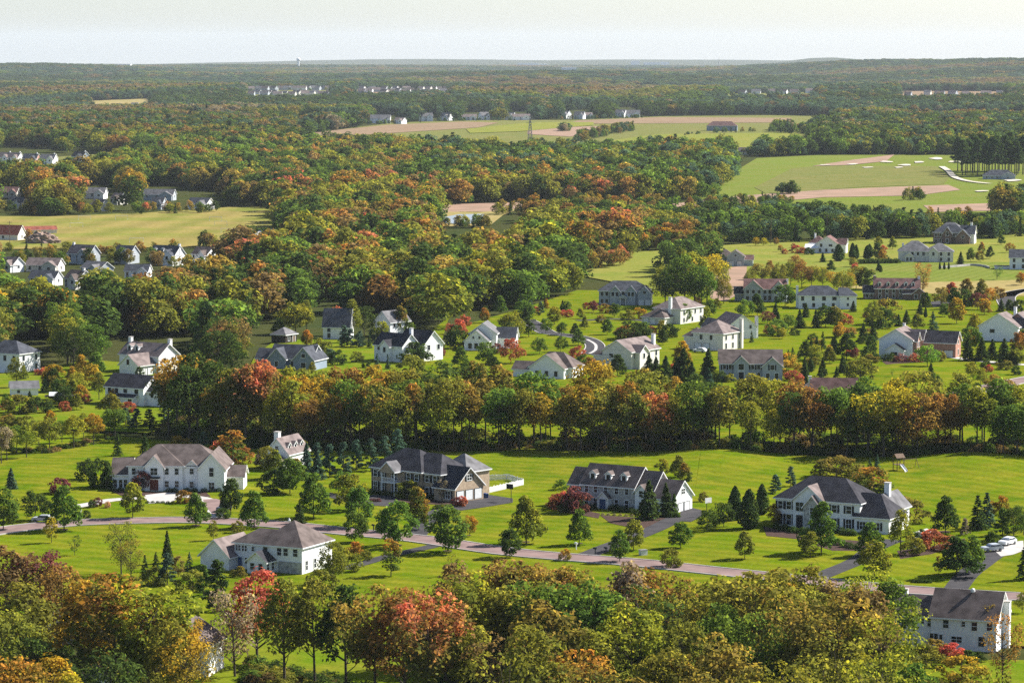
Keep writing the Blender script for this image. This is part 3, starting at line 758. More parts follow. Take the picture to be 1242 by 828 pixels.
    strip('driveway', [(842, 623), (820, 629), (795, 641), (768, 652), (738, 663), (708, 675)], 4.4, 'asphalt', .11)
    sheet('driveway', [(826, 619), (836, 615), (851, 619), (852, 626), (838, 633), (824, 632)], 'asphalt', .12)
    strip('driveway', [(1085, 655), (1062, 664), (1040, 680), (1012, 692), (982, 704)], 4.2, 'asphalt', .11)
    sheet('driveway', [(1108, 646), (1124, 641), (1132, 645), (1126, 655), (1108, 660)], 'concrete', .12)
    strip('driveway', [(1218, 668), (1204, 674), (1190, 684), (1172, 698), (1158, 716)], 4.4, 'asphalt', .11)
    sheet('driveway', [(1205, 667), (1214, 659), (1241, 656), (1242, 668), (1228, 673), (1214, 675)], 'concrete', .13)
    strip('driveway', [(92, 615), (115, 611), (136, 607), (180, 604), (215, 602), (243, 604), (262, 612), (259, 629)], 3.6, 'concrete', .11)
    sheet('driveway', [(176, 601), (200, 598), (212, 598), (222, 603), (205, 610), (180, 611)], 'concrete', .12)
    sheet('driveway', [(246, 606), (262, 605), (274, 609), (276, 621), (258, 624), (250, 615)], 'road_surface', .125)
    strip('driveway', [(1152, 433), (1180, 437), (1212, 440), (1250, 443)], 4.2, 'concrete', .11)
    sheet('driveway', [(1128, 366), (1150, 364), (1154, 370), (1132, 373)], 'asphalt', .14)
    sheet('driveway', [(968, 466), (985, 462), (1000, 466), (995, 474), (975, 474)], 'asphalt', .14)
    strip('kerb', [(715, 429), (722, 425), (722, 418), (712, 412)], 1.0, 'concrete', .18)
    sheet('mulch_bed', [(1088, 668), (1130, 663), (1171, 653), (1168, 660), (1130, 672), (1092, 678)], 'mulch', .10)
    sheet('mulch_bed', [(995, 655), (1030, 655), (1060, 658), (1050, 668), (1010, 668), (990, 662)], 'mulch', .10)
    sheet('mulch_bed', [(728, 624), (780, 628), (824, 627), (822, 633), (775, 642), (740, 634)], 'mulch', .10)
    sheet('mulch_bed', [(684, 612), (728, 622), (726, 628), (676, 618)], 'mulch', .10)
    sheet('mulch_bed', [(925, 638), (950, 644), (985, 650), (980, 655), (930, 650)], 'mulch', .10)
    sheet('mulch_bed', [(135, 597), (250, 597), (256, 603), (215, 600), (150, 603)], 'mulch', .10)
    sheet('mulch_bed', [(455, 600), (500, 604), (555, 606), (548, 612), (500, 610), (450, 605)], 'mulch', .10)
    sheet('mulch_bed', [(1070, 440), (1125, 436), (1122, 441), (1075, 445)], 'mulch', .10)
    for (x, y, a) in ((543, 668, 6), (483, 661, 5), (506, 641, 5), (638, 657, 5), (702, 659, 5), (238, 637, 5), (308, 639, 5), (78, 642, 5), (569, 649, 3), (1146, 645, 8)):
        sheet('mulch_ring', [(x + a * math.cos(t), y + a * .16 * math.sin(t)) for t in [6.283 * k / 14 for k in range(14)]], 'mulch', .09)

# ------------------------------------------------------------------ houses
def near_houses():
    h = House('long white two-storey house with brown hip roofs and a gabled entry', *Q('A', 300, 490), -2)
    h.block(-3.8, .2, 1, 9, 3.5, 'gable_x', 3.0)
    a = h.block(0, 12, 0, 11, 5.4, 'hip', 4.0); h.block(6.3, 20.6, .5, 11.6, 5.3, 'hip', 4.1, hipl=False)
    e = h.block(3.8, 7.8, -.9, 5, 5.4, 'gable_y', 2.3); g = h.block(12.6, 15.4, .3, 5, 5.25, 'gable_y', 1.3); r = h.block(15.6, 21.3, -.8, 12.2, 5.0, 'gable_y', 3.2)
    w = h.block(21.2, 25, 3, 9.5, 2.8, 'gable_x', 2.0)
    for u in (-3.1, -1.9, -.8): h.win(0, 'f', u, 1.35, .75, 1.7)
    for u, z in ((1.2, 4.2), (8.5, 4.2), (10.7, 4.2), (1.2, 1.4), (8.5, 1.4), (10.7, 1.4)): h.win(a, 'f', u, z, .85, 1.35)
    h.win(e, 'f', 5.8, 4.3, 1.5, 1.5); h.door(e, 'f', 5.8, 1.9, 2.4, 'door_red'); h.win(g, 'f', 14, 4.2, .85, 1.2); h.win(1, 'f', 14, 1.3, .9, 1.3)
    aw = MB(); aw.box(4.4, 7.2, -1.7, -.95, 2.85, 3.15); aw.build('awning', 'dark_paint', h.root)
    h.win(r, 'f', 18.5, 4.2, .95, 1.9); h.win(r, 'f', 18.5, 1.2, 1.2, 1.4); h.row(r, 'r', 1.5, 9, 3, 4.0, .9, 1.3); h.row(r, 'r', 1.5, 2, 1, 1.3)

    h = House('white house end-on with three dormers and a tall white chimney', 350, 572, 66, roof='taupe_shingle')
    a = h.block(0, 10, 0, 6, 4.0, 'gable_x', 3.3); h.block(-2.2, .1, .3, 5.5, 2.4, 'gable_x', 1.4)
    for x in (2, 5, 8): h.dormer(x, .8, 4.4, 1.4, 1.2, 1.9)
    h.chimney(1.4, 3.6, 8.6, 1.3, 1.1); h.win(a, 'l', 3, 5.0, .8, 1.1); h.row(a, 'f', 1.5, 8.5, 4, 1.5, .9, 1.5); h.win(1, 'f', -1.3, 1.3, .8, 1.2)

    h = House('tan brick house with black roof, columned balcony and garage doors on its side', *Q('B', 115, 425), -41, 'tan_brick', 'dark_shingle')
    a = h.block(0, 15, 0, 10.5, 5.5, 'hip', 4.0); b = h.block(12, 20, .7, 10.5, 5.4, 'hip', 3.6, hipl=False); g = h.block(19, 25, -.2, 9, 3.0, 'gable_x', 4.0)
    h.block(13, 21, 8, 15.5, 5.3, 'hip', 3.3, rm='grey_shingle')
    for u in (1.3, 3.4, 11.2, 13.6): h.win(a, 'f', u, 4.25, 1.1, 1.4, 'dark_paint'); h.win(a, 'f', u, 1.4, 1.15, 1.9, 'dark_paint')
    for u in (16.1, 18.4): h.win(b, 'f', u, 4.2, 1.1, 1.4, 'dark_paint'); h.win(b, 'f', u, 1.4, 1.1, 1.8, 'dark_paint')
    h.portico(5.2, 8.9, -2.1, .3, 5.0, 2, 1.9, bal=2.95, rm='grey_shingle'); h.door(a, 'f', 7, 1.6, 2.4); h.win(a, 'f', 7, 4.1, 1.5, 1.9)
    h.garage(g, 'r', (1.5, 4.4, 7.3), 2.3); h.win(g, 'r', 4.4, 4.9, 1.5, 1.2, 'dark_paint'); h.win(g, 'f', 23, 1.4, 1.4, 1.6, 'dark_paint')

    h = House('grey stone house with three white dormers and a white arched doorway', *Q('C', 160, 400), -31, 'field_stone', 'brown_shingle')
    l = h.block(0, 3.7, .8, 7.6, 4.9, 'gable_x', 3.0); a = h.block(3.5, 16.2, 0, 8.6, 5.2, 'gable_x', 3.7); r = h.block(16, 20.4, .9, 8, 4.9, 'gable_x', 3.3)
    rg = h.block(16.6, 19.6, -.3, 4, 4.3, 'gable_y', 1.5, wall='white_siding'); g = h.block(19.8, 26, -.6, 7.7, 3.5, 'gable_x', 3.3, wall='white_siding'); p = h.block(8.1, 10.7, -1.3, .2, 2.5, 'gable_y', 1.3, wall='white_siding', oh=.3)
    for u in (5.6, 9.4, 13.2): h.dormer(u, 1.0, 5.75, 1.5, 1.5, 2.6)
    for u in (4.7, 6.9, 9.4, 12.0, 14.5): h.win(a, 'f', u, 4.1, .85, 1.4)
    for u in (4.7, 6.9, 12.0, 14.5): h.win(a, 'f', u, 1.4, .9, 1.6)
    h.door(p, 'f', 9.4, 1.5, 2.2, 'door_blue'); h.row(l, 'f', .9, 2.8, 2, 4.0, .8, 1.3); h.win(rg, 'f', 18.1, 3.9, .9, 1.3); h.win(rg, 'f', 18.1, 1.4, .9, 1.5)
    h.garage(g, 'r', (2.5, 5.3), 2.3); h.win(g, 'r', 3.6, 4.6, 1.5, 1.1); h.win(g, 'f', 22, 1.5); h.win(g, 'f', 24.4, 1.5)

    h = House('white house with black hip roof, tall stone gable and a white chimney', *Q('D', 115, 490), -29, 'white_siding', 'dark_shingle')
    a = h.block(0, 18.6, 0, 11, 5.8, 'hip', 4.1); e = h.block(4.2, 11, -.7, 6, 5.8, 'gable_y', 2.9, rm='taupe_shingle'); s = h.block(7.1, 10.6, -1.7, 3, 4.8, 'gable_y', 2.1, wall='field_stone', rm='taupe_shingle')
    g = h.block(17.6, 25, -.3, 9, 3.2, 'hip', 4.2, hipl=False); h.block(18.5, 24, 6, 13, 4.4, 'gable_y', 2.8, rm='grey_shingle'); h.chimney(21.5, 7.5, 9.3, 1.1, 1.0)
    for u in (1.1, 3.0): h.win(a, 'f', u, 4.4, 1.0, 1.5, 'dark_paint'); h.win(a, 'f', u, 1.5, 1.1, 2.1, 'dark_paint')
    for u in (13, 16.2): h.win(a, 'f', u, 4.4, 1.1, 1.5, 'dark_paint'); h.win(a, 'f', u, 1.5, 1.2, 1.9, 'dark_paint')
    h.win(e, 'f', 5.7, 4.4, 1.7, 1.8); h.door(e, 'f', 5.7, 1.5, 2.6); h.win(s, 'f', 8.9, 3.9, .9, 1.3); h.win(s, 'f', 8.9, 1.4, 1, 1.6); h.win(g, 'f', 19.4, 1.5, 1.3, 1.5, 'dark_paint'); h.win(g, 'f', 22.4, 1.5, 1.3, 1.5, 'dark_paint'); h.garage(g, 'r', (2.3, 5.4), 2.4)

    h = House('white house with brown hip roof seen from behind, with garage gable and sunroom', *Q('E', 395, 492), -27, 'white_siding', 'brown_shingle')
    l = h.block(0, 7, .3, 7.4, 5.0, 'hip', 2.3, hipr=False); a = h.block(5, 14.9, 0, 11, 5.0, 'hip', 4.0); g = h.block(-5.8, .4, -2.4, 7.5, 2.7, 'gable_y', 2.9, rm='taupe_shingle'); u_ = h.block(5.0, 9.0, -3.2, .2, 2.5, 'gable_y', 1.6, rm='dark_shingle')
    for u in (.5, 1.1, 1.9, 2.5): h.win(l, 'f', u, 4.0, .45, 1.0)
    h.win(l, 'f', 4.1, 4.0, .6, .8); h.door(l, 'f', 1.2, 1.0, 2.2, 'door_blue'); h.row(l, 'f', 2.6, 4.0, 3, 1.7, .55, 1.1)
    for u in (7.0, 10, 11.4, 13.5): h.win(a, 'f', u, 3.95, .95, 1.35)
    h.row(u_, 'f', 6.1, 7.9, 2, 1.4, .9, 1.2); h.row(u_, 'r', -2.6, -.9, 2, 1.4, .8, 1.6)
    bk = MB(); bk.box(9.9, 14.95, -.16, -.03, -.4, 2.2); bk.build('stone_facing', 'field_stone', h.root)
    for u in (1.6, 4.6, 7.0, 9.6): h.win(a, 'r', u, 1.5, .7, 1.7)
    ds = MB(); ds.tube([(9, 5.3, 9.0), (9, 5.25, 9.5)], [.28, .05], 8); ds.build('roof_vent', 'white_trim', h.root)

    h = House('white house with dark brown gable roof seen from behind beside a bare tree', *Q('F', 310, 590), -21, 'white_siding', 'brown_shingle')
    l = h.block(-3, 4, .3, 7.4, 5.0, 'gable_x', 2.5); a = h.block(3.2, 14, 0, 9.2, 5.1, 'gable_x', 3.7)
    for u, z, w, hh in ((1.7, 4.0, .6, .8), (3.0, 3.85, .85, 1.3)): h.win(l, 'f', u, z, w, hh)
    for u, z, w, hh in ((5.7, 3.85, .9, 1.3), (8.6, 4.0, .6, .8), (10.4, 3.75, .9, 1.4), (12.9, 3.8, .9, 1.2), (4.1, 1.2, .6, 1.9), (4.9, 1.2, .5, 1.7), (7.5, 1.4, 1.7, .95), (11.6, 1.3, 1.0, 1.6), (3.35, 1.2, .6, 1.9)): h.win(a, 'f', u, z, w, hh)
    h.chimney(-2.2, 5, 8.2, .6, .6); h.chimney(14.6, 5.2, 7.2, 1.1, 1.2); h.win(a, 'r', 2.6, 3.8, .9, 1.4)
    ds = MB(); ds.tube([(9.2, 4.0, 8.75), (9.2, 3.9, 9.15), (9.2, 3.85, 9.3)], [.38, .34, .1], 10); ds.build('roof_vent', 'white_trim', h.root)

    h = House('white house half hidden by the big orange-topped trees of the wood', 186, 818, -12, detail=2); a = h.block(0, 9, 0, 8, 5, 'gable_y', 3); h.win(a, 'f', 3, 3.9); h.win(a, 'f', 6, 3.9); h.win(a, 'r', 3, 3.9)
    h = House('pale roofed cottage half hidden by the purple tree at the edge', 58, 775, -30, roof='grey_shingle'); a = h.block(0, 7, 0, 7, 2.8, 'gable_x', 2.6); h.win(a, 'f', 3, 1.5); h.win(a, 'r', 3, 1.5)
    h = House('small grey-roofed cottage showing its gable under yellow trees', 98, 862, 10, roof='taupe_shingle'); a = h.block(0, 6, 0, 8, 2.8, 'gable_y', 2.6); h.win(a, 'f', 3, 1.5)
    h = House('pale house screened by trees beside the white house with bare tree', 1012, 775, -18, roof='slate_shingle'); a = h.block(0, 10, 0, 9, 4.4, 'gable_x', 2.6); h.row(a, 'f', 2, 8, 3, 3.4)

def mid_houses():
    D = dict(detail=1)
    h = House('white hip-roofed house beside a large tree and a white shed', -22, 449, -30, roof='slate_shingle', **D); a = h.block(0, 14.5, 0, 10, 5.6, 'hip', 3.4); h.row(a, 'f', 2, 12.5, 4, 4.2); h.row(a, 'r', 2, 8, 2, 4.2); h.row(a, 'r', 2, 8, 2, 1.4)
    seen(20, 45, 415, 456)
    h = House('low white shed with pale roof near a dark pergola', *Q('ma', 75, 432), 14, roof='grey_shingle', name='shed', cat='shed', group='outbuildings', **D); a = h.block(0, 7.5, 0, 5, 2.2, 'gable_x', 1.6); h.win(a, 'f', 2, 1.2, .8, .8); seen(13, 47, 458, 480)
    h = House('white house with taupe roof, two chimneys and a projecting garage', 145, 449.7, -36, roof='taupe_shingle', **D)
    a = h.block(0, 16, 0, 9, 5.4, 'gable_x', 3.3); g = h.block(7.5, 15, -8, .2, 3.2, 'gable_y', 3.0); h.garage(g, 'r', (-6.2, -2.6)); h.win(a, 'r', 2.6, 3.9); h.win(a, 'r', 6.2, 3.9); h.chimney(.6, 4.5, 10, 1, 1); h.chimney(15.2, 6, 10, 1, 1); h.dormer(3, 1.2, 6.1); h.dormer(6, 1.2, 6.1); h.win(g, 'f', 11, 4); seen(150, 219, 412, 458)
    h = House('white house with black gable roof and a dark awning at the back', *Q('ma', 690, 482), -31, roof='dark_shingle', **D)
    a = h.block(0, 13.2, 0, 8.5, 5.0, 'gable_x', 3.0); b = h.block(12.9, 19.3, 1.5, 9, 4.1, 'gable_x', 2.8); lw = h.block(5, 11, -1.9, .1, 2.3, 'lean', .9); h.win(a, 'f', 7, 3.9, 1.3, 1.1); h.win(a, 'f', 10.8, 3.9, 1.3, 1.3); h.row(a, 'f', 1.5, 4, 2, 3.9); h.row(lw, 'f', 6, 10, 2, 1.2, 1.3, 1.6); h.win(b, 'f', 15, 3, 1, 1.3); h.win(b, 'r', 5, 3.2); seen(132, 214, 452, 496)
    h = House('blue-grey low house with steep slate roof and white-edged gables', 327, 446, -20, 'blue_siding', 'slate_shingle', **D)
    h.block(-5.5, .5, 2, 9, 2.8, 'gable_x', 2.6); h.block(0, 14, 0, 9, 3.3, 'gable_x', 3.6); b = h.block(.3, 6, -1.6, 4, 3.2, 'gable_y', 3.0); c = h.block(9.3, 16, -3, 7, 3.3, 'gable_y', 3.6); h.win(c, 'f', 12.6, 4.4, 1.2, 1.2); h.win(c, 'f', 12.6, 1.5, 1.6, 1.6); h.win(b, 'f', 3, 1.5); h.win(1, 'f', 7.6, 1.5); seen(310, 388, 418, 452)
    h = House('small dark wooden barn on a patch of lawn', *Q('mb', 212, 352), -30, 'dark_board', 'grey_shingle', name='barn', cat='barn', group='outbuildings', **D); a = h.block(0, 5.6, 0, 6.8, 2.7, 'hip_y', 2.1); h.win(a, 'r', 2, 1.5); h.door(a, 'r', 5, 1.4, 2, 'weathered_wood'); seen(329, 360, 393, 416)
    h = House('white house with tall grey roof behind a dark round tree', *Q('mb', 550, 330), -6, 'white_siding', 'slate_shingle', **D); a = h.block(0, 9, 0, 9, 4.4, 'gable_x', 5.6); h.row(a, 'f', 2, 7, 2, 3.2); h.row(a, 'f', 2, 7, 2, 1.2); seen(392, 412, 364, 411)
    h = House('white gabled house hidden behind fiery maples', 455, 406, -40, roof='grey_shingle', **D); a = h.block(0, 7, 0, 10, 4.8, 'gable_y', 3.4); h.row(a, 'r', 2, 8, 3, 3.6); seen(457, 482, 384, 398)
    h = House('white house with two parallel black gables above shrubs', *Q('mb', 885, 468), -42, roof='dark_shingle', **D)
    a = h.block(0, 12.2, 0, 7.6, 5.2, 'gable_x', 3.4); b = h.block(3, 14.5, 7.4, 16, 5.3, 'gable_x', 3.9); c = h.block(4, 8, -1.5, 3, 5, 'gable_y', 1.8); h.win(a, 'f', 2, 4.0, 1, 1.2); h.win(c, 'f', 6, 3.8); h.row(a, 'r', 2, 5.6, 2, 3.9); h.row(a, 'r', 2, 5.6, 2, 1.4); h.row(b, 'r', 9.6, 14, 2, 4.2); h.chimney(8.5, 8, 10, .9, .9); seen(453, 524, 400, 443)
    h = House('pale blue-white house with a low front gable and three big windows', *Q('mc', 150, 357), -8, roof='grey_shingle', **D)
    a = h.block(0, 7.8, 0, 7, 3.1, 'gable_y', 3.4); b = h.block(1, 9.8, 5, 15, 5.2, 'gable_y', 3.2); c = h.block(9.4, 15.5, 8, 15, 3.6, 'gable_x', 3, rm='slate_shingle'); h.row(a, 'f', 1.9, 5.9, 3, 1.5, 1.2, 1.7); h.row(a, 'f', 3, 5, 2, 4.2, .6, .8); h.win(b, 'r', 8, 4); seen(562, 612, 386, 428)
    h = House('low wide house with brown roofs behind the tree belt', 640, 458, -22, roof='brown_shingle', **D); h.block(-5.5, .3, 2, 8, 2.4, 'gable_x', 2.0); b = h.block(-.5, 13, 3, 12, 3.2, 'hip', 4.0); a = h.block(.5, 11.5, 0, 8, 3.2, 'gable_y', 3.9); h.row(b, 'r', 5, 10, 2, 1.6); h.row(a, 'f', 3, 9, 3, 1.5); seen(630, 697, 430, 452)
    h = House('cream house with mauve-brown roof and sunlit side by the turning circle', *Q('md', 122, 735), -33, 'cream_siding', 'taupe_shingle', **D)
    l = h.block(0, 6, .3, 9, 3.9, 'hip', 2.8, rm='brown_shingle'); a = h.block(3.4, 13.6, 0, 17, 5.5, 'gable_y', 3.2); h.garage(l, 'f', (1.4,), 2.3); h.garage(a, 'f', (4.9,), 2.3); h.win(a, 'f', 6.5, 4.0, 1.5, 1.2); h.row(a, 'r', 2, 15, 4, 4.0); h.row(a, 'r', 5, 15, 3, 1.4); h.chimney(12, 16, 9.6, 1, 1); b = h.block(11, 15.5, 2, 7, 5.3, 'gable_x', 1.9); h.win(b, 'r', 4.5, 4.0); seen(718, 806, 406, 449)
    h = House('cream house with white chimney and a low three-door garage in front', *Q('md', 500, 402), -33, 'cream_siding', 'taupe_shingle', **D)
    g = h.block(0, 9.2, 0, 8, 2.6, 'hip', 2.9, rm='brown_shingle'); a = h.block(1, 12, 6.5, 23, 5.4, 'hip_y', 3.6); h.garage(g, 'f', (1.7, 4.6, 7.5), 2.3); h.row(a, 'r', 9, 21, 4, 4.0); h.row(a, 'r', 9, 21, 3, 1.4); h.chimney(8, 6.2, 9.4, 1.1, .9); seen(778, 831, 362, 394)
    h = House('grey house with slate roof and three front gables by dark woods', *Q('md', 168, 252), -6, 'grey_siding', 'slate_shingle', **D)
    a = h.block(0, 19, 0, 10, 5.4, 'hip', 3.4); b = h.block(4.4, 8, -1, 5, 5.4, 'gable_y', 1.9); c = h.block(10.6, 14, -1, 5, 5.4, 'gable_y', 1.9); d = h.block(15, 20, -1.5, 7, 4.6, 'gable_y', 2.6)
    h.row(b, 'f', 5.4, 7, 2, 4.2); h.row(c, 'f', 11.5, 13, 2, 4.2); h.row(a, 'f', 1.2, 3, 2, 4.2); h.row(a, 'f', 1.2, 3, 2, 1.5); h.win(a, 'f', 9.3, 4.2); h.win(d, 'f', 17.5, 5, 1.2, 1.2); h.garage(d, 'f', (16.3, 18.8), 2.1); h.portico(8.3, 10.4, -1.8, .1, 2.6, 2, .8); seen(725, 790, 346, 372)
    h = House('cream hip-roofed house with sunlit end and a parked white car', *Q('me', 48, 502), -33, 'cream_siding', 'brown_shingle', **D)
    l = h.block(0, 5.5, .3, 8, 4.2, 'hip', 2.6); a = h.block(3.6, 14.7, 0, 12.7, 5.6, 'hip_y', 3.6, rm='taupe_shingle'); h.win(a, 'f', 6.6, 4.2); h.win(a, 'f', 10.3, 4.2); h.row(a, 'r', 2, 11, 3, 1.5, 1.1, 1.9); h.row(a, 'r', 2, 11, 3, 4.2); h.chimney(15.1, 11.5, 9.6, 1.0, 1.1, m='cream_siding'); h.garage(a, 'f', (5.5, 8.6), 2.3); seen(828, 902, 391, 430)
    h = House('grey two-storey house with brown roof and two white-edged front gables', *Q('me', 287, 705), -2, 'grey_siding', 'brown_shingle', **D)
    a = h.block(0, 18.2, 0, 9.5, 5.0, 'gable_x', 3.5); b = h.block(4, 8.4, -1, 4, 5.0, 'gable_y', 2.1); c = h.block(12.4, 18.3, -1.6, 6, 4.2, 'gable_y', 2.6)
    for u in (1.3, 3.0, 9.6, 11.4): h.win(a, 'f', u, 3.9, .9, 1.5, 'dark_paint'); h.win(a, 'f', u, 1.4, .9, 1.6)
    h.win(b, 'f', 6.2, 4.0, 1.6, 1.7); h.door(b, 'f', 6.2, 1.6, 2.4); h.win(c, 'f', 15.3, 3.9, 1.2, 1.5, 'dark_paint'); h.row(c, 'f', 14, 16.6, 2, 1.4); seen(872, 948, 422, 464)
    h = House('pale house with broad front gable and taupe roof up the lawn', *Q('me', 335, 440), 18, 'grey_siding', 'taupe_shingle', **D); h.root['label'] = 'pale grey house with one broad gable and a white chimney at its corner'
    a = h.block(0, 10.6, 0, 14, 4.2, 'gable_y', 3.9, wall='white_siding'); b = h.block(-4, .4, 4, 13, 3.8, 'gable_y', 2.6); h.row(a, 'f', 2.2, 8.4, 3, 4.0, .8, 1.2); h.chimney(11, 1.0, 7.2, .9, .9); seen(863, 921, 378, 409)
    h = House('pale grey house with rose roof and tall twin gables of glass', *Q('me', 447, 192), -6, 'grey_siding', 'rose_shingle', **D)
    a = h.block(0, 16, 0, 10, 5.0, 'gable_x', 3.4); b = h.block(-.2, 7.2, -1, 7, 5.0, 'gable_y', 3.2); c = h.block(10.6, 16.2, -1.4, 7, 5.0, 'gable_y', 2.9); h.block(-3.8, 0, 2, 8, 3.0, 'gable_x', 2.3, rm='dark_shingle')
    h.row(b, 'f', 1.3, 5.7, 3, 3.9, 1.2, 1.4); h.row(b, 'f', 1.3, 5.7, 3, 1.4, 1.2, 1.7); h.row(c, 'f', 12.2, 14.7, 2, 3.9); h.row(c, 'f', 12.2, 14.7, 2, 1.4, 1.2, 1.7); h.row(a, 'f', 8, 9.8, 2, 3.9); h.row(a, 'f', 8, 9.8, 2, 1.4, 1.2, 1.8); h.chimney(16.4, 4, 8.4, .8, .9); seen(893, 955, 338, 366)
    h = House('white house with slate hip roof and a chimney at its end', *Q('me', 802, 240), -3, 'white_siding', 'slate_shingle', **D)
    a = h.block(0, 16, 0, 9.5, 5.0, 'hip', 3.3); b = h.block(15.4, 21.6, -1, 8, 5.0, 'hip', 2.6, hipl=False); h.chimney(-.4, 4, 8.2, .9, 1.1); h.win(a, 'f', 9.5, 3.9, 1.4, 1.5); h.win(a, 'f', 13.4, 3.9, 1.6, 1.3); h.row(a, 'f', 1.5, 5.5, 2, 3.9); h.win(b, 'f', 18.4, 4, .7, .9); h.win(b, 'f', 18.4, 1.7, .8, 1.1); h.row(a, 'f', 2, 13, 4, 1.4); seen(966, 1040, 351, 379)
    h = House('brown brick house with five white dormers in a rose roof', *Q('mf', 167, 178), -4, 'brown_brick', 'rose_shingle', **D)
    a = h.block(0, 17.4, 0, 9, 4.4, 'gable_x', 3.5); l = h.block(-4.2, .2, 1, 7, 2.6, 'gable_x', 2.6, rm='dark_shingle'); g = h.block(14.4, 19.6, -3, 4, 2.5, 'gable_y', 2.2); p = h.block(11, 14.6, -1.8, .2, 2.3, 'lean', .8, rm='dark_shingle')
    for u in (1.9, 5.3, 8.7, 12.1, 14.9): h.dormer(u, .9, 5.0, 1.3, 1.3, 2.0)
    h.row(a, 'f', 2, 10, 4, 3.2, 1, 1.3); h.row(a, 'f', 2, 10, 4, 1.2, 1, 1.5); h.chimney(.1, 4.5, 8.8, .9, 1, m='chimney_brick'); h.chimney(17.3, 4.5, 8.6, .9, 1, m='white_trim'); h.row(l, 'f', -3, -1.2, 2, 1.4); h.row(g, 'f', 15.8, 18.2, 2, 1.4); seen(1048, 1121, 339, 366)
    h = House('small grey house with round gable window and brown roof in dry grass', *Q('mg', 127, 402), -6, 'grey_siding', 'brown_shingle', **D)
    a = h.block(0, 7.8, 0, 8, 4.6, 'gable_y', 2.6); b = h.block(-5, 3, 3.5, 11, 4.4, 'hip', 2.8); c = h.block(7.5, 11.6, 2, 8, 3.0, 'gable_x', 1.8, rm='rose_shingle'); h.win(a, 'f', 3.9, 4.9, 1.0, 1.0); h.garage(a, 'f', (2.2, 5.6), 2.2); seen(868, 911, 299, 326)
    h = House('white house with broad gable, rose roof and low white extension', *Q('mg', 692, 306), -14, roof='rose_shingle', **D)
    e = h.block(0, 6, -1, 5, 2.6, 'gable_x', 1.5, rm='white_trim'); b = h.block(1, 9, 4, 12, 4.6, 'hip', 3.2); a = h.block(5, 15.4, 0, 11, 4.6, 'gable_y', 3.4); c = h.block(15, 19, 2.5, 9, 4.2, 'gable_x', 2.6); h.win(a, 'f', 12, 3.8, 1.7, 1.1); h.win(a, 'f', 7.5, 3.8); h.row(a, 'f', 7, 13, 3, 1.4); h.win(b, 'f', 2.5, 3.7, 1.2, 1.2); h.chimney(3.5, 7, 9, .8, .8); seen(975, 1026, 283, 308)
    h = House('large beige house with long grey hip roofs above a wide lawn', *Q('mh', 292, 368), -8, 'cream_siding', 'grey_shingle', **D)
    a = h.block(0, 15, 0, 12, 4.8, 'hip', 4.4); b = h.block(12.5, 25, -1, 10, 4.7, 'hip', 3.6); c = h.block(14, 18, -2.2, 5, 4.9, 'gable_y', 1.8); d = h.block(3, 7, -2, 3, 2.7, 'gable_y', 1.4); h.row(a, 'f', 6.5, 11.5, 3, 3.7); h.row(b, 'f', 19.5, 23, 2, 3.7); h.win(c, 'f', 16, 3.8); h.row(d, 'f', 4.2, 5.8, 2, 1.3); h.chimney(2, 7, 8, .8, .9); h.row(b, 'f', 19.5, 23, 2, 1.3); seen(1088, 1158, 292, 322)
    h = House('brown brick mansion with steep front gables and white sunlit end', *Q('mh', 542, 238), -14, 'brown_brick', 'slate_shingle', **D)
    a = h.block(0, 16, 0, 10, 5.6, 'hip', 3.6); b = h.block(5, 9.4, -1, 5, 5.4, 'gable_y', 2.9); c = h.block(11.6, 18.4, -2, 6, 3.9, 'gable_y', 3.3); d = h.block(13.5, 20.4, 1, 11, 5.0, 'gable_x', 4.0, wall='white_siding'); e = h.block(1, 14, 7, 16, 6.4, 'hip', 3.6, rm='grey_shingle'); h.row(a, 'f', 1.5, 3.6, 2, 4.2); h.row(a, 'f', 1.5, 3.6, 2, 1.5); h.win(b, 'f', 7.2, 5, 1.3, 2); h.win(b, 'f', 7.2, 1.5, 1.3, 2); h.win(c, 'f', 15, 3.6, 1.4, 1.4); h.row(d, 'r', 3, 9, 2, 3.8); h.chimney(18.5, 6, 10.4, 1, 1); h.win(a, 'f', 10.5, 4.2); seen(1130, 1188, 268, 300)
    h = House('white house with slate roof and white raised deck at the lawn edge', *Q('mh', 1090, 425), -10, 'white_siding', 'slate_shingle', **D)
    a = h.block(0, 17, 0, 10, 5.4, 'gable_x', 3.2); d = h.block(-6.5, -.1, 1, 7, 1.2, 'flat', 0); h.row(a, 'f', 2, 14, 4, 4.1); h.row(a, 'f', 2, 14, 4, 1.5, 1.2, 1.8); seen(1190, 1260, 300, 328)
    h = House('white and pink brick house with a long brick garage wing', *Q('mf', 195, 565), -20, 'white_siding', 'taupe_shingle', **D)
    a = h.block(0, 10.6, 0, 14, 6.0, 'gable_y', 3.2); b = h.block(2.6, 8.4, -2.6, .2, 3.0, 'gable_y', 1.9, rm='dark_shingle'); c = h.block(7, 11.8, 1.2, 5.8, 5.8, 'gable_x', 2.4, wall='pink_brick'); d = h.block(7, 12.2, 8, 13.2, 5.8, 'gable_x', 2.6, wall='pink_brick')
    g = h.block(10.4, 22.6, 8.6, 16.5, 4.8, 'gable_x', 3.2, wall='pink_brick', rm='dark_shingle')
    h.win(b, 'f', 5.5, 1.7, 2.0, 1.2); h.row(c, 'r', 2.4, 4.6, 2, 4.4); h.row(c, 'r', 2.4, 4.6, 2, 1.6); h.row(d, 'r', 9.2, 12, 2, 4.4); h.garage(g, 'f', (17.3, 20.4), 2.7); h.win(g, 'r', 12.5, 4.8, 1.2, 1.3); h.win(g, 'r', 12.5, 1.6, 1.2, 1.8); h.chimney(5, 13, 10, .7, .7); seen(1064, 1170, 392, 438)
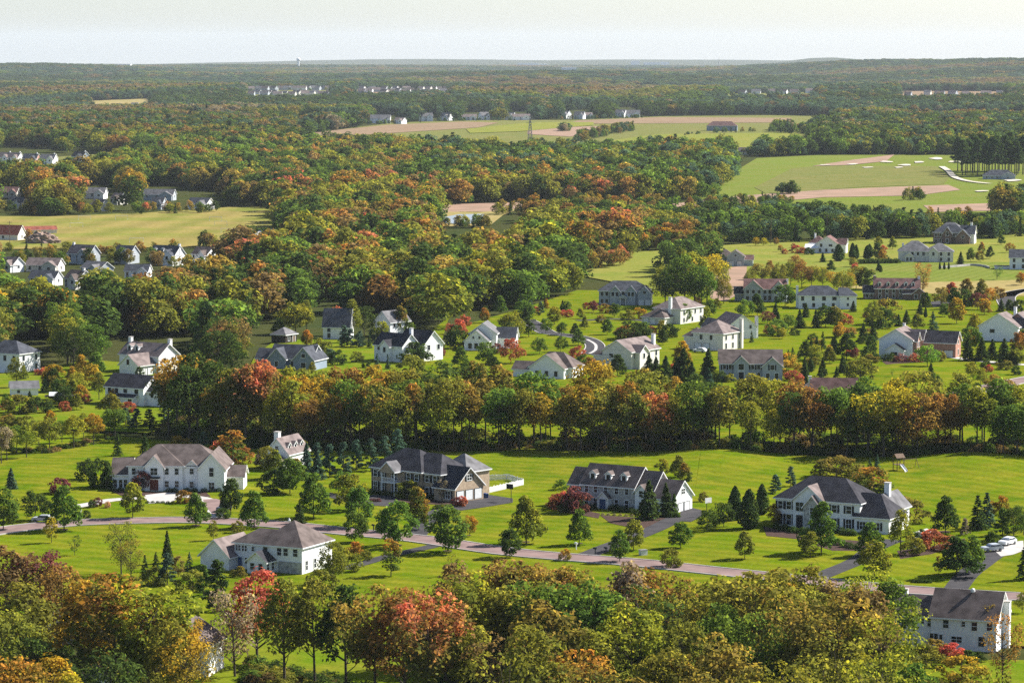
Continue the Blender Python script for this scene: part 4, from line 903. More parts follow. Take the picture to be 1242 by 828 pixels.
    h = House('white and brick house with zigzag pale and black roof gables', *Q('mf', 850, 448), -25, 'white_siding', 'taupe_shingle', **D)
    a = h.block(0, 13.4, 0, 9, 5.0, 'gable_y', 4.2); b = h.block(6, 16, 8, 20, 5.2, 'gable_y', 3.8, wall='pink_brick'); c = h.block(10, 16.6, 3, 9, 4.6, 'gable_x', 2.8, wall='pink_brick', rm='dark_shingle'); d = h.block(11, 17, 11, 16, 5.0, 'gable_x', 2.4, wall='pink_brick', rm='dark_shingle'); h.win(a, 'f', 4.6, 3.4, 1.7, 1.2); h.row(c, 'r', 4.5, 7.5, 2, 3.4); h.row(d, 'r', 12, 15, 2, 3.8); h.chimney(9, 12, 10.6, .9, .9); seen(1186, 1246, 374, 420)
    h = House('rose-roofed house mostly hidden by the tree belt', 984, 500, -5, 'pink_brick', 'rose_shingle', **D); a = h.block(0, 12, 0, 9, 4.6, 'gable_x', 4.2); h.chimney(-.4, 4.5, 9.2, .8, .9, m='white_siding'); h.row(a, 'f', 2, 10, 3, 3.4); seen(984, 1038, 464, 484)

def small_house(label, px, py, L, Dp, h, rh, yaw, wall, roof, kind='gable_x', chim=None, n=3, group='houses beyond the near woods', name='house', cat='house', wing=True, dorm=0):
    H = House(label, px, py, yaw, wall, roof, detail=1, group=group, name=name, cat=cat)
    a = H.block(0, L, 0, Dp, h, kind, rh)
    if wing: b = H.block(L * .55, L * .98, -Dp * .22, Dp * .5, h * .92, 'gable_y', rh * .7)
    H.row(a, 'f', L * .12, L * .44, max(2, n - 1), h - 1.4); 
    if h > 4: H.row(a, 'f', L * .12, L * .44, max(2, n - 1), 1.3)
    if wing: H.win(b, 'f', L * .77, h - 1.5, 1.3, 1.4)
    H.win(a, 'r', Dp * .5, h - 1.2)
    for i in range(dorm): H.dormer(L * (.15 + .3 * i), Dp * .12, h + rh * .22, 1.4, 1.3, 1.8)
    if chim is not None: H.chimney(chim * L, Dp * .5, h + rh + .9, .9, .9)
    return H

def far_houses():
    g = 'houses in the autumn trees before the sports field'
    for (lab, zx, zy, L, Dp, h, rh, yaw, wall, roof, ch, bb, dorm) in (
        ('white house with grey roof cut off at the edge before the sports field', -20, 232, 10, 7, 3.4, 2.8, -35, 'white_siding', 'taupe_shingle', None, (0, 125, 175, 230), 0),
        ('low house with long taupe roof before the sports field', 150, 232, 15, 8, 2.8, 2.8, -15, 'cream_siding', 'taupe_shingle', None, (150, 365, 172, 228), 0),
        ('white house with dark slate roofs tucked low in yellow trees', 168, 310, 12, 7, 3, 2.6, -20, 'white_siding', 'slate_shingle', None, (165, 330, 250, 308), 0),
        ('cream house with brown roof and chimney low in yellow trees', 375, 330, 8, 8, 4.2, 3, -38, 'cream_siding', 'brown_shingle', .9, (375, 490, 255, 322), 0),
        ('pale grey house with two steep brown gables below the earth heap', 392, 185, 12.5, 8, 4.6, 3.6, -30, 'grey_siding', 'taupe_shingle', .05, (390, 565, 85, 185), 0),
        ('low grey-roofed house beside the steep-gabled pair', 470, 248, 12, 8, 2.8, 2.6, -40, 'grey_siding', 'grey_shingle', None, (550, 640, 180, 230), 0),
        ('house with dark slate gables behind a row of dark shrubs', 662, 185, 8.5, 8, 4.6, 3.2, -25, 'grey_siding', 'slate_shingle', None, (662, 770, 85, 160), 0),
        ('white house with white dormers and a steep gable by the sports field', 868, 192, 14, 8, 4.8, 3.6, -30, 'white_siding', 'slate_shingle', .98, (865, 1055, 85, 190), 2),
        ('long white house with plain grey roof among dark trees', 722, 290, 10, 7, 4.4, 2.4, -8, 'white_siding', 'slate_shingle', None, (715, 850, 195, 285), 0),
        ('white gabled house with red shrubs by the far corner of the field', 1112, 182, 9, 8, 4, 3, -35, 'white_siding', 'brown_shingle', None, (1108, 1240, 98, 165), 0)):
        small_house(lab, *Q('f1', zx, zy), L, Dp, h, rh, yaw, wall, roof, chim=ch, group=g, dorm=dorm)
        x0, y0 = Q('f1', bb[0], bb[2]); x1, y1 = Q('f1', bb[1], bb[3]); seen(x0, x1, y0, y1)
    small_house('red barn with a pale base at the edge of the sports field', -10, 291, 15, 9, 3.0, 4.5, -20, 'cream_siding', 'red_shingle', n=2, name='barn', cat='barn', group='outbuildings', wing=False)
    small_house('long low red shed running behind the earth heap', 26, 284, 19, 5, 2.2, 1.6, 22, 'cream_siding', 'red_shingle', n=3, name='shed', cat='shed', group='outbuildings', wing=False)
    g = 'houses in the trees behind the sports field'
    for (lab, x, y, L, yaw, wall, roof, bb) in (
        ('grey-roofed house half hidden at the edge of the trees behind the sports field', 8, 253, 14, -30, 'white_siding', 'slate_shingle', (14, 32, 240, 252)),
        ('house with brown roof deep in the trees behind the sports field', 0, 240, 14, -10, 'cream_siding', 'rose_shingle', (0, 12, 233, 240)),
        ('white house with pale roof top showing over dark round trees', 100, 241, 18, -8, 'white_siding', 'grey_shingle', (103, 130, 228, 236)),
        ('cream house peeping out between two dark round trees', 110, 256, 10, -30, 'cream_siding', 'taupe_shingle', (110, 122, 241, 252)),
        ('cream house with lit gable behind a rounded olive tree', 134, 248, 9, -35, 'cream_siding', 'taupe_shingle', (136, 146, 238, 246)),
        ('broad hip-roofed house behind an orange tree by the sports field', 174, 243, 24, -10, 'grey_siding', 'grey_shingle', (175, 214, 229, 238)),
        ('small pale house just right of the orange tree', 183, 254, 9, -15, 'grey_siding', 'slate_shingle', (184, 200, 241, 253)),
        ('white house with dark and pale gables and a red tree in front', 227, 254, 18, -32, 'white_siding', 'grey_shingle', (227, 266, 234, 250))):
        small_house(lab, x, y, L * .82, 8, 3.9, 3.2, yaw, wall, roof, group=g, n=3); seen(*bb)
    g = 'houses on the far strip of lawn'
    for (lab, x, y, L, yaw, wall, roof) in (
        ('white twin-gabled house cut off at the left end of the far strip', -3, 197, 11, -25, 'white_siding', 'taupe_shingle'),
        ('white twin-gabled house second along the far strip', 10, 197.5, 10, -25, 'white_siding', 'taupe_shingle'),
        ('grey house with pale roof third along the far strip', 27, 199, 13, -15, 'pink_brick', 'slate_shingle'),
        ('white house with chimney and grey roof fourth along the far strip', 48, 199.5, 13, -15, 'white_siding', 'grey_shingle'),
        ('dark house with white lit gable alone at the end of the far strip', 87, 196, 13, -35, 'blue_siding', 'dark_shingle')):
        small_house(lab, x, y, L, 9, 5, 3.8, yaw, wall, roof, group=g, chim=.9, n=3); seen(x, x + 18, y - 16, y)
    g = 'white houses along the far edge of the wide fields'
    for i, (x, y, L, yaw) in enumerate(((358, 156, 18, -10), (449, 150.5, 26, -12), (463, 151, 14, -25), (478, 151.5, 14, -20), (508, 148, 16, -5), (534, 147, 22, -10), (560, 147, 20, -8), (584, 146.5, 16, -6), (612, 146, 14, -12), (622, 146.5, 20, -8), (681, 144, 16, -12), (696, 144.5, 14, -25), (708, 144, 18, -14), (746, 142, 16, -10), (758, 142, 18, -14))):
        lab = f'white house on the far edge of the wide fields, {ORD[i + 1]} from left of fifteen'
        L = L * (.6, 1.0, .75, .9, 1.2)[i % 5]; yaw += (-22, 8, 30, -8, 14)[i % 5]
        small_house(lab, x, y, L, 11, (5, 6.5, 5.5)[i % 3], (3.5, 4.5, 5)[i % 3], yaw, 'white_siding', 'grey_shingle' if i % 3 else 'taupe_shingle', group=g, n=2); seen(x - 1, x + L * .9, y - 10, y)
    small_house('long dark barn with reddish roof alone in the far fields', 857, 160, 36, 14, 6.5, 5, -6, 'blue_siding', 'rose_shingle', 'hip', n=5, group='outbuildings', name='barn', cat='barn', wing=False)
    small_house('low dark-roofed golf clubhouse under the tall bare pines', 1192, 218, 24, 12, 3.2, 4, -8, 'grey_siding', 'slate_shingle', 'hip', n=4, group='outbuildings', name='clubhouse', cat='clubhouse')
    small_house('small grey-roofed house at the wood edge before the golf course', 895, 188, 12, 10, 3, 4, -15, 'cream_siding', 'taupe_shingle', group='outbuildings', wing=False); seen(894, 912, 178, 188)
    # the far suburb: tiny, one look
    rnd = random.Random(3)
    k = 0
    for (x0, x1, y, n) in ((298, 400, 120, 17), (300, 398, 115, 15), (432, 545, 118, 14), (505, 545, 112, 6), (430, 500, 112, 8), (562, 655, 113, 7), (655, 680, 124, 3), (110, 180, 128, 5), (1000, 1020, 122, 2), (1092, 1215, 123, 7), (884, 988, 120, 6)):
        for i in range(n):
            x = x0 + (x1 - x0) * (i + rnd.uniform(.2, .8)) / n; yy = y + rnd.uniform(-.8, .8); p, t = ground_at(x, yy)
            lab = 'tiny pale house in the distant suburb among trees' if y < 123 and x1 < 550 else 'tiny pale house alone in the distant woods'
            L = rnd.uniform(10, 19)
            H = House(lab, 0, 0, rnd.uniform(-40, 10), rnd.choice(('white_siding', 'cream_siding', 'grey_siding')), rnd.choice(('grey_shingle', 'taupe_shingle', 'brown_shingle')), 0, 'houses of the distant suburb' if y < 123 and x1 < 550 else 'lone houses in the distant woods', loc=(p.x, p.y))
            H.block(0, L, 0, 11, 6, 'gable_x', 4.5)
            FARCLEAR.append((p.x, p.y)); k += 1
FARCLEAR = []
# ------------------------------------------------------------------ trees set by hand: crop, foot x, foot y, height (crop pixels), shape, tint, width
def yard():
    def many(where, group, rows):
        for c, x, y, hh, kind, tint, *w in rows:
            px, py = Q(c, x, y)
            plant_px(px, py, hh / CROP[c][2], kind, tint, where, group, w[0] if w else 1.0)
    G1 = 'trees and shrubs on the near lawns'
    many('around the long white house', G1, [
        ('z1', 230, 483, 165, 'young', 'green'), ('z1', 125, 448, 108, 'lolly', 'dark green', 1.05), ('z1', 40, 342, 76, 'fir', 'blue-green', .9), ('z1', 12, 478, 150, 'young', 'green'),
        ('z1', 185, 527, 100, 'slim', 'yellow', 1.1), ('z1', 268, 572, 78, 'spindly', 'dark green'), ('z1', 476, 438, 128, 'young', 'yellow-green', 1.1), ('z1', 703, 468, 122, 'young', 'green', 1.05),
        ('z1', 912, 473, 138, 'young', 'green', 1.05), ('z1', 828, 425, 128, 'young', 'dark green'), ('z1', 765, 518, 78, 'slim', 'olive'), ('z1', 850, 490, 45, 'bigbush', 'olive', .9),
        ('z1', 1075, 458, 78, 'fir', 'dark green', .8), ('z1', 1125, 438, 165, 'young', 'green'), ('z1', 1228, 352, 85, 'lolly', 'green', 1.1),
        ('z1', 960, 300, 120, 'tall', 'olive', 1.0), ('z1', 1040, 350, 130, 'young', 'green', 1.2), ('z1', 985, 350, 90, 'bigbush', 'dark green', 1.0), ('z1', 1100, 285, 115, 'fir', 'blue-green', .8), ('z1', 1140, 300, 100, 'fir', 'blue-green', .8),
        ('z1', 835, 262, 140, 'slim', 'orange-topped green', 1.7), ('z1', 800, 250, 90, 'bigbush', 'red'), ('z1', 362, 335, 108, 'bigbush', 'dark green', .75), ('z1', 310, 312, 78, 'bigbush', 'dark green', .8), ('z1', 395, 330, 70, 'bigbush', 'green', .8),
        ('z1', 422, 222, 82, 'spruce', 'dark green', 1.1), ('z1', 520, 222, 84, 'spruce', 'dark green', 1.1), ('z1', 214, 356, 58, 'bigbush', 'purple', 1.2), ('z1', 505, 345, 78, 'lolly', 'purple', 1.05),
        ('z1', 640, 182, 40, 'bigbush', 'golden', 1.3), ('z1', 730, 188, 56, 'softpine', 'blue-green', 1.3), ('z1', 350, 398, 34, 'bigbush', 'purple', .9), ('z1', 330, 402, 30, 'bigbush', 'dark green', .9), ('z1', 385, 402, 24, 'bigbush', 'pale pink', .9),
        ('z1', 660, 385, 50, 'bigbush', 'rust', 1.0), ('z1', 800, 440, 40, 'bigbush', 'dark green', 1.2), ('z1', 310, 440, 32, 'bigbush', 'dark green', .9), ('z1', 870, 250, 60, 'bigbush', 'rust'), ('z1', 1090, 235, 70, 'young', 'olive', 1.0), ('z1', 985, 300, 110, 'young', 'yellow-green', 1.0), ('z1', 1060, 320, 95, 'young', 'orange-topped green', 1.2), ('z1', 935, 265, 70, 'young', 'grey', 1.0),
        ('A', 875, 482, 95, 'column', 'dark green', .8), ('A', 560, 488, 70, 'column', 'dark green', .9), ('A', 1040, 470, 40, 'column', 'dark green'),
    ] + [('A', x, 498, 34, 'bush', 'dark green', 1.1) for x in (180, 235, 290, 345, 620, 665, 760, 820, 900, 960, 1010)] + [('A', x, 588, 20, 'bush', 'dark green', 1.2) for x in (450, 490, 530, 570, 610, 650, 690, 730)])
    many('on bank beside the long white house', G1, [
        ('z1', 25, 238, 112, 'tall', 'olive', 1.3), ('z1', 95, 228, 118, 'tall', 'yellow-green', 1.3), ('z1', 178, 205, 122, 'tall', 'olive', 1.3), ('z1', 265, 192, 122, 'tall', 'yellow', 1.3), ('z1', 335, 178, 115, 'tall', 'golden', 1.3),
        ('z1', 412, 158, 112, 'tall', 'green', 1.4), ('z1', 222, 170, 80, 'tall', 'dark green', 1.3), ('z1', 300, 150, 90, 'tall', 'yellow-green', 1.2), ('z1', 375, 150, 80, 'tall', 'green', 1.3), ('z1', 5, 250, 130, 'tall', 'grey', 1.3), ('z1', 60, 210, 100, 'tall', 'green', 1.3), ('z1', 140, 190, 100, 'tall', 'olive', 1.3)])
    many('around the brown-hipped house', G1, [
        ('z1', 435, 640, 195, 'thin', 'olive', .95), ('z1', 470, 660, 150, 'thin', 'russet olive', .9), ('z1', 600, 600, 118, 'fir', 'dark green', .6), ('w1', 560, 250, 70, 'spruce', 'dark green'), ('w1', 520, 280, 90, 'spruce', 'dark green'), ('w1', 600, 300, 110, 'softpine', 'blue-green'),
        ('w1', 680, 250, 70, 'spruce', 'blue-green'), ('w1', 640, 270, 80, 'slim', 'brown', 1.4), ('w1', 780, 390, 175, 'softpine', 'dark green', .9), ('w1', 730, 340, 110, 'softpine', 'green'), ('w1', 560, 300, 70, 'bigbush', 'olive'), ('w1', 690, 320, 80, 'bigbush', 'olive', 1.2),
        ('w1', 1195, 300, 160, 'broad', 'olive', .9), ('w1', 1150, 330, 90, 'bigbush', 'olive'), ('w1', 860, 270, 40, 'bigbush', 'russet olive'), ('w1', 1020, 250, 40, 'bigbush', 'yellow-green')])
    many('around the tan brick house', G1, [
        ('z2', 60, 525, 115, 'young', 'green', .9), ('z2', 45, 410, 135, 'young', 'yellow-green', 1.0), ('z2', 75, 470, 150, 'young', 'green'), ('z2', 215, 540, 170, 'young', 'green', 1.0), ('z2', 287, 480, 155, 'young', 'orange-topped green', .9), ('z2', 395, 560, 172, 'young', 'green', 1.1),
        ('z2', 472, 503, 78, 'lolly', 'orange', .9), ('z2', 252, 366, 66, 'bigbush', 'yellow-green', 1.1), ('z2', 372, 375, 80, 'spindly', 'grey'), ('z2', 445, 392, 38, 'bigbush', 'red', 1.0), ('z2', 425, 392, 34, 'bigbush', 'purple'), ('z2', 190, 645, 140, 'slim', 'orange-topped green', 1.3), ('z2', 410, 645, 90, 'spindly', 'olive', .8),
        ('z2', 20, 290, 118, 'softpine', 'blue-green', .9), ('z2', 65, 268, 105, 'softpine', 'blue-green', .9), ('z2', 118, 270, 112, 'softpine', 'blue-green', .9), ('z2', 168, 256, 108, 'softpine', 'blue-green', .9), ('z2', 214, 240, 116, 'softpine', 'blue-green', .9), ('z2', -30, 290, 110, 'softpine', 'blue-green', .9), ('z2', -75, 280, 105, 'softpine', 'blue-green', .9),
        ('z2', 62, 580, 60, 'bigbush', 'orange', 1.0), ('z2', 100, 590, 40, 'bigbush', 'olive'), ('z2', 20, 630, 90, 'bigbush', 'yellow-green')] +
        [('B', x, y, 34, 'bush', 'dark green', 1.1) for x, y in ((140, 440), (190, 448), (235, 455), (400, 480), (440, 485), (490, 470), (530, 475), (560, 545), (590, 540), (640, 480), (670, 475))] + [('B', x, 498, 26, 'bush', 'purple') for x in (115, 140, 165)])
    many('around the grey stone house', G1, [
        ('z2', 675, 530, 175, 'young', 'yellow-green', 1.0), ('z2', 617, 580, 110, 'young', 'dark green', 1.1), ('z2', 865, 534, 132, 'young', 'green', 1.0), ('z2', 1010, 595, 115, 'young', 'green'), ('z2', 1060, 555, 115, 'young', 'yellow-green'),
        ('z2', 1115, 442, 140, 'fir', 'dark green', .95), ('z2', 1175, 432, 122, 'fir', 'dark green', .8), ('z2', 1205, 430, 80, 'fir', 'green', .7), ('z2', 800, 402, 66, 'bigbush', 'red', 1.0), ('z2', 770, 395, 44, 'bigbush', 'red', .9), ('z2', 855, 412, 92, 'bigbush', 'purple', 1.0), ('z2', 830, 412, 60, 'bigbush', 'dark green', 1.2), ('z2', 800, 330, 40, 'bigbush', 'green'),
        ('z2', 1165, 285, 62, 'young', 'yellow-green', 1.1), ('z2', 1222, 292, 82, 'young', 'olive', 1.1), ('z3', 25, 322, 82, 'young', 'orange-topped green', 1.1), ('z2', 1195, 614, 70, 'bigbush', 'olive'), ('z2', 1228, 545, 95, 'young', 'green', 1.1), ('z2', 815, 590, 45, 'bigbush', 'orange', .8), ('C', 1085, 385, 70, 'bigbush', 'russet olive', .8)] +
        [('C', x, y, 40, 'bush', 'dark green', 1.1) for x, y in ((250, 425), (285, 430), (330, 430), (465, 435), (500, 440), (540, 450), (590, 455), (620, 470), (900, 490), (860, 492))] + [('C', x, 470 + (x - 400) * .06, 16, 'bush', 'grey', 1.1) for x in (400, 440, 480, 520, 560, 600)])
    many('around the black-roofed white house', G1, [
        ('z3', 108, 484, 78, 'lolly', 'dark green', 1.15), ('z3', 165, 470, 90, 'lolly', 'dark green', 1.15), ('z3', 205, 445, 120, 'column', 'dark green', 1.1), ('z3', 255, 476, 140, 'column', 'dark green', 1.15), ('z3', 302, 425, 108, 'column', 'dark green', 1.1),
        ('z3', 350, 350, 66, 'softpine', 'blue-green', 1.2), ('z3', 405, 325, 70, 'softpine', 'blue-green'), ('z3', 345, 465, 78, 'lolly', 'orange', .85), ('z3', 515, 562, 185, 'young', 'green', 1.05), ('z3', 475, 580, 100, 'slim', 'olive', 1.6), ('z3', 240, 585, 102, 'young', 'olive', 1.1),
        ('z3', 690, 575, 125, 'young', 'green', 1.1), ('z3', 705, 650, 135, 'young', 'yellow-green', 1.1), ('z3', 800, 565, 160, 'broad', 'yellow-green', 1.0), ('z3', 750, 475, 85, 'lolly', 'pale pink', .9), ('z3', 570, 295, 78, 'bigbush', 'russet olive', 1.7), ('z3', 700, 345, 95, 'bigbush', 'orange-topped green', 1.4), ('z3', 640, 320, 70, 'bigbush', 'olive', 1.3),
        ('z3', 688, 268, 44, 'spruce', 'blue-green', 1.1), ('z3', 714, 268, 58, 'spruce', 'blue-green', 1.1), ('z3', 805, 455, 98, 'bigbush', 'russet olive', 1.3), ('z3', 840, 570, 70, 'bigbush', 'olive'), ('z3', 960, 495, 140, 'young', 'dark green', 1.05), ('z3', 920, 552, 78, 'bigbush', 'red', 1.2), ('z3', 1075, 480, 125, 'spruce', 'dark green', 1.3),
        ('z3', 1108, 470, 125, 'spruce', 'blue-green', 1.2), ('z3', 1160, 425, 70, 'bigbush', 'orange', .8), ('z3', 1165, 500, 95, 'softpine', 'green', 1.1), ('z3', 1205, 515, 120, 'broad', 'dark green', 1.0), ('z3', 1030, 500, 60, 'softpine', 'grey'), ('z3', 1240, 500, 110, 'broad', 'green'),
        ('z3', 1000, 650, 150, 'young', 'dark green', 1.5), ('z3', 1058, 635, 135, 'young', 'green', .9), ('z3', 1245, 660, 130, 'spruce', 'dark green'), ('z3', 1135, 530, 50, 'bigbush', 'dark green'), ('z3', 990, 525, 26, 'bush', 'yellow-green', 1.3), ('z3', 935, 640, 70, 'slim', 'rust'), ('z3', 870, 530, 55, 'bigbush', 'dark green')] +
        [('D', x, y, 46, 'bush', 'dark green', 1.1) for x, y in ((130, 510), (180, 525), (240, 540), (300, 545), (340, 550), (560, 545), (600, 555), (640, 560), (545, 625), (590, 640), (640, 650), (490, 600))] + [('D', 485, 590, 40, 'bush', 'pale pink', 1.2)] +
        [('z8', x, 758 + (x - 40) * .02, 24, 'bush', 'dark green') for x in (45, 68, 92, 118, 142)])
    many('around the white house by the bare tree', G1, [
        ('w3', 1165, 660, 260, 'thin', 'rust', .75), ('w3', 1105, 520, 160, 'thin', 'golden', .8), ('w3', 920, 560, 70, 'bigbush', 'russet olive', 1.3), ('w3', 980, 570, 65, 'bigbush', 'red', 1.2), ('w3', 1040, 580, 50, 'bigbush', 'dark green', 1.2), ('w3', 1080, 575, 40, 'bigbush', 'dark green'), ('w3', 890, 590, 80, 'bigbush', 'olive', 1.3), ('w3', 1020, 640, 90, 'bigbush', 'golden', 1.4), ('w3', 1235, 400, 80, 'broad', 'yellow-green')])
    G2 = 'trees and shrubs around the middle-distance houses'
    many('near the twin-black-gabled white house', G2, [
        ('z5', 140, 525, 56, 'spruce', 'blue-green'), ('z5', 178, 525, 54, 'spruce', 'blue-green'), ('z5', 262, 565, 95, 'young', 'olive', 1.2), ('z5', 362, 482, 38, 'bigbush', 'purple', 1.1), ('z5', 45, 445, 62, 'softpine', 'blue-green', 1.1), ('z5', 80, 445, 55, 'softpine', 'blue-green', 1.1), ('z5', 112, 450, 52, 'spruce', 'dark green'), ('z5', 275, 500, 75, 'bigbush', 'dark green', 1.2), ('z5', 320, 440, 30, 'bigbush', 'yellow'), ('z5', 20, 430, 60, 'softpine', 'blue-green', 1.1), ('z5', 65, 500, 40, 'bigbush', 'olive'), ('z5', 100, 520, 30, 'bigbush', 'dark green')])
    many('near the three-windowed pale house', G2, [
        ('z5', 440, 520, 78, 'young', 'green', 1.15), ('z5', 530, 505, 80, 'young', 'green', 1.1), ('z5', 557, 535, 58, 'young', 'dark green', 1.2), ('z5', 620, 505, 92, 'lolly', 'red', 1.0), ('z5', 568, 432, 60, 'lolly', 'green', 1.0), ('z5', 625, 425, 105, 'lolly', 'yellow-green', 1.1), ('z5', 684, 410, 80, 'slim', 'dark green', 1.5), ('z5', 722, 472, 62, 'lolly', 'green', 1.0), ('z5', 798, 463, 56, 'lolly', 'dark green', .9), ('z5', 745, 397, 58, 'lolly', 'green', .9),
        ('z5', 802, 404, 48, 'lolly', 'dark green'), ('z5', 776, 365, 66, 'young', 'yellow-green', 1.2), ('z5', 862, 440, 62, 'young', 'green', 1.1), ('z5', 850, 405, 46, 'young', 'dark green', 1.1), ('z5', 885, 382, 46, 'young', 'olive', 1.1), ('z5', 860, 490, 50, 'bigbush', 'red', .9), ('z5', 565, 470, 40, 'bigbush', 'purple', .9), ('z5', 430, 400, 56, 'bigbush', 'red'), ('z5', 455, 370, 40, 'bigbush', 'red'), ('z5', 525, 360, 55, 'young', 'orange', 1.1), ('z5', 430, 450, 80, 'bigbush', 'dark green'),
        ('z5', 655, 322, 42, 'softpine', 'blue-green', 1.1), ('z5', 690, 328, 48, 'softpine', 'blue-green', 1.1), ('z5', 726, 332, 46, 'softpine', 'blue-green', 1.1), ('z5', 820, 325, 46, 'young', 'green'), ('z5', 640, 360, 40, 'young', 'olive'), ('z5', 900, 540, 60, 'bigbush', 'rust'), ('z5', 880, 510, 40, 'bigbush', 'green'), ('z5', 610, 395, 50, 'bigbush', 'dark green')])
    many('near the turning-circle cream houses', G2, [
        ('z5', 965, 402, 58, 'young', 'green', 1.0), ('z5', 916, 322, 42, 'lolly', 'purple', 1.1), ('z5', 958, 325, 36, 'bigbush', 'rust', 1.2), ('z5', 992, 340, 52, 'lolly', 'dark green', 1.05), ('z5', 1052, 418, 66, 'bigbush', 'dark green', 1.5), ('z5', 1030, 415, 50, 'bigbush', 'rust', 1.1), ('z5', 1002, 550, 80, 'young', 'dark green', 1.3), ('z5', 1115, 566, 92, 'fir', 'dark green', 1.0), ('z5', 1140, 570, 90, 'fir', 'dark green', .9), ('z5', 1175, 574, 96, 'fir', 'dark green', 1.0), ('z5', 1215, 565, 85, 'fir', 'dark green', .9), ('z5', 1235, 545, 120, 'young', 'golden', .9),
        ('z5', 1160, 400, 52, 'young', 'olive'), ('z5', 1190, 410, 50, 'bigbush', 'dark green', 1.0), ('z5', 1165, 440, 60, 'young', 'dark green'), ('z5', 1198, 400, 40, 'fir', 'dark green'), ('z5', 1080, 345, 40, 'bigbush', 'golden', 1.2), ('z5', 1100, 390, 36, 'bigbush', 'green'), ('z5', 1040, 350, 40, 'bigbush', 'olive'), ('z5', 945, 360, 30, 'bigbush', 'russet olive', 1.2), ('z5', 1080, 410, 36, 'bigbush', 'green'), ('z5', 1125, 400, 30, 'bush', 'purple'), ('z5', 1240, 360, 70, 'young', 'green', 1.1), ('z5', 870, 345, 40, 'young', 'yellow-green', 1.1)])
    many('near the white-gabled grey house', G2, [
        ('z6', 20, 570, 120, 'fir', 'dark green', 1.1), ('z6', 50, 590, 90, 'fir', 'dark green', 1.0), ('z6', 110, 555, 105, 'fir', 'dark green', .95), ('z6', 110, 590, 70, 'fir', 'blue-green', .9), ('z6', 265, 430, 42, 'spruce', 'dark green'), ('z6', 190, 572, 30, 'bigbush', 'yellow-green'), ('z6', 392, 545, 80, 'bigbush', 'golden', 1.0), ('z6', 412, 565, 36, 'bigbush', 'red', 1.5), ('z6', 412, 488, 42, 'spruce', 'dark green', 1.2), ('z6', 432, 488, 30, 'spruce', 'dark green', 1.2), ('z6', 396, 488, 34, 'spruce', 'dark green', 1.2), ('z6', 150, 570, 40, 'bush', 'dark green'), ('z6', 440, 570, 24, 'bush', 'red', 1.3)])
    many('on lawn before the pink brick house', G2, [
        ('z6', 455, 550, 66, 'fir', 'dark green', .8), ('z6', 520, 550, 68, 'fir', 'dark green', .75), ('z6', 590, 540, 62, 'fir', 'dark green', .8), ('z6', 510, 560, 50, 'fir', 'dark green', .8), ('z6', 570, 565, 50, 'fir', 'dark green', .8), ('z6', 545, 505, 62, 'young', 'olive', 1.2), ('z6', 605, 490, 95, 'young', 'dark green', 1.1), ('z6', 635, 495, 46, 'lolly', 'purple', .9), ('z6', 655, 562, 76, 'bigbush', 'olive', 1.2), ('z6', 478, 475, 56, 'fir', 'dark green', .9), ('z6', 498, 460, 52, 'fir', 'dark green', .8), ('z6', 520, 455, 64, 'spruce', 'dark green'), ('z6', 556, 450, 42, 'fir', 'dark green'), ('z6', 485, 420, 24, 'bush', 'dark green'), ('z6', 665, 428, 68, 'fir', 'dark green', .9), ('z6', 700, 420, 62, 'fir', 'dark green', .9),
        ('z6', 590, 395, 24, 'bush', 'red', 1.2), ('z6', 620, 400, 26, 'bush', 'rust', 1.2), ('z6', 495, 570, 20, 'bush', 'yellow-green', 1.2), ('z6', 540, 570, 20, 'bush', 'yellow-green', 1.2), ('z6', 575, 572, 20, 'bush', 'yellow-green', 1.2)])
    many('around the pink brick house', G2, [
        ('z6', 895, 525, 78, 'lolly', 'bright green', 1.2), ('z6', 930, 608, 60, 'lolly', 'dark green', .8), ('z6', 1004, 580, 44, 'spindly', 'olive'), ('z6', 1072, 615, 44, 'lolly', 'dark green', .8), ('z6', 1065, 540, 42, 'fir', 'dark green'), ('z6', 1102, 535, 48, 'lolly', 'dark green', .9), ('z6', 1040, 495, 82, 'fir', 'dark green', 1.0), ('z6', 1090, 496, 84, 'fir', 'dark green', 1.0), ('z6', 1128, 492, 74, 'fir', 'dark green', 1.0), ('z6', 1170, 505, 90, 'fir', 'dark green', 1.0), ('z6', 1203, 508, 70, 'fir', 'dark green', 1.0), ('z6', 1150, 640, 95, 'lolly', 'russet olive', 1.4), ('z6', 1240, 450, 70, 'young', 'green'), ('z6', 1222, 470, 80, 'young', 'rust'),
        ('z6', 1000, 362, 92, 'young', 'golden', 1.0), ('z6', 1065, 405, 80, 'young', 'yellow', 1.1), ('z6', 915, 385, 68, 'spruce', 'blue-green', 1.1), ('z6', 858, 382, 56, 'young', 'olive', 1.3), ('z6', 820, 365, 52, 'fir', 'dark green'), ('z6', 792, 372, 44, 'fir', 'dark green'), ('z6', 1100, 330, 60, 'young', 'golden', 1.1), ('z6', 690, 500, 60, 'bigbush', 'dark green'), ('z6', 760, 500, 30, 'bush', 'dark green', 1.2), ('z6', 800, 505, 30, 'bush', 'purple', 1.2), ('z6', 850, 505, 30, 'bush', 'red', 1.2), ('z6', 940, 500, 40, 'bigbush', 'russet olive'), ('z6', 770, 560, 30, 'spindly', 'green')])
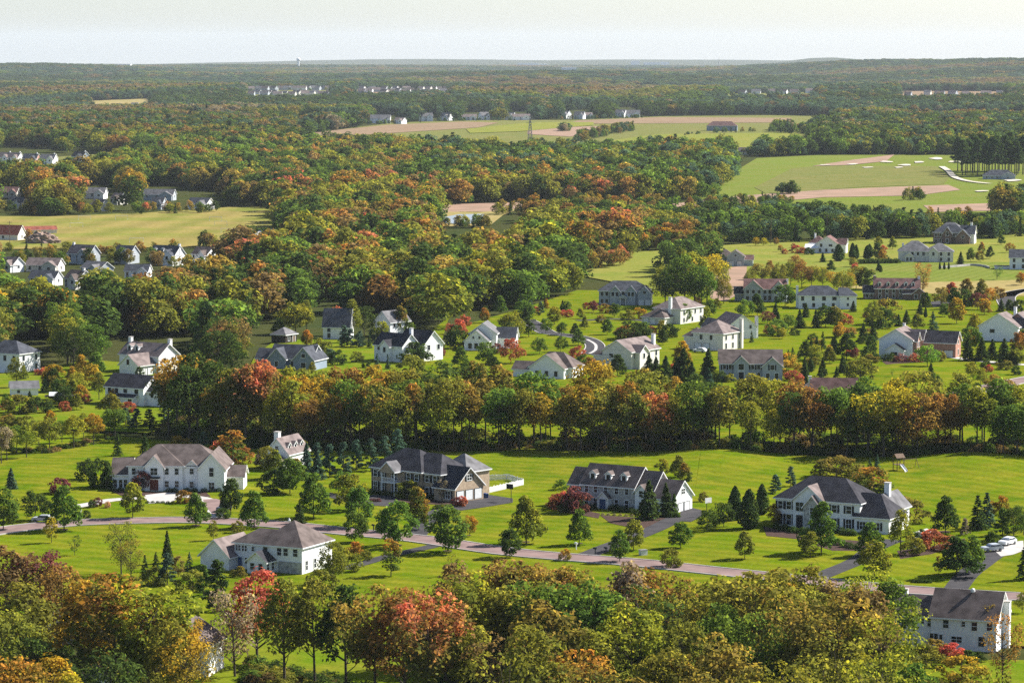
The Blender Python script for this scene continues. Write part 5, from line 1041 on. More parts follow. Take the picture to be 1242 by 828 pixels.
    many('near the white slate-roofed hip house', G2, [
        ('z6', 240, 340, 66, 'lolly', 'green', 1.2), ('z6', 285, 335, 82, 'young', 'dark green', 1.1), ('z6', 322, 362, 46, 'lolly', 'purple', 1.1), ('z6', 398, 385, 56, 'lolly', 'green', 1.2), ('z6', 437, 378, 66, 'fir', 'dark green', 1.0), ('z6', 495, 378, 66, 'fir', 'dark green', .9), ('z6', 530, 375, 80, 'young', 'dark green', 1.2), ('z6', 562, 375, 76, 'young', 'olive', 1.1), ('z6', 600, 365, 42, 'bigbush', 'red'), ('z6', 355, 405, 62, 'bigbush', 'green', 1.0), ('z6', 330, 400, 40, 'bigbush', 'rust'), ('z6', 460, 340, 52, 'fir', 'dark green'), ('z6', 385, 300, 80, 'young', 'green', 1.2), ('z6', 70, 300, 36, 'lolly', 'purple'), ('z6', 65, 345, 55, 'fir', 'dark green'), ('z6', 115, 335, 60, 'young', 'green', 1.2), ('z6', 140, 310, 40, 'young', 'yellow-green', 1.3), ('z6', 95, 380, 50, 'young', 'yellow-green', 1.2), ('z6', 10, 350, 50, 'fir', 'dark green'), ('z6', 630, 320, 40, 'fir', 'dark green')])
    many('near the brick house with five dormers', G2, [
        ('z6', 745, 365, 95, 'young', 'russet olive', 1.2), ('z6', 700, 385, 105, 'broad', 'olive', 1.0), ('z6', 725, 380, 80, 'bigbush', 'dark green'), ('z6', 868, 330, 44, 'fir', 'dark green'), ('z6', 888, 312, 62, 'young', 'dark green'), ('z6', 980, 295, 82, 'young', 'red', 1.2), ('z6', 945, 300, 70, 'lolly', 'russet olive', 1.2), ('z6', 1030, 312, 76, 'young', 'dark green', 1.1), ('z6', 1075, 312, 62, 'lolly', 'purple', 1.1), ('z6', 1118, 292, 60, 'lolly', 'orange', .9), ('z6', 1090, 280, 80, 'young', 'olive'), ('z6', 1035, 270, 70, 'young', 'russet olive'), ('z6', 878, 260, 120, 'thin', 'rust', .9), ('z6', 1145, 205, 52, 'spindly', 'green', 1.3), ('z6', 1232, 225, 48, 'lolly', 'orange'), ('z6', 1160, 320, 46, 'fir', 'dark green'), ('z6', 1190, 325, 50, 'young', 'dark green'), ('z6', 1222, 330, 56, 'young', 'dark green'), ('z6', 1150, 270, 40, 'bigbush', 'rust'), ('z6', 670, 240, 80, 'young', 'dark green', 1.3), ('z6', 640, 240, 85, 'broad', 'olive')])
    many('by the white rose-roofed house', G2, [
        ('z6', 520, 142, 36, 'fir', 'dark green'), ('z6', 577, 138, 60, 'column', 'dark green', 1.5), ('z6', 627, 132, 58, 'column', 'dark green', 1.3), ('z6', 640, 130, 50, 'column', 'dark green', 1.2), ('z6', 680, 132, 50, 'column', 'dark green', 1.2), ('z6', 688, 122, 45, 'column', 'dark green', 1.2), ('z6', 735, 128, 48, 'lolly', 'red', .8), ('z6', 368, 105, 26, 'lolly', 'orange', .9), ('z6', 280, 84, 32, 'lolly', 'golden'), ('z6', 308, 84, 30, 'lolly', 'yellow'), ('z6', 352, 82, 28, 'lolly', 'rust'), ('z6', 432, 110, 30, 'bigbush', 'red', 1.4), ('z6', 470, 115, 28, 'bigbush', 'dark green'), ('z6', 770, 95, 46, 'young', 'yellow-green'), ('z6', 720, 90, 40, 'young', 'yellow-green'), ('z6', 1190, 108, 36, 'lolly', 'orange'), ('z6', 1090, 108, 40, 'young', 'orange-topped green'), ('z6', 1015, 150, 46, 'fir', 'dark green'), ('z6', 1050, 140, 50, 'young', 'green'), ('z6', 1120, 130, 46, 'young', 'dark green'), ('z6', 1085, 140, 40, 'young', 'russet olive'), ('z6', 1160, 80, 40, 'young', 'green')] +
        [('z6', 655 + 11 * i, 148 - .2 * i, 18, 'bush', 'dark green') for i in range(13)] + [('z6', 940 + 16 * i, 168, 26, 'column', 'dark green') for i in range(3)])
    many('behind the rose-roofed grey house', G2, [
        ('z6', 300, 228, 82, 'broad', 'russet olive'), ('z6', 330, 215, 80, 'broad', 'rust'), ('z6', 365, 238, 92, 'broad', 'olive'), ('z6', 405, 225, 85, 'broad', 'olive'), ('z6', 445, 236, 95, 'broad', 'rust'), ('z6', 480, 235, 80, 'broad', 'russet olive'), ('z6', 520, 230, 70, 'broad', 'olive'), ('z6', 560, 250, 75, 'broad', 'golden'), ('z6', 590, 258, 85, 'broad', 'yellow-green', 1.1), ('z6', 615, 248, 70, 'broad', 'golden'), ('z6', 425, 190, 75, 'broad', 'rust'), ('z6', 260, 240, 70, 'broad', 'olive'), ('z6', 275, 205, 60, 'broad', 'dark green'),
        ('z6', 60, 300, 200, 'broad', 'yellow-green', .95), ('z6', 105, 292, 180, 'broad', 'yellow', .95), ('z6', 25, 305, 190, 'broad', 'green', .9), ('z6', 145, 285, 150, 'broad', 'yellow-green', .9), ('z6', 85, 305, 150, 'broad', 'green', .9), ('z6', 165, 290, 90, 'broad', 'russet olive'), ('z6', -20, 300, 150, 'broad', 'dark green'), ('z6', -45, 290, 140, 'broad', 'olive')])
    many('near the white houses above the bank', G2, [
        ('z4', 190, 605, 100, 'young', 'golden', 1.0), ('z4', 330, 600, 95, 'young', 'golden', 1.2), ('z4', 60, 590, 110, 'broad', 'olive', 1.0), ('z4', 85, 560, 60, 'spruce', 'dark green'), ('z4', 355, 635, 100, 'broad', 'olive', 1.0), ('z4', 260, 640, 80, 'young', 'yellow-green', 1.1), ('z4', 410, 650, 60, 'young', 'golden'), ('z4', 230, 600, 40, 'bigbush', 'dark green'), ('z4', 460, 680, 40, 'bigbush', 'red', 1.4), ('z4', 640, 670, 70, 'spindly', 'pale pink', 1.3), ('z4', 600, 660, 70, 'young', 'olive', 1.2), ('z4', 660, 560, 60, 'young', 'orange'), ('z4', 690, 540, 60, 'broad', 'olive'), ('z4', 640, 530, 60, 'young', 'rust'), ('z4', 500, 560, 46, 'young', 'dark green'), ('z4', 150, 545, 24, 'bush', 'red', 1.5),
        ('z1', 20, 60, 70, 'broad', 'green'), ('z1', 70, 62, 70, 'bigbush', 'olive', 1.4), ('z1', 130, 60, 60, 'bigbush', 'dark green', 1.3), ('z1', 275, 50, 60, 'young', 'yellow-green', 1.2), ('z1', 180, 110, 60, 'young', 'golden'), ('z1', 30, 115, 50, 'bigbush', 'russet olive', 1.3), ('z1', 90, 118, 50, 'bigbush', 'olive', 1.4), ('z1', 450, 105, 60, 'softpine', 'blue-green', 1.3), ('z1', 490, 118, 70, 'softpine', 'blue-green', 1.3), ('z1', 535, 120, 70, 'softpine', 'dark green', 1.3), ('z1', 400, 80, 90, 'young', 'olive', 1.3), ('z1', 590, 90, 60, 'softpine', 'blue-green', 1.3)])
    many('around the blue-grey low house', G2, [
        ('z4', 1060, 395, 110, 'lolly', 'yellow-green', 1.2), ('z4', 1100, 392, 115, 'broad', 'olive', .9), ('z4', 1100, 445, 60, 'young', 'orange', 1.1), ('z4', 1155, 470, 55, 'bigbush', 'olive', 1.3), ('z4', 1180, 500, 50, 'bigbush', 'blue-green'), ('z4', 1210, 510, 55, 'bigbush', 'dark green'), ('z4', 830, 470, 60, 'young', 'olive', 1.2), ('z4', 750, 490, 60, 'slim', 'yellow-green', 1.8), ('z4', 1120, 540, 40, 'young', 'yellow'), ('z4', 1000, 400, 60, 'young', 'green', 1.2), ('z4', 880, 400, 60, 'young', 'rust'), ('z4', 880, 450, 40, 'bigbush', 'yellow-green'), ('mb', 740, 320, 250, 'broad', 'olive', 1.0), ('mb', 820, 300, 190, 'broad', 'dark green', 1.1), ('mb', 640, 300, 190, 'young', 'red-topped green', .8), ('mb', 935, 350, 140, 'young', 'yellow-green', 1.0), ('mb', 1060, 300, 190, 'young', 'orange-topped green', 1.2), ('mb', 870, 350, 80, 'softpine', 'blue-green', 1.2), ('mb', 690, 380, 90, 'softpine', 'blue-green', 1.2), ('mb', 780, 385, 90, 'softpine', 'blue-green', 1.2)])

def garden_extras():
    rnd = random.Random(42); n = 0
    lots = [(560, 1242, 385, 452), (880, 1242, 372, 392), (880, 1242, 408, 470), (560, 860, 372, 400), (930, 1242, 300, 335), (0, 230, 455, 500)]
    while n < 96:
        x0, x1, y0, y1 = lots[(n * 7 + rnd.randrange(3)) % len(lots)]
        px, py = rnd.uniform(x0, x1), rnd.uniform(y0, y1)
        if hidden_behind(px, py, 22, 8) or any(a - 4 < px < b + 4 and c < py < d + 5 for a, b, c, d in CLEAR): continue
        if 640 < px < 800 and 384 < py < 432 and abs(py - 405) < 16: continue
        kind, tint, h, w = rnd.choice((('young', 'green', 26, 1.1), ('fir', 'dark green', 18, .9), ('lolly', 'olive', 19, 1.1), ('bigbush', 'dark green', 9, 1.1), ('bigbush', 'red', 9, 1.1), ('young', 'golden', 22, 1.1), ('lolly', 'yellow-green', 20, 1.1), ('young', 'dark green', 26, 1.1), ('column', 'dark green', 15, 1.1), ('bigbush', 'russet olive', 11, 1.3)))
        plant_px(px, py, h * rnd.uniform(.7, 1.2) * (py - 60) / 370, kind, tint, 'on lawns of the middle neighbourhood', 'garden trees of the middle neighbourhood', w); n += 1

MIX = {   # tint weights of each wood; the far one has haze mixed in
    'fore_left': 'rust 1 brown 1 orange 2 golden 3 yellow-green 2 olive 2 dark_green 2 purple 1',
    'fore_mid': 'olive 6 russet_olive 4 rust 1 orange-topped_green 1 brown 2 yellow-green 2 green 4 dark_green 2',
    'fore_right': 'olive 6 yellow-green 4 golden 1 russet_olive 2 brown 1 green 2',
    'belt_l': 'orange-topped_green 2 rust 2 yellow-green 2 olive 3 golden 2 green 2 dark_green 1',
    'belt_m': 'olive 5 russet_olive 3 orange-topped_green 2 red-topped_green 1 green 2 golden 1 yellow-green 1',
    'belt_r': 'dark_green 5 olive 4 yellow-green 2 green 3 orange-topped_green 1 rust 2',
    'autumn': 'olive 7 russet_olive 5 rust 3 orange-topped_green 1 yellow-green 2 green 5 dark_green 6 brown 3 red-topped_green 1',
    'greenwood': 'dark_green 4 green 4 olive 3 yellow-green 2 russet_olive 1',
    'goldwood': 'yellow-green 2 olive 6 green 5 dark_green 7 russet_olive 2 brown 1 rust 1',
    'darkwood': 'dark_green 5 green 3 olive 2 blue-green 2 russet_olive 1',
    'thicket': 'dark_green 4 green 3 olive 3 brown 2',
    'farwood': 'dark_green 6 green 4 olive 2 russet_olive 1 brown 3 blue-green 4 grey 1',  # dulled, bluish leaf tints: distance haze painted into the colour
}
def mix_pick(name, rnd):
    w = MIX[name].split(); ks = [k.replace('_', ' ') if k not in TINT else k for k in w[::2]]
    return rnd.choices(ks, [int(v) for v in w[1::2]])[0]

def wood_zone(px, py):
    if py < 172: return 'farwood'
    if py < 235: return 'goldwood' if px < 520 else 'darkwood'
    if px > 520 and py < 300: return 'darkwood' if px > 840 else 'autumn'
    if px < 150 and py > 330: return 'goldwood'
    if px > 520: return 'autumn' if py < 340 else 'greenwood'
    return 'autumn'

def hidden_behind(px, py, hpx, rpx):
    """Would a tree here stand in front of a house the photo shows?"""
    for x0, x1, y0, y1 in CLEAR:
        if x0 - rpx * .75 < px < x1 + rpx * .75 and y0 - 3 < py < y1 + hpx * .82: return True
    return False

def woods():
    rnd = random.Random(21)
    # tree belt behind the near lawns
    front = [(205, 524), (260, 536), (330, 545), (470, 547), (600, 545), (720, 545), (830, 547), (950, 548), (1100, 553), (1275, 557)]
    names = [(205, 395, 'in belt behind the long white house', 'belt_l'), (395, 590, 'in belt behind the tan brick house', 'belt_l'), (590, 840, 'in belt behind the stone house', 'belt_m'), (840, 1300, 'in belt behind the black-roofed house', 'belt_r')]
    def along(x):
        for a, b in zip(front, front[1:]):
            if a[0] <= x <= b[0]: return a[1] + (b[1] - a[1]) * (x - a[0]) / (b[0] - a[0])
        return front[-1][1]
    x = 212
    spots = []
    for row, (dy, step, hh) in enumerate(((0, 24, 78), (-7, 26, 81), (-15, 30, 83))):
        x = 208 + row * 8
        while x < 1268:
            spots.append((x + rnd.uniform(-5, 5), along(x) + dy + rnd.uniform(-2.2, 2.2), hh * rnd.uniform(.74, 1.12) * (1.12 if 225 < x < 330 else .88 if 850 < x < 965 else 1), row)); x += step * rnd.uniform(.75, 1.3)
    strong = {(228, 262): 'dark green', (262, 330): 'red-topped green', (330, 362): 'yellow-green', (430, 470): 'orange-topped green', (505, 540): 'olive', (566, 590): 'russet olive', (700, 735): 'golden', (735, 770): 'orange-topped green', (775, 812): 'red-topped green', (840, 885): 'dark green', (890, 945): 'yellow-green', (950, 1000): 'rust', (1010, 1060): 'dark green', (1066, 1096): 'yellow'}
    for px, py, hp, row in spots:
        w, mx = next((n[2], n[3]) for n in names if n[0] - 20 <= px < n[1])
        tint = mix_pick(mx, rnd)
        for (a, b), t in strong.items():
            if a <= px < b and rnd.random() < .62: tint = t
        if hidden_behind(px, py, hp * .9, 5) and row == 2: continue
        plant_px(px, py, hp, 'tall' if rnd.random() < .62 else 'broad', tint, w, 'trees of the belt behind the near lawns', rnd.uniform(.92, 1.25) if True else 1)
    # the wood at the foot of the picture
    strong = [(12, 770, 110, 'brown', 1.15, 'broad'), (48, 768, 100, 'purple', 1.0, 'broad'), (75, 790, 105, 'rust', 1.0, 'broad'), (30, 820, 120, 'olive', 1.1, 'broad'), (100, 830, 128, 'golden', 1.1, 'broad'), (140, 845, 150, 'orange-topped green', 1.15, 'broad'), (180, 850, 145, 'yellow-green', 1.1, 'broad'), (210, 845, 110, 'golden', .9, 'broad'), (118, 800, 105, 'orange-topped green', 1.0, 'broad'),
              (312, 806, 120, 'red', 1.0, 'broad'), (285, 820, 110, 'grey', .9, 'thin'), (345, 830, 130, 'olive', .9, 'broad'), (382, 835, 135, 'olive', .95, 'tall'), (420, 838, 130, 'dark green', 1.0, 'broad'), (455, 850, 140, 'russet olive', 1.0, 'broad'), (492, 855, 138, 'rust', 1.1, 'broad'), (520, 870, 150, 'red-topped green', 1.0, 'broad'), (228, 842, 95, 'golden', .8, 'thin'),
              (60, 920, 130, 'golden', 1.0, 'broad'), (20, 930, 135, 'orange', 1.0, 'broad'), (5, 860, 120, 'olive', 1.1, 'broad'), (135, 900, 110, 'dark green', 1.0, 'broad'), (40, 860, 90, 'dark green', 1.1, 'broad'), (88, 945, 130, 'yellow', 1.0, 'broad'), (206, 868, 118, 'olive', .9, 'tall'), (226, 872, 105, 'golden', .9, 'thin')]
    for px, py, hp, tint, w, kind in strong: plant_px(px, py, hp, kind, tint, 'in near wood below the brown-hipped house', 'trees of the near wood', w)
    spots = []
    for row, (py, step, h0) in enumerate(((812, 27, 116), (838, 29, 130), (872, 42, 138), (915, 46, 140), (965, 46, 156))):
        x = (545, 530, 560, 640, 620)[row] + rnd.uniform(0, 10)
        while x < (1100, 1085, 1100, 1120, 1290)[row]:
            spots.append((x + rnd.uniform(-8, 8), py + rnd.uniform(-10, 10), h0 * rnd.uniform(.78, 1.12))); x += step * rnd.uniform(.8, 1.35)
    for px, py, hp in spots:
        if 215 < px < 290 and py < 900: continue
        if 1085 < px < 1235 and py - hp < 800: hp = max(40, py - 806)
        if 320 < px < 545 and py > 900: hp *= .72
        if px > 940 and py < 850: hp *= .92
        reg = ('fore_mid', 'in near wood below the tan house') if px < 640 else ('fore_mid', 'in near wood below the stone house') if px < 850 else ('fore_right', 'in near wood below the black-roofed house')
        plant_px(px, py, hp, rnd.choices(('broad', 'tall', 'thin'), (3, 4, 5))[0], mix_pick(reg[0], rnd), reg[1], 'trees of the near wood', rnd.uniform(.9, 1.15))
    for px, py, hp, tint in ((618, 806, 128, 'brown'), (650, 812, 125, 'rust'), (690, 812, 128, 'russet olive'), (762, 815, 135, 'grey'), (790, 812, 120, 'rust'), (980, 800, 118, 'olive'), (940, 806, 118, 'yellow-green'), (1010, 815, 112, 'brown'), (1060, 835, 120, 'brown'), (1035, 822, 110, 'russet olive'), (870, 806, 105, 'olive'), (905, 806, 110, 'yellow-green')):
        plant_px(px, py, hp, 'broad', tint, 'at the upper edge of the near wood', 'trees of the near wood', 1.0)

FAR_CLEARINGS = [[(296, 112), (402, 111), (406, 126), (294, 127)], [(428, 108), (548, 107), (550, 124), (426, 125)], [(560, 106), (662, 106), (664, 119), (558, 120)], [(878, 114), (992, 113), (996, 126), (876, 127)], [(1088, 116), (1222, 115), (1226, 129), (1086, 130)], [(108, 122), (186, 121), (190, 134), (104, 135)]]
OPEN = FAR_CLEARINGS + [
    [(-200, 262), (60, 263), (180, 258), (300, 250), (342, 252), (338, 264), (356, 300), (346, 318), (225, 322), (60, 326), (-200, 328)],
    [(-200, 192), (60, 191), (120, 187), (185, 190), (182, 200), (125, 210), (60, 224), (-200, 228)],
    [(345, 168), (420, 157), (480, 150), (580, 147), (700, 145), (800, 140), (930, 138), (1010, 139), (1020, 152), (985, 160), (985, 186), (870, 190), (800, 190), (730, 194), (640, 196), (560, 190), (470, 187), (380, 182)],
    [(1090, 139), (1400, 138), (1400, 147), (1100, 149)],
    [(850, 243), (885, 215), (918, 191), (1000, 187), (1160, 187), (1500, 189), (1500, 276), (1100, 276), (940, 268), (820, 268), (700, 264), (640, 268), (640, 280), (622, 330), (512, 330), (524, 249), (640, 245), (720, 245)],
    [(690, 334), (720, 305), (840, 299), (960, 293), (1130, 286), (1500, 282), (1500, 530), (1000, 510), (830, 505), (640, 500), (525, 470), (525, 432), (545, 395), (560, 378), (640, 372), (700, 352)],
]
def inside(px, py, poly):
    r = np.zeros(len(px), bool); n = len(poly)
    for i in range(n):
        x0, y0 = poly[i]; x1, y1 = poly[(i + 1) % n]
        c = ((y0 > py) != (y1 > py)) & (px < (x1 - x0) * (py - y0) / ((y1 - y0) + 1e-9) + x0)
        r ^= c
    return r

def instancer(name, pts, tint, tint2, scale, rot, pick, coll, label):
    """One body of woodland: points that carry tree shapes of a collection."""
    me = bpy.data.meshes.new(name); n = len(pts)
    me.vertices.add(n); me.vertices.foreach_set('co', np.ascontiguousarray(pts, np.float32).ravel())
    for nm, typ, arr in (('tint', 'FLOAT_VECTOR', tint), ('tint2', 'FLOAT_VECTOR', tint2), ('tree_scale', 'FLOAT_VECTOR', scale), ('turn', 'FLOAT_VECTOR', rot)):
        a = me.attributes.new(nm, typ, 'POINT'); a.data.foreach_set('vector', np.ascontiguousarray(arr, np.float32).ravel())
    a = me.attributes.new('pick', 'INT', 'POINT'); a.data.foreach_set('value', np.ascontiguousarray(pick, np.int32))
    ng = bpy.data.node_groups.new(name, 'GeometryNodeTree')
    ng.interface.new_socket('Geometry', in_out='INPUT', socket_type='NodeSocketGeometry'); ng.interface.new_socket('Geometry', in_out='OUTPUT', socket_type='NodeSocketGeometry')
    N = ng.nodes.new; L = ng.links.new
    gi, go, ip, ci = N('NodeGroupInput'), N('NodeGroupOutput'), N('GeometryNodeInstanceOnPoints'), N('GeometryNodeCollectionInfo')
    ci.inputs['Collection'].default_value = coll; ci.inputs['Separate Children'].default_value = True; ci.inputs['Reset Children'].default_value = True
    def na(nm, t):
        x = N('GeometryNodeInputNamedAttribute'); x.data_type = t; x.inputs['Name'].default_value = nm; return x.outputs['Attribute']
    L(gi.outputs[0], ip.inputs['Points']); L(ci.outputs[0], ip.inputs['Instance']); ip.inputs['Pick Instance'].default_value = True
    L(na('pick', 'INT'), ip.inputs['Instance Index']); L(na('turn', 'FLOAT_VECTOR'), ip.inputs['Rotation']); L(na('tree_scale', 'FLOAT_VECTOR'), ip.inputs['Scale'])
    L(ip.outputs[0], go.inputs[0])
    o = bpy.data.objects.new(name, me); COL.objects.link(o)
    md = o.modifiers.new('trees', 'NODES'); md.node_group = ng
    return tag(o, label, None, None, 'stuff')

def stuff_collection(keys, name):
    c = bpy.data.collections.new(name); k = 0
    for key in keys:
        for tr, cr in PROTO[key]:
            o = bpy.data.objects.new(f'{name}_{k:02d}', cr); c.objects.link(o); k += 1
    return c, k

def scatter(name, pts, coll, npick, label, scale, zone=None, conif=0.08, nleaf=None, tone=None):
    rnd = random.Random(len(pts)); n = len(pts)
    t1, t2 = np.zeros((n, 3)), np.zeros((n, 3)); pick = np.zeros(n, int)
    px, py = to_px(pts[:, 0], pts[:, 1], 0 * pts[:, 0])
    noi = np.sin(pts[:, 0] / 47 + 1.3 * np.sin(pts[:, 1] / 61)) * np.cos(pts[:, 1] / 73 + np.sin(pts[:, 0] / 39))
    for i in range(n):
        z = zone or wood_zone(px[i], py[i])
        if noi[i] > .55 and rnd.random() < .6: tint = 'dark green' if rnd.random() < .6 else 'green'
        elif noi[i] < -.6 and rnd.random() < (.4 if py[i] > 245 else .06 if py[i] > 150 else .02): tint = rnd.choice(('rust', 'rust', 'russet olive', 'orange-topped green', 'golden'))
        else: tint = mix_pick(z, rnd)
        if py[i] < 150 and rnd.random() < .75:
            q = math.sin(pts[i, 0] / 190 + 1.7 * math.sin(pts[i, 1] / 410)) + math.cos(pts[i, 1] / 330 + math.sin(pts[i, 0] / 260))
            tint = 'dark green' if q < -.6 else 'blue-green' if q < .45 else 'brown' if q > 1.5 else 'grey' if q > 1.3 else 'olive' if q > .7 else 'green'  # broad cool patches, with air haze put into the far leaf colour
        con = rnd.random() < conif and nleaf
        pick[i] = nleaf + rnd.randrange(npick - nleaf) if con else rnd.randrange(nleaf or npick)
        if con: tint = 'dark green'
        j = rnd.uniform(.8, 1.2)
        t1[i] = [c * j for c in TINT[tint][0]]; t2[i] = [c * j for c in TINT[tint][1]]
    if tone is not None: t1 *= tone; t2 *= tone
    rot = np.zeros((n, 3)); rot[:, 2] = RNG.uniform(0, 6.28, n)
    z = terr(pts[:, 0], pts[:, 1]); P = np.column_stack([pts[:, :2], z - .2])
    instancer(name, P, t1, t2, scale, rot, pick, coll, label)

def grid_points(d0, d1, s, half=.175):
    rng = np.random.default_rng(int(d0))
    X, Y = np.meshgrid(np.arange(-d1 * half, d1 * half, s), np.arange(d0 * .98, d1, s))
    p = np.column_stack([X.ravel(), Y.ravel()]) + rng.uniform(-.42, .42, (X.size, 2)) * s
    d = np.hypot(p[:, 0], p[:, 1])
    return p[(d >= d0) & (d < d1) & (np.abs(p[:, 0]) < d * half + 30)]

def mid_forest(budget):
    p = grid_points(800, 3000, 10.4)
    px, py = to_px(p[:, 0], p[:, 1], 0 * p[:, 0])
    keep = (py < 470) & (py < 475 + 0 * px)
    keep &= ~((px < 235) & (py > 448 - (px > 120) * 18)) & ~((px >= 235) & (px < 540) & (py > 462))
    keep &= ~((px > 300) & (px < 345) & (py > 412))
    for poly in OPEN: keep &= ~inside(px, py, poly)
    hp = 15 * (py - EYE_Y) / HCAM
    idx = [i for i in np.nonzero(keep)[0] if not hidden_behind(px[i], py[i], hp[i] * 1.25, hp[i] * .6)]
    p, px, py = p[idx], px[idx], py[idx]
    near = np.argsort(-py)[:]
    vis = [i for i in near if -20 < px[i] < 1262]
    rnd = random.Random(5); used = set()
    for i in vis[:budget]:
        used.add(int(i)); h = rnd.uniform(11, 17)
        where = 'in wood by the two-chimneyed house' if px[i] < 250 else 'in wood around the blue-grey house' if px[i] < 400 else 'in wood behind the black-gabled house' if px[i] < 560 else 'in wood behind the pale house'
        if rnd.random() < .12: plant(p[i, 0], p[i, 1], h, 'softpine', 'dark green', where, 'trees of the wood behind the middle houses', 1.2)
        else: plant(p[i, 0], p[i, 1], h, 'broad', mix_pick(wood_zone(px[i], py[i]), rnd), where, 'trees of the wood behind the middle houses', rnd.uniform(1.0, 1.3))
    rest = np.array([i for i in range(len(p)) if i not in used])
    coll, k = stuff_collection(('far', 'farpine'), 'woodland_tree')
    n = len(rest); s = RNG.uniform(.62, 1.25, (n, 1)) * np.array([[1.38, 1.38, 1.12]]); s[:, 2] *= RNG.uniform(.85, 1.1, n)
    band = (px[rest] > 625) & (px[rest] <= 770) & (py[rest] > 255) & (py[rest] < 296); s[band] *= .72
    band = (px[rest] > 770) & (py[rest] > 255) & (py[rest] < 312); s[band] *= .70
    scatter('woodland', p[rest], coll, k, 'mixed autumn woodland rolling away behind the houses and around the fields', s, nleaf=6, conif=.10)
    # beyond the fields
    q = grid_points(3000, 7200, 14); px, py = to_px(q[:, 0], q[:, 1], 0 * q[:, 0]); keep = np.ones(len(q), bool)
    for poly in OPEN: keep &= ~inside(px, py, poly)
    hp = 15 * (py - EYE_Y) / HCAM
    keep = np.array([bool(k_) and not hidden_behind(a, b, h_, h_ * .3) for k_, a, b, h_ in zip(keep, px, py, hp)])
    if FARCLEAR:
        fc = np.array(FARCLEAR)
        for cx, cy in fc: keep &= ~((np.abs(q[:, 0] - cx - 8) < 16) & (q[:, 1] > cy - 190) & (q[:, 1] < cy + 14) & (RNG.uniform(0, 1, len(q)) < .93))
    gap = np.sin(q[:, 0] / 210 + 1.1 * np.sin(q[:, 1] / 330)) * np.sin(q[:, 1] / 390 + .4)
    keep &= ~((gap > .86))
    q = q[keep]; n = len(q)
    s = RNG.uniform(.75, 1.35, (n, 1)) * np.array([[1.5, 1.5, 1.05]])
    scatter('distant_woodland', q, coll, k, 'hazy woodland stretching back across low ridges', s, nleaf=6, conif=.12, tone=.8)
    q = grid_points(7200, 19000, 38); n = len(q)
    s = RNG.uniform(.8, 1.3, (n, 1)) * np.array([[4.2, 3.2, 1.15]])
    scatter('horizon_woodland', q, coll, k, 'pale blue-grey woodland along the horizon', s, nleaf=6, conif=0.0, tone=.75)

def extra_woods():
    """Screens and clumps that stand in the open country beyond the houses."""
    rnd = random.Random(77); pts = []; sc = []
    def clump(x0, y0, x1, y1, n, h, sp=1.2):
        for i in range(n):
            t = rnd.random(); px = x0 + (x1 - x0) * t + rnd.uniform(-2, 2); py = y0 + (y1 - y0) * t + rnd.uniform(-sp, sp)
            p, _ = ground_at(px, py); pts.append((p.x, p.y)); s = h / 15 * rnd.uniform(.7, 1.15); sc.append((s * 1.0, s * 1.0, s))
    clump(700, 172, 768, 159, 46, 12, 1.5); clump(675, 160, 690, 160, 10, 10, 1); clump(640, 180, 780, 184, 30, 11, 1.5); clump(780, 170, 850, 163, 14, 4, .6); clump(860, 163, 925, 160, 8, 7, .5); clump(938, 160, 992, 162, 60, 13, 2.2)
    clump(985, 158, 1090, 153, 40, 11, 1.4); clump(1010, 146, 1090, 147, 34, 10, .9); clump(1000, 152, 1030, 150, 8, 10, 1); clump(1090, 153, 1250, 150, 70, 13, 2); clump(985, 186, 1240, 186, 150, 16, 2.2); clump(900, 188, 985, 187, 40, 9, 1.4)
    clump(945, 235, 965, 236, 6, 9, .8); clump(835, 240, 870, 238, 5, 8, .8); clump(1100, 243, 1118, 242, 6, 10, 1); clump(830, 252, 960, 246, 36, 7, 2); clump(1205, 262, 1250, 258, 12, 17, 2)
    clump(700, 247, 800, 250, 14, 8, 1.2); clump(600, 262, 660, 258, 10, 9, 1.5); clump(540, 276, 600, 277, 10, 7, 1); clump(30, 292, 60, 296, 6, 6, 1); clump(240, 300, 330, 300, 14, 8, 1.5)
    clump(730, 305, 870, 301, 30, 9, 1.2); clump(960, 292, 1230, 283, 60, 12, 2); clump(1190, 290, 1245, 284, 12, 11, 2); clump(800, 332, 858, 320, 14, 16, 5); clump(700, 330, 760, 318, 12, 12, 3)
    clump(-10, 312, 330, 308, 46, 6, 5); clump(-10, 325, 335, 318, 26, 7, 4); clump(300, 318, 345, 312, 14, 9, 4); clump(-20, 222, 180, 212, 16, 6, 2.5); clump(610, 306, 632, 286, 8, 9, 5); clump(515, 318, 610, 318, 26, 6, 7); clump(0, 259, 140, 259, 22, 7.5, 2); clump(165, 259, 262, 257, 18, 6.5, 2); clump(355, 157, 515, 149, 50, 6.5, .7); clump(530, 148, 625, 147, 30, 5.5, .6); clump(675, 145.5, 780, 143, 34, 6, .6); clump(296, 124, 404, 123, 50, 9, 3); clump(300, 117, 400, 116, 30, 8, 3); clump(430, 121, 548, 120, 50, 9, 3); clump(430, 113, 548, 112, 30, 8, 3); clump(560, 117, 660, 116, 40, 9, 4); clump(880, 124, 990, 122, 40, 9, 4); clump(1090, 128, 1220, 126, 40, 9, 4); clump(640, 262, 810, 258, 34, 10, 3); clump(850, 262, 1240, 266, 36, 6, 5); clump(400, 182, 720, 190, 34, 7, 3)
    pts = np.array(pts); sc = np.array(sc)
    coll, k = stuff_collection(('far', 'farpine'), 'clump_tree')
    scatter('tree_clumps', pts, coll, k, 'lines and clumps of trees between the far fields and the golf course', sc, nleaf=6, conif=.1)

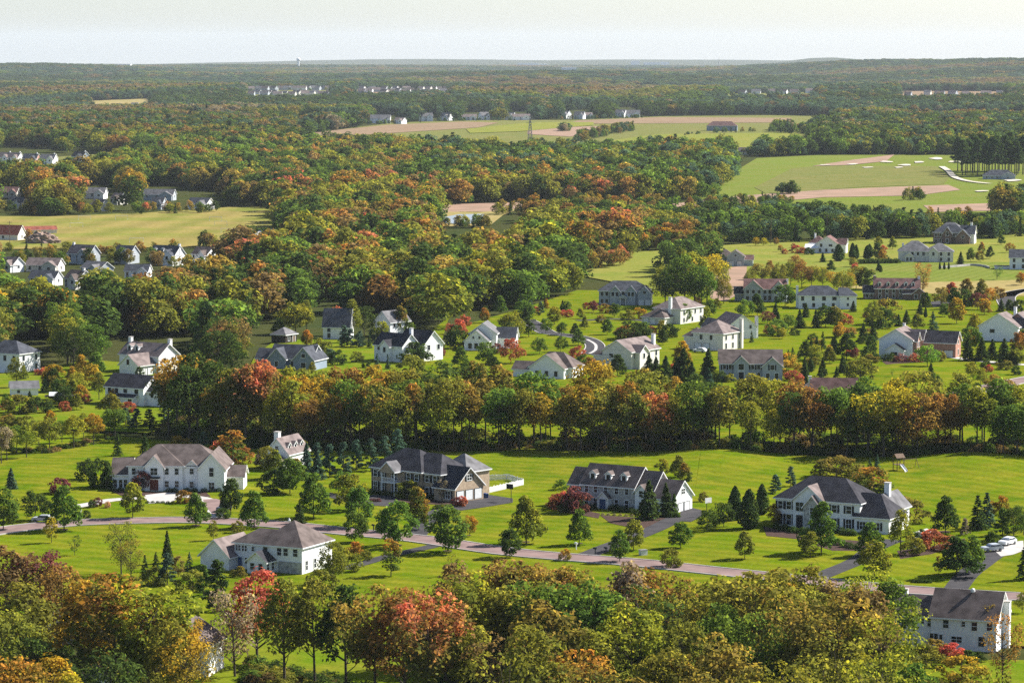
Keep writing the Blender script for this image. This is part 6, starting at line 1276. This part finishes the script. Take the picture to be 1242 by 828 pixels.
def undergrowth():
    rnd = random.Random(9); pts, sc = [], []
    def line(P, n, h, sp):
        for i in range(n):
            t = rnd.random() * (len(P) - 1); k = int(t); f = t - k
            px = P[k][0] + (P[k + 1][0] - P[k][0]) * f; py = P[k][1] + (P[k + 1][1] - P[k][1]) * f + rnd.uniform(*sp)
            p, _ = ground_at(px, py); pts.append((p.x, p.y)); s = h / 1.6 * rnd.uniform(.5, 1.2); sc.append((s * 1.3, s * 1.3, s))
    line([(200, 522), (260, 534), (330, 544), (470, 547), (720, 545), (830, 547), (1100, 553), (1275, 557)], 760, 1.9, (-7, 1))
    line([(215, 512), (330, 531), (470, 533), (720, 532), (830, 533), (1100, 539), (1275, 543)], 130, 3.4, (-4, 3))
    line([(-30, 770), (90, 780), (215, 790)], 150, 2.2, (-20, 60)); line([(300, 815), (480, 850)], 120, 1.7, (-10, 20)); line([(540, 800), (800, 812), (1080, 830)], 420, 2.0, (-8, 60)); line([(560, 900), (1240, 930)], 200, 1.8, (-30, 60))
    line([(10, 548), (60, 548), (145, 530)], 60, 1.3, (-3, 3))
    pts = np.array(pts)
    coll, k = stuff_collection(('bush',), 'thicket')
    scatter('undergrowth', pts, coll, k, 'dark low undergrowth beneath the tree belt and the near wood', np.array(sc), zone='thicket')

# ------------------------------------------------------------------ small things
def things():
    def at(px, py):
        p = ground_at(px, py)[0]; p.z = T(p.x, p.y); return p
    # white paddock fence behind the tan house
    a, b, c, d = at(588, 581.5), at(617, 580.5), at(635, 586), at(587, 597)
    r = tag(empty('picket_fence', a), 'white picket fence round the yard behind the tan brick house', 'fence')
    for p, q in ((a, b), (b, c), (c, d)):
        v = q - p; L = v.length; v.normalize(); ang = math.atan2(v.y, v.x); m = MB(); M = Matrix.Translation(p - a) @ Matrix.Rotation(ang, 4, 'Z')
        for z in (.35, 1.15): m.box(0, L, -.03, .03, z, z + .1, 0, M)
        k = int(L / .22)
        for i in range(k): m.box(i * .22 + .02, i * .22 + .16, .031, .055, .1, 1.35 + .06 * math.sin(i), 0, M)
        m.build('picket_panel', 'white_trim', r)
        for i in range(int(L / 2.5) + 1):
            pm = MB(); pm.box(i * 2.5 - .06, i * 2.5 + .06, -.16, -.04, -.2, 1.5, 0, M); pm.build('post', 'white_trim', r)
    # wooden play set with a white slide
    p = at(1088, 572)
    r = tag(empty('play_set', p, .4), 'wooden play tower with a white slide standing on the wide back lawn', 'play set', None)
    for x in (0, 1.8):
        for y in (0, 1.8): m = MB(); m.box(x - .07, x + .07, y - .07, y + .07, -.2, 3.0); m.build('post', 'weathered_wood', r)
    m = MB(); m.box(-.1, 1.9, -.1, 1.9, 1.35, 1.45); m.build('platform', 'weathered_wood', r)
    m = MB(); t = [(-.25, -.25, 3.0), (2.05, -.25, 3.0), (2.05, .9, 3.9), (-.25, .9, 3.9)]; m.face(t); m.face([(-.25, 2.05, 3.0), (-.25, .9, 3.9), (2.05, .9, 3.9), (2.05, 2.05, 3.0)]); m.build('canopy', 'weathered_wood', r)
    m = MB(); m.face([(.5, -.1, 1.45), (1.3, -.1, 1.45), (1.3, -2.7, .15), (.5, -2.7, .15)]); m.face([(.5, -2.7, .15), (.5, -2.7, .4), (.5, -.1, 1.75), (.5, -.1, 1.45)]); m.face([(1.3, -2.7, .15), (1.3, -.1, 1.45), (1.3, -.1, 1.75), (1.3, -2.7, .4)]); m.build('slide', 'white_trim', r)
    m = MB(); m.tube([(1.8, .9, 2.5), (5.6, .9, 2.5)], [.07, .07], 6); m.build('swing_beam', 'weathered_wood', r)
    for s in (-1, 1): m = MB(); m.tube([(5.6, .9, 2.5), (5.9, .9 + s * 1.2, -.1)], [.06, .06], 6); m.build('swing_leg', 'weathered_wood', r)
    for x in (3.0, 4.4):
        m = MB(); m.box(x - .25, x + .25, .75, 1.05, .5, .55); m.tube([(x - .2, .9, .5), (x - .2, .9, 2.5)], [.015, .015], 4); m.tube([(x + .2, .9, .5), (x + .2, .9, 2.5)], [.015, .015], 4); m.build('swing', 'yellow_plastic', r)
    # basketball hoops
    for (px, py, rz, lab) in ((857, 626, -.9, 'basketball hoop with white backboard by the stone house drive'), (620, 606, -2.2, 'basketball hoop on a dark pole by the tan house drive')):
        r = tag(empty('basketball_hoop', at(px, py), rz), lab, 'basketball hoop', 'basketball hoops')
        m = MB(); m.tube([(0, 0, -.2), (0, 0, 2.6), (.5, 0, 3.2)], [.07, .07, .06], 8); m.build('pole', 'dark_paint', r)
        m = MB(); m.box(.5, .55, -.9, .9, 2.9, 4.0); m.build('backboard', 'white_trim' if px > 700 else 'dark_paint', r)
        m = MB(); m.tube([(.75 + .22 * math.cos(t), .22 * math.sin(t), 3.05) for t in [6.283 * k / 12 for k in range(13)]], [.02] * 13, 5, cap=False); m.build('rim', 'orange_plastic', r)
    # wheelie bins
    for (px, py, mt, lab) in ((516 + 72, 601.5, 'blue_plastic', 'blue wheeled bin beside the garage of the tan house'), (590.5, 602, 'blue_plastic', 'dark blue wheeled bin next to another by the tan house')):
        r = tag(empty('wheeled_bin', at(px, py), .3), lab, 'bin', 'wheeled bins')
        m = MB(); v = [(-.25, -.28), (.25, -.28), (.25, .28), (-.25, .28)]
        lo = [(x * .8, y * .8, .05) for x, y in v]; hi = [(x * 1.1, y * 1.1, 1.0) for x, y in v]
        m.face(lo[::-1]); [m.face([lo[k], lo[(k + 1) % 4], hi[(k + 1) % 4], hi[k]]) for k in range(4)]; m.build('body', mt, r)
        m = MB(); m.box(-.32, .32, -.36, .34, 1.0, 1.08); m.build('lid', mt, r)
        for s in (-1, 1): m = MB(); m.tube([(s * .24 - .03, .3, .1), (s * .24 + .03, .3, .1)], [.1, .1], 10); m.build('wheel', 'rubber', r)
    # mailboxes and roadside boxes
    for (px, py, lab) in ((699, 666.5, 'white mailbox post at the stone house drive'), (722, 672.5, 'dark mailbox by the road at the stone house drive'), (453, 644, 'dark mailbox by the road below the tan house'), (98, 626, 'white mailbox post by the road at the long white house'), (697 + 38, 672, 'dark mailbox beyond the stone house drive')):
        wh = lab.startswith('white'); r = tag(empty('mailbox', at(px, py), .6), lab, 'mailbox', 'roadside mailboxes'); mt = 'white_trim' if wh else 'dark_paint'
        m = MB(); m.box(-.08, .08, -.08, .08, -.2, 1.5 if wh else 1.1); m.build('post', mt, r)
        m = MB(); m.tube([(-.1, -.4, 1.3), (-.1, .35, 1.3)], [.2, .2], 10); m.build('box', mt, r)
    for (px, py, lab) in ((780, 673, 'pale utility box on the lawn right of the stone house drive'), (1113, 664, 'white utility box by the mulch bed'), (404, 741, 'grey utility box in the wood')):
        r = tag(empty('utility_box', at(px, py), .5), lab, 'utility box', None); m = MB(); m.box(-.7, .7, -.5, .5, -.1, 1.0); m.build('cabinet', 'garage_white', r); m = MB(); m.box(-.78, .78, -.58, .58, 1.0, 1.1); m.build('lid', 'galvanised_steel', r)
        if px > 1000 or px < 500: pass
    # cars
    def car(px, py, rz, paint, lab):
        r = tag(empty('parked_car', at(px, py) + Vector((0, 0, .13)), rz), lab, 'car', 'parked cars')
        prof = [(-2.2, .35), (-2.2, .85), (-1.95, .98), (-1.0, 1.02), (-.45, 1.48), (1.2, 1.52), (1.95, 1.05), (2.2, .95), (2.25, .4)]
        m = MB(); L_ = [(x, -.86 + (.14 if z > 1.2 else 0), z) for x, z in prof]; R_ = [(x, .86 - (.14 if z > 1.2 else 0), z) for x, z in prof]
        m.face(L_); m.face(R_[::-1])
        for k in range(len(prof)): k2 = (k + 1) % len(prof); m.face([L_[k2], L_[k], R_[k], R_[k2]])
        m.build('body', paint, r)
        m = MB(); gl = [(-.95, 1.06), (-.45, 1.42), (1.15, 1.45), (1.8, 1.06)]
        for s in (-1, 1): m.face([(x, s * (.875 - (.14 if z > 1.2 else 0)), z) for x, z in gl][::s])
        for (x0, z0), (x1, z1) in ((gl[0], gl[1]), (gl[3], gl[2])): m.face([(x0 * 1.03, -.75, z0), (x0 * 1.03, .75, z0), (x1 * 1.06, .66, z1), (x1 * 1.06, -.66, z1)])
        m.build('cabin_glass', 'window_glass', r)
        for x in (-1.4, 1.35):
            for s in (-1, 1):
                m = MB(); m.tube([(x, s * .70, .33), (x, s * .90, .33)], [.33, .33], 14); w = m.build('wheel', 'rubber', r); m = MB(); m.tube([(x, s * .88, .33), (x, s * .915, .33)], [.18, .18], 10); m.build('rim', 'galvanised_steel', w)
        for s in (-1, 1): m = MB(); m.box(-2.25, -2.19, s * .62 - .16, s * .62 + .16, .62, .76); m.build('headlight', 'white_trim', r)
    car(849, 427.5, -.55, 'car_white', 'white car parked against the cream hip-roofed house'); car(52, 633.5, -.2, 'car_silver', 'silver car by the road under the round dark tree'); car(272, 620, 1.2, 'car_dark', 'dark car on the pinkish drive of the long white house'); car(1222, 661, .9, 'car_white', 'white car on the pale drive at the edge of the picture')
    car(1203, 669, .4, 'car_silver', 'pale car beside the hedge next to the white car on the drive')
    # pergola with dark slats
    r = tag(empty('pergola', at(56, 493), .1), 'dark slatted pergola with a pale canopy beside the white shed', 'pergola')
    for i in range(6):
        m = MB(); m.box(i * 1.6 - .08, i * 1.6 + .08, -.08, .08, -.2, 2.7); m.build('post', 'dark_board', r)
    m = MB()
    for i in range(26): m.box(i * .31, i * .31 + .1, .02, .06, .1, 2.5)
    m.build('slat_screen', 'dark_board', r)
    m = MB(); m.box(-.4, 8.4, -.6, 3.4, 2.7, 2.85); m.build('beam', 'dark_board', r)
    m = MB(); m.face([(.8, -.4, 3.0), (4.4, -.4, 3.0), (4.4, 1.2, 3.9), (.8, 1.2, 3.9)]); m.face([(.8, 2.8, 3.0), (.8, 1.2, 3.9), (4.4, 1.2, 3.9), (4.4, 2.8, 3.0)]); m.build('canopy', 'white_trim', r)
    # soccer goals on the sports field
    for i, (px, py, rz) in enumerate(((85, 276, .2), (95, 267, .1), (140, 267, .1), (254, 268.5, -.1), (260, 274, -.1), (268, 283, -.2), (157, 295, .1))):
        r = tag(empty('goal_frame', at(px, py) + Vector((0, 0, .2)), rz), 'white soccer goal on the sports field, %s of seven from left' % ORD[sorted([85, 95, 140, 254, 260, 268, 157]).index(px) + 1], 'goal', 'soccer goals on the sports field')
        for x in (0, 7): m = MB(); m.tube([(x, 0, 0), (x, 0, 2.4), (x, 2, 0)], [.09, .09, .06], 6); m.build('post', 'white_trim', r)
        m = MB(); m.tube([(0, 0, 2.4), (7, 0, 2.4)], [.09, .09], 6); m.build('crossbar', 'white_trim', r)
    # heap of earth and stone by the red barn
    rng = np.random.default_rng(4); bm = bmesh.new(); bmesh.ops.create_icosphere(bm, subdivisions=4, radius=1)
    for v in bm.verts:
        f = 1 + .14 * math.sin(v.co.x * 7) * math.cos(v.co.y * 6 + v.co.z * 5) + .10 * math.sin(v.co.x * 17 + v.co.z * 9) * math.cos(v.co.y * 15) + rng.normal(0, .05); v.co = Vector((v.co.x * 8.5 * f, v.co.y * 6.5 * f, max(-.4, v.co.z * 5.2 * f)))
    me = bpy.data.meshes.new('earth_heap'); bm.to_mesh(me); bm.free(); me.materials.append(mat('rubble', (.34, .25, .20), .95, rgb2=(.16, .11, .085), nscale=.5, detail=10, bump=.8))
    o = bpy.data.objects.new('earth_heap', me); COL.objects.link(o); o.location = at(51, 295); tag(o, 'brown heap of earth and rubble beside the red barn', 'earth heap')
    # lattice pylon in the far fields
    p = at(643, 171); r = tag(empty('lattice_pylon', p, .2), 'dark steel lattice pylon standing alone in the wide fields', 'pylon'); Hh = 27
    m = MB()
    for sx in (-1, 1):
        for sy in (-1, 1): m.tube([(sx * 2.2, sy * 2.2, 0), (sx * .9, sy * .9, Hh * .7), (sx * .25, sy * .25, Hh)], [.24, .2, .14], 5)
    for k in range(9):
        z0, z1 = Hh * k / 9, Hh * (k + 1) / 9; w0, w1 = 2.2 * (1 - z0 / Hh) + .3, 2.2 * (1 - z1 / Hh) + .3
        for s in (-1, 1):
            m.tube([(-w0, s * w0, z0), (w1, s * w1, z1)], [.12, .12], 4); m.tube([(w0, s * w0, z0), (-w1, s * w1, z1)], [.12, .12], 4)
            m.tube([(s * w0, -w0, z0), (s * w1, w1, z1)], [.12, .12], 4)
    m.build('lattice_mast', 'galvanised_steel', r)
    for z, w in ((Hh * .7, 5.2), (Hh * .83, 4.4), (Hh * .95, 3.4)):
        m = MB(); m.tube([(-w, 0, z), (0, 0, z + .5), (w, 0, z)], [.1, .24, .1], 5); m.build('crossarm', 'galvanised_steel', r)
    # wooden utility poles at the back of the upper lawn
    for i, (px, py) in enumerate(((935, 296), (1003, 291), (1085, 288), (1165, 284), (863, 300), (12, 300), (358, 298))):
        r = tag(empty('utility_pole', at(px, py), .1), f'tall wooden utility pole at the wood edge, {ORD[[6, 7, 5, 1, 2, 3, 4].index([1,2,3,4,5,6,7][i]) + 1]} of seven from left' if False else 'tall wooden utility pole at the wood edge, %s of seven from left' % ORD[sorted([935, 1003, 1085, 1165, 863, 12, 358]).index(px) + 1], 'utility pole', 'utility poles')
        m = MB(); m.tube([(0, 0, -.3), (0, 0, 13)], [.17, .12], 7); m.build('pole', 'weathered_wood', r)
        m = MB(); m.box(-1.2, 1.2, -.07, .07, 12.2, 12.4); m.build('crossarm', 'weathered_wood', r)
    # retaining wall round the patio of the beige house
    line = smooth_line([at(x, y) for x, y in ((1140, 325.5), (1160, 324), (1180, 322.5), (1194, 324), (1200, 326))], 2); m = MB()
    for p, q in zip(line, line[1:]):
        n = (q - p).normalized(); n = Vector((-n.y, n.x, 0)) * .2; u = Vector((0, 0, 1.0)); dn = Vector((0, 0, .3))
        m.face([p - n - dn, q - n - dn, q - n + u, p - n + u]); m.face([q + n - dn, p + n - dn, p + n + u, q + n + u]); m.face([p - n + u, q - n + u, q + n + u, p + n + u])
    tag(m.build('patio_wall', 'concrete'), 'low pale curved wall round the patio of the beige house', 'wall')
    # hedge behind that patio
    # far water tower and chimneys, kept small by distance
    def far_at(px, d): 
        x = (px - 621) / FPX * d; return Vector((x, d, T(x, d)))
    p = far_at(363, 15000); r = tag(empty('water_tower', p), 'pale water tower on the hazy skyline', 'water tower')
    m = MB(); m.tube([(0, 0, 0), (0, 0, 44)], [5, 4.5], 10); m.build('shaft', 'white_trim', r); m = MB(); m.tube([(0, 0, 42), (0, 0, 45), (0, 0, 54), (0, 0, 58)], [4.5, 9, 9, 3], 14); m.build('tank', 'white_trim', r)
    for i, (px, d, hh) in enumerate(((871, 16000, 58), (853, 17000, 50))):
        r = tag(empty('radio_mast', far_at(px, d)), ('slim grey mast on the hazy skyline, the right one', 'slim grey mast on the hazy skyline, the left one')[i], 'mast', 'masts on the skyline')
        m = MB(); m.tube([(0, 0, 0), (0, 0, hh)], [3.0, 1.6], 8); m.build('shaft', 'concrete', r); m = MB(); m.tube([(0, 0, hh), (0, 0, hh + 10)], [.8, .5], 6); m.build('antenna', 'concrete', r)
    for i, (px, d, w, hh) in enumerate(((640, 21000, 130, 22), (655, 21500, 90, 14), (770, 22000, 60, 26), (790, 21500, 110, 18), (806, 22500, 60, 14), (150, 13500, 70, 14), (60, 13000, 50, 14), (395, 19000, 60, 12), (690, 12500, 60, 13))):
        p = far_at(px, d) + Vector((0, 0, 15)); xs = sorted((640, 655, 770, 790, 806, 150, 60, 395, 690))
        r = tag(empty('warehouse', p), 'white flat building far off on the hazy skyline, %s of nine from left' % ORD[xs.index(px) + 1], 'building', 'white buildings on the skyline')
        m = MB(); m.box(-w / 2, w / 2, 0, 60, -20, hh); m.build('wall', 'white_siding', r); m = MB(); m.box(-w / 2 - 1, w / 2 + 1, -1, 61, hh, hh + 2); m.build('roof', 'white_trim', r)
    # tall bare pines by the golf course
    rnd = random.Random(31)
    for i in range(34):
        px = 1163 + (1245 - 1163) * i / 33 + rnd.uniform(-1.5, 1.5); py = 212 + rnd.uniform(-5, 2.5)
        plant_px(px, py, rnd.uniform(36, 46), 'pine', 'dark green', 'on the golf course rim', 'tall pines by the golf course', 1.15)

# ------------------------------------------------------------------ light, air and camera
SUN_AZ, SUN_EL = math.radians(65), math.radians(38)     # azimuth from +x towards +y is 90 - this
def light():
    w = bpy.data.worlds.new('World'); SC.world = w; w.use_nodes = True
    nt = w.node_tree; bg = nt.nodes['Background']; s = nt.nodes.new('ShaderNodeTexSky'); s.sky_type = 'NISHITA'; s.sun_disc = False
    s.sun_elevation = SUN_EL; s.sun_rotation = SUN_AZ; s.altitude = 100; s.air_density = .72; s.dust_density = .9; s.ozone_density = 1.0
    nt.links.new(s.outputs[0], bg.inputs['Color']); bg.inputs['Strength'].default_value = SKY
    ld = bpy.data.lights.new('sun', 'SUN'); ld.energy = SUN; ld.angle = math.radians(.5); ld.color = (1, .965, .90)
    o = bpy.data.objects.new('sun', ld); COL.objects.link(o)
    d = Vector((math.sin(SUN_AZ) * math.cos(SUN_EL), math.cos(SUN_AZ) * math.cos(SUN_EL), math.sin(SUN_EL)))
    o.rotation_euler = d.to_track_quat('Z', 'Y').to_euler()
    # air
    m = bpy.data.materials.new('haze'); m.use_nodes = True; n = m.node_tree
    n.nodes.remove(n.nodes['Principled BSDF']); v = n.nodes.new('ShaderNodeVolumePrincipled')
    v.inputs['Density'].default_value = HAZE; v.inputs['Color'].default_value = (.81, .885, .99, 1); v.inputs['Anisotropy'].default_value = 0.0
    n.links.new(v.outputs[0], n.nodes['Material Output'].inputs['Volume'])
    b = MB(); b.box(-48000, 48000, -200, 47500, -420, 330); o = b.build('haze', [m]); tag(o, kind='stuff')
    c = bpy.data.cameras.new('camera'); co = bpy.data.objects.new('camera', c); COL.objects.link(co)
    c.sensor_width = 36; c.lens = 36 * FPX / 1242; c.clip_start = 1; c.clip_end = 120000
    co.location = (0, 0, HCAM); co.rotation_euler = (math.pi / 2 - PITCH, 0, 0)
    SC.camera = co
    SC.render.engine = 'CYCLES'
    vs = SC.view_settings; vs.view_transform = 'Standard'; vs.look = 'None'; vs.gamma = 1; vs.exposure = EXPO; vs.use_curve_mapping = False
    SC.cycles.use_denoising = DENOISE; SC.cycles.use_adaptive_sampling = False
    SC.cycles.max_bounces = 6; SC.cycles.diffuse_bounces = 3; SC.cycles.transmission_bounces = 3; SC.cycles.volume_bounces = 1; SC.cycles.transparent_max_bounces = 4
    SC.cycles.sample_clamp_indirect = 4

SKY, SUN, EXPO, HAZE, DENOISE = .074, 5.0, 1.25, 1.75e-5, False

protos(); setting(); near_houses(); mid_houses(); far_houses(); yard(); garden_extras(); woods(); things()
mid_forest(max(0, 300 - COUNT.get('broadleaf_tree', 0))); extra_woods(); undergrowth()
label_plants(); light()
print('COUNTS', COUNT)
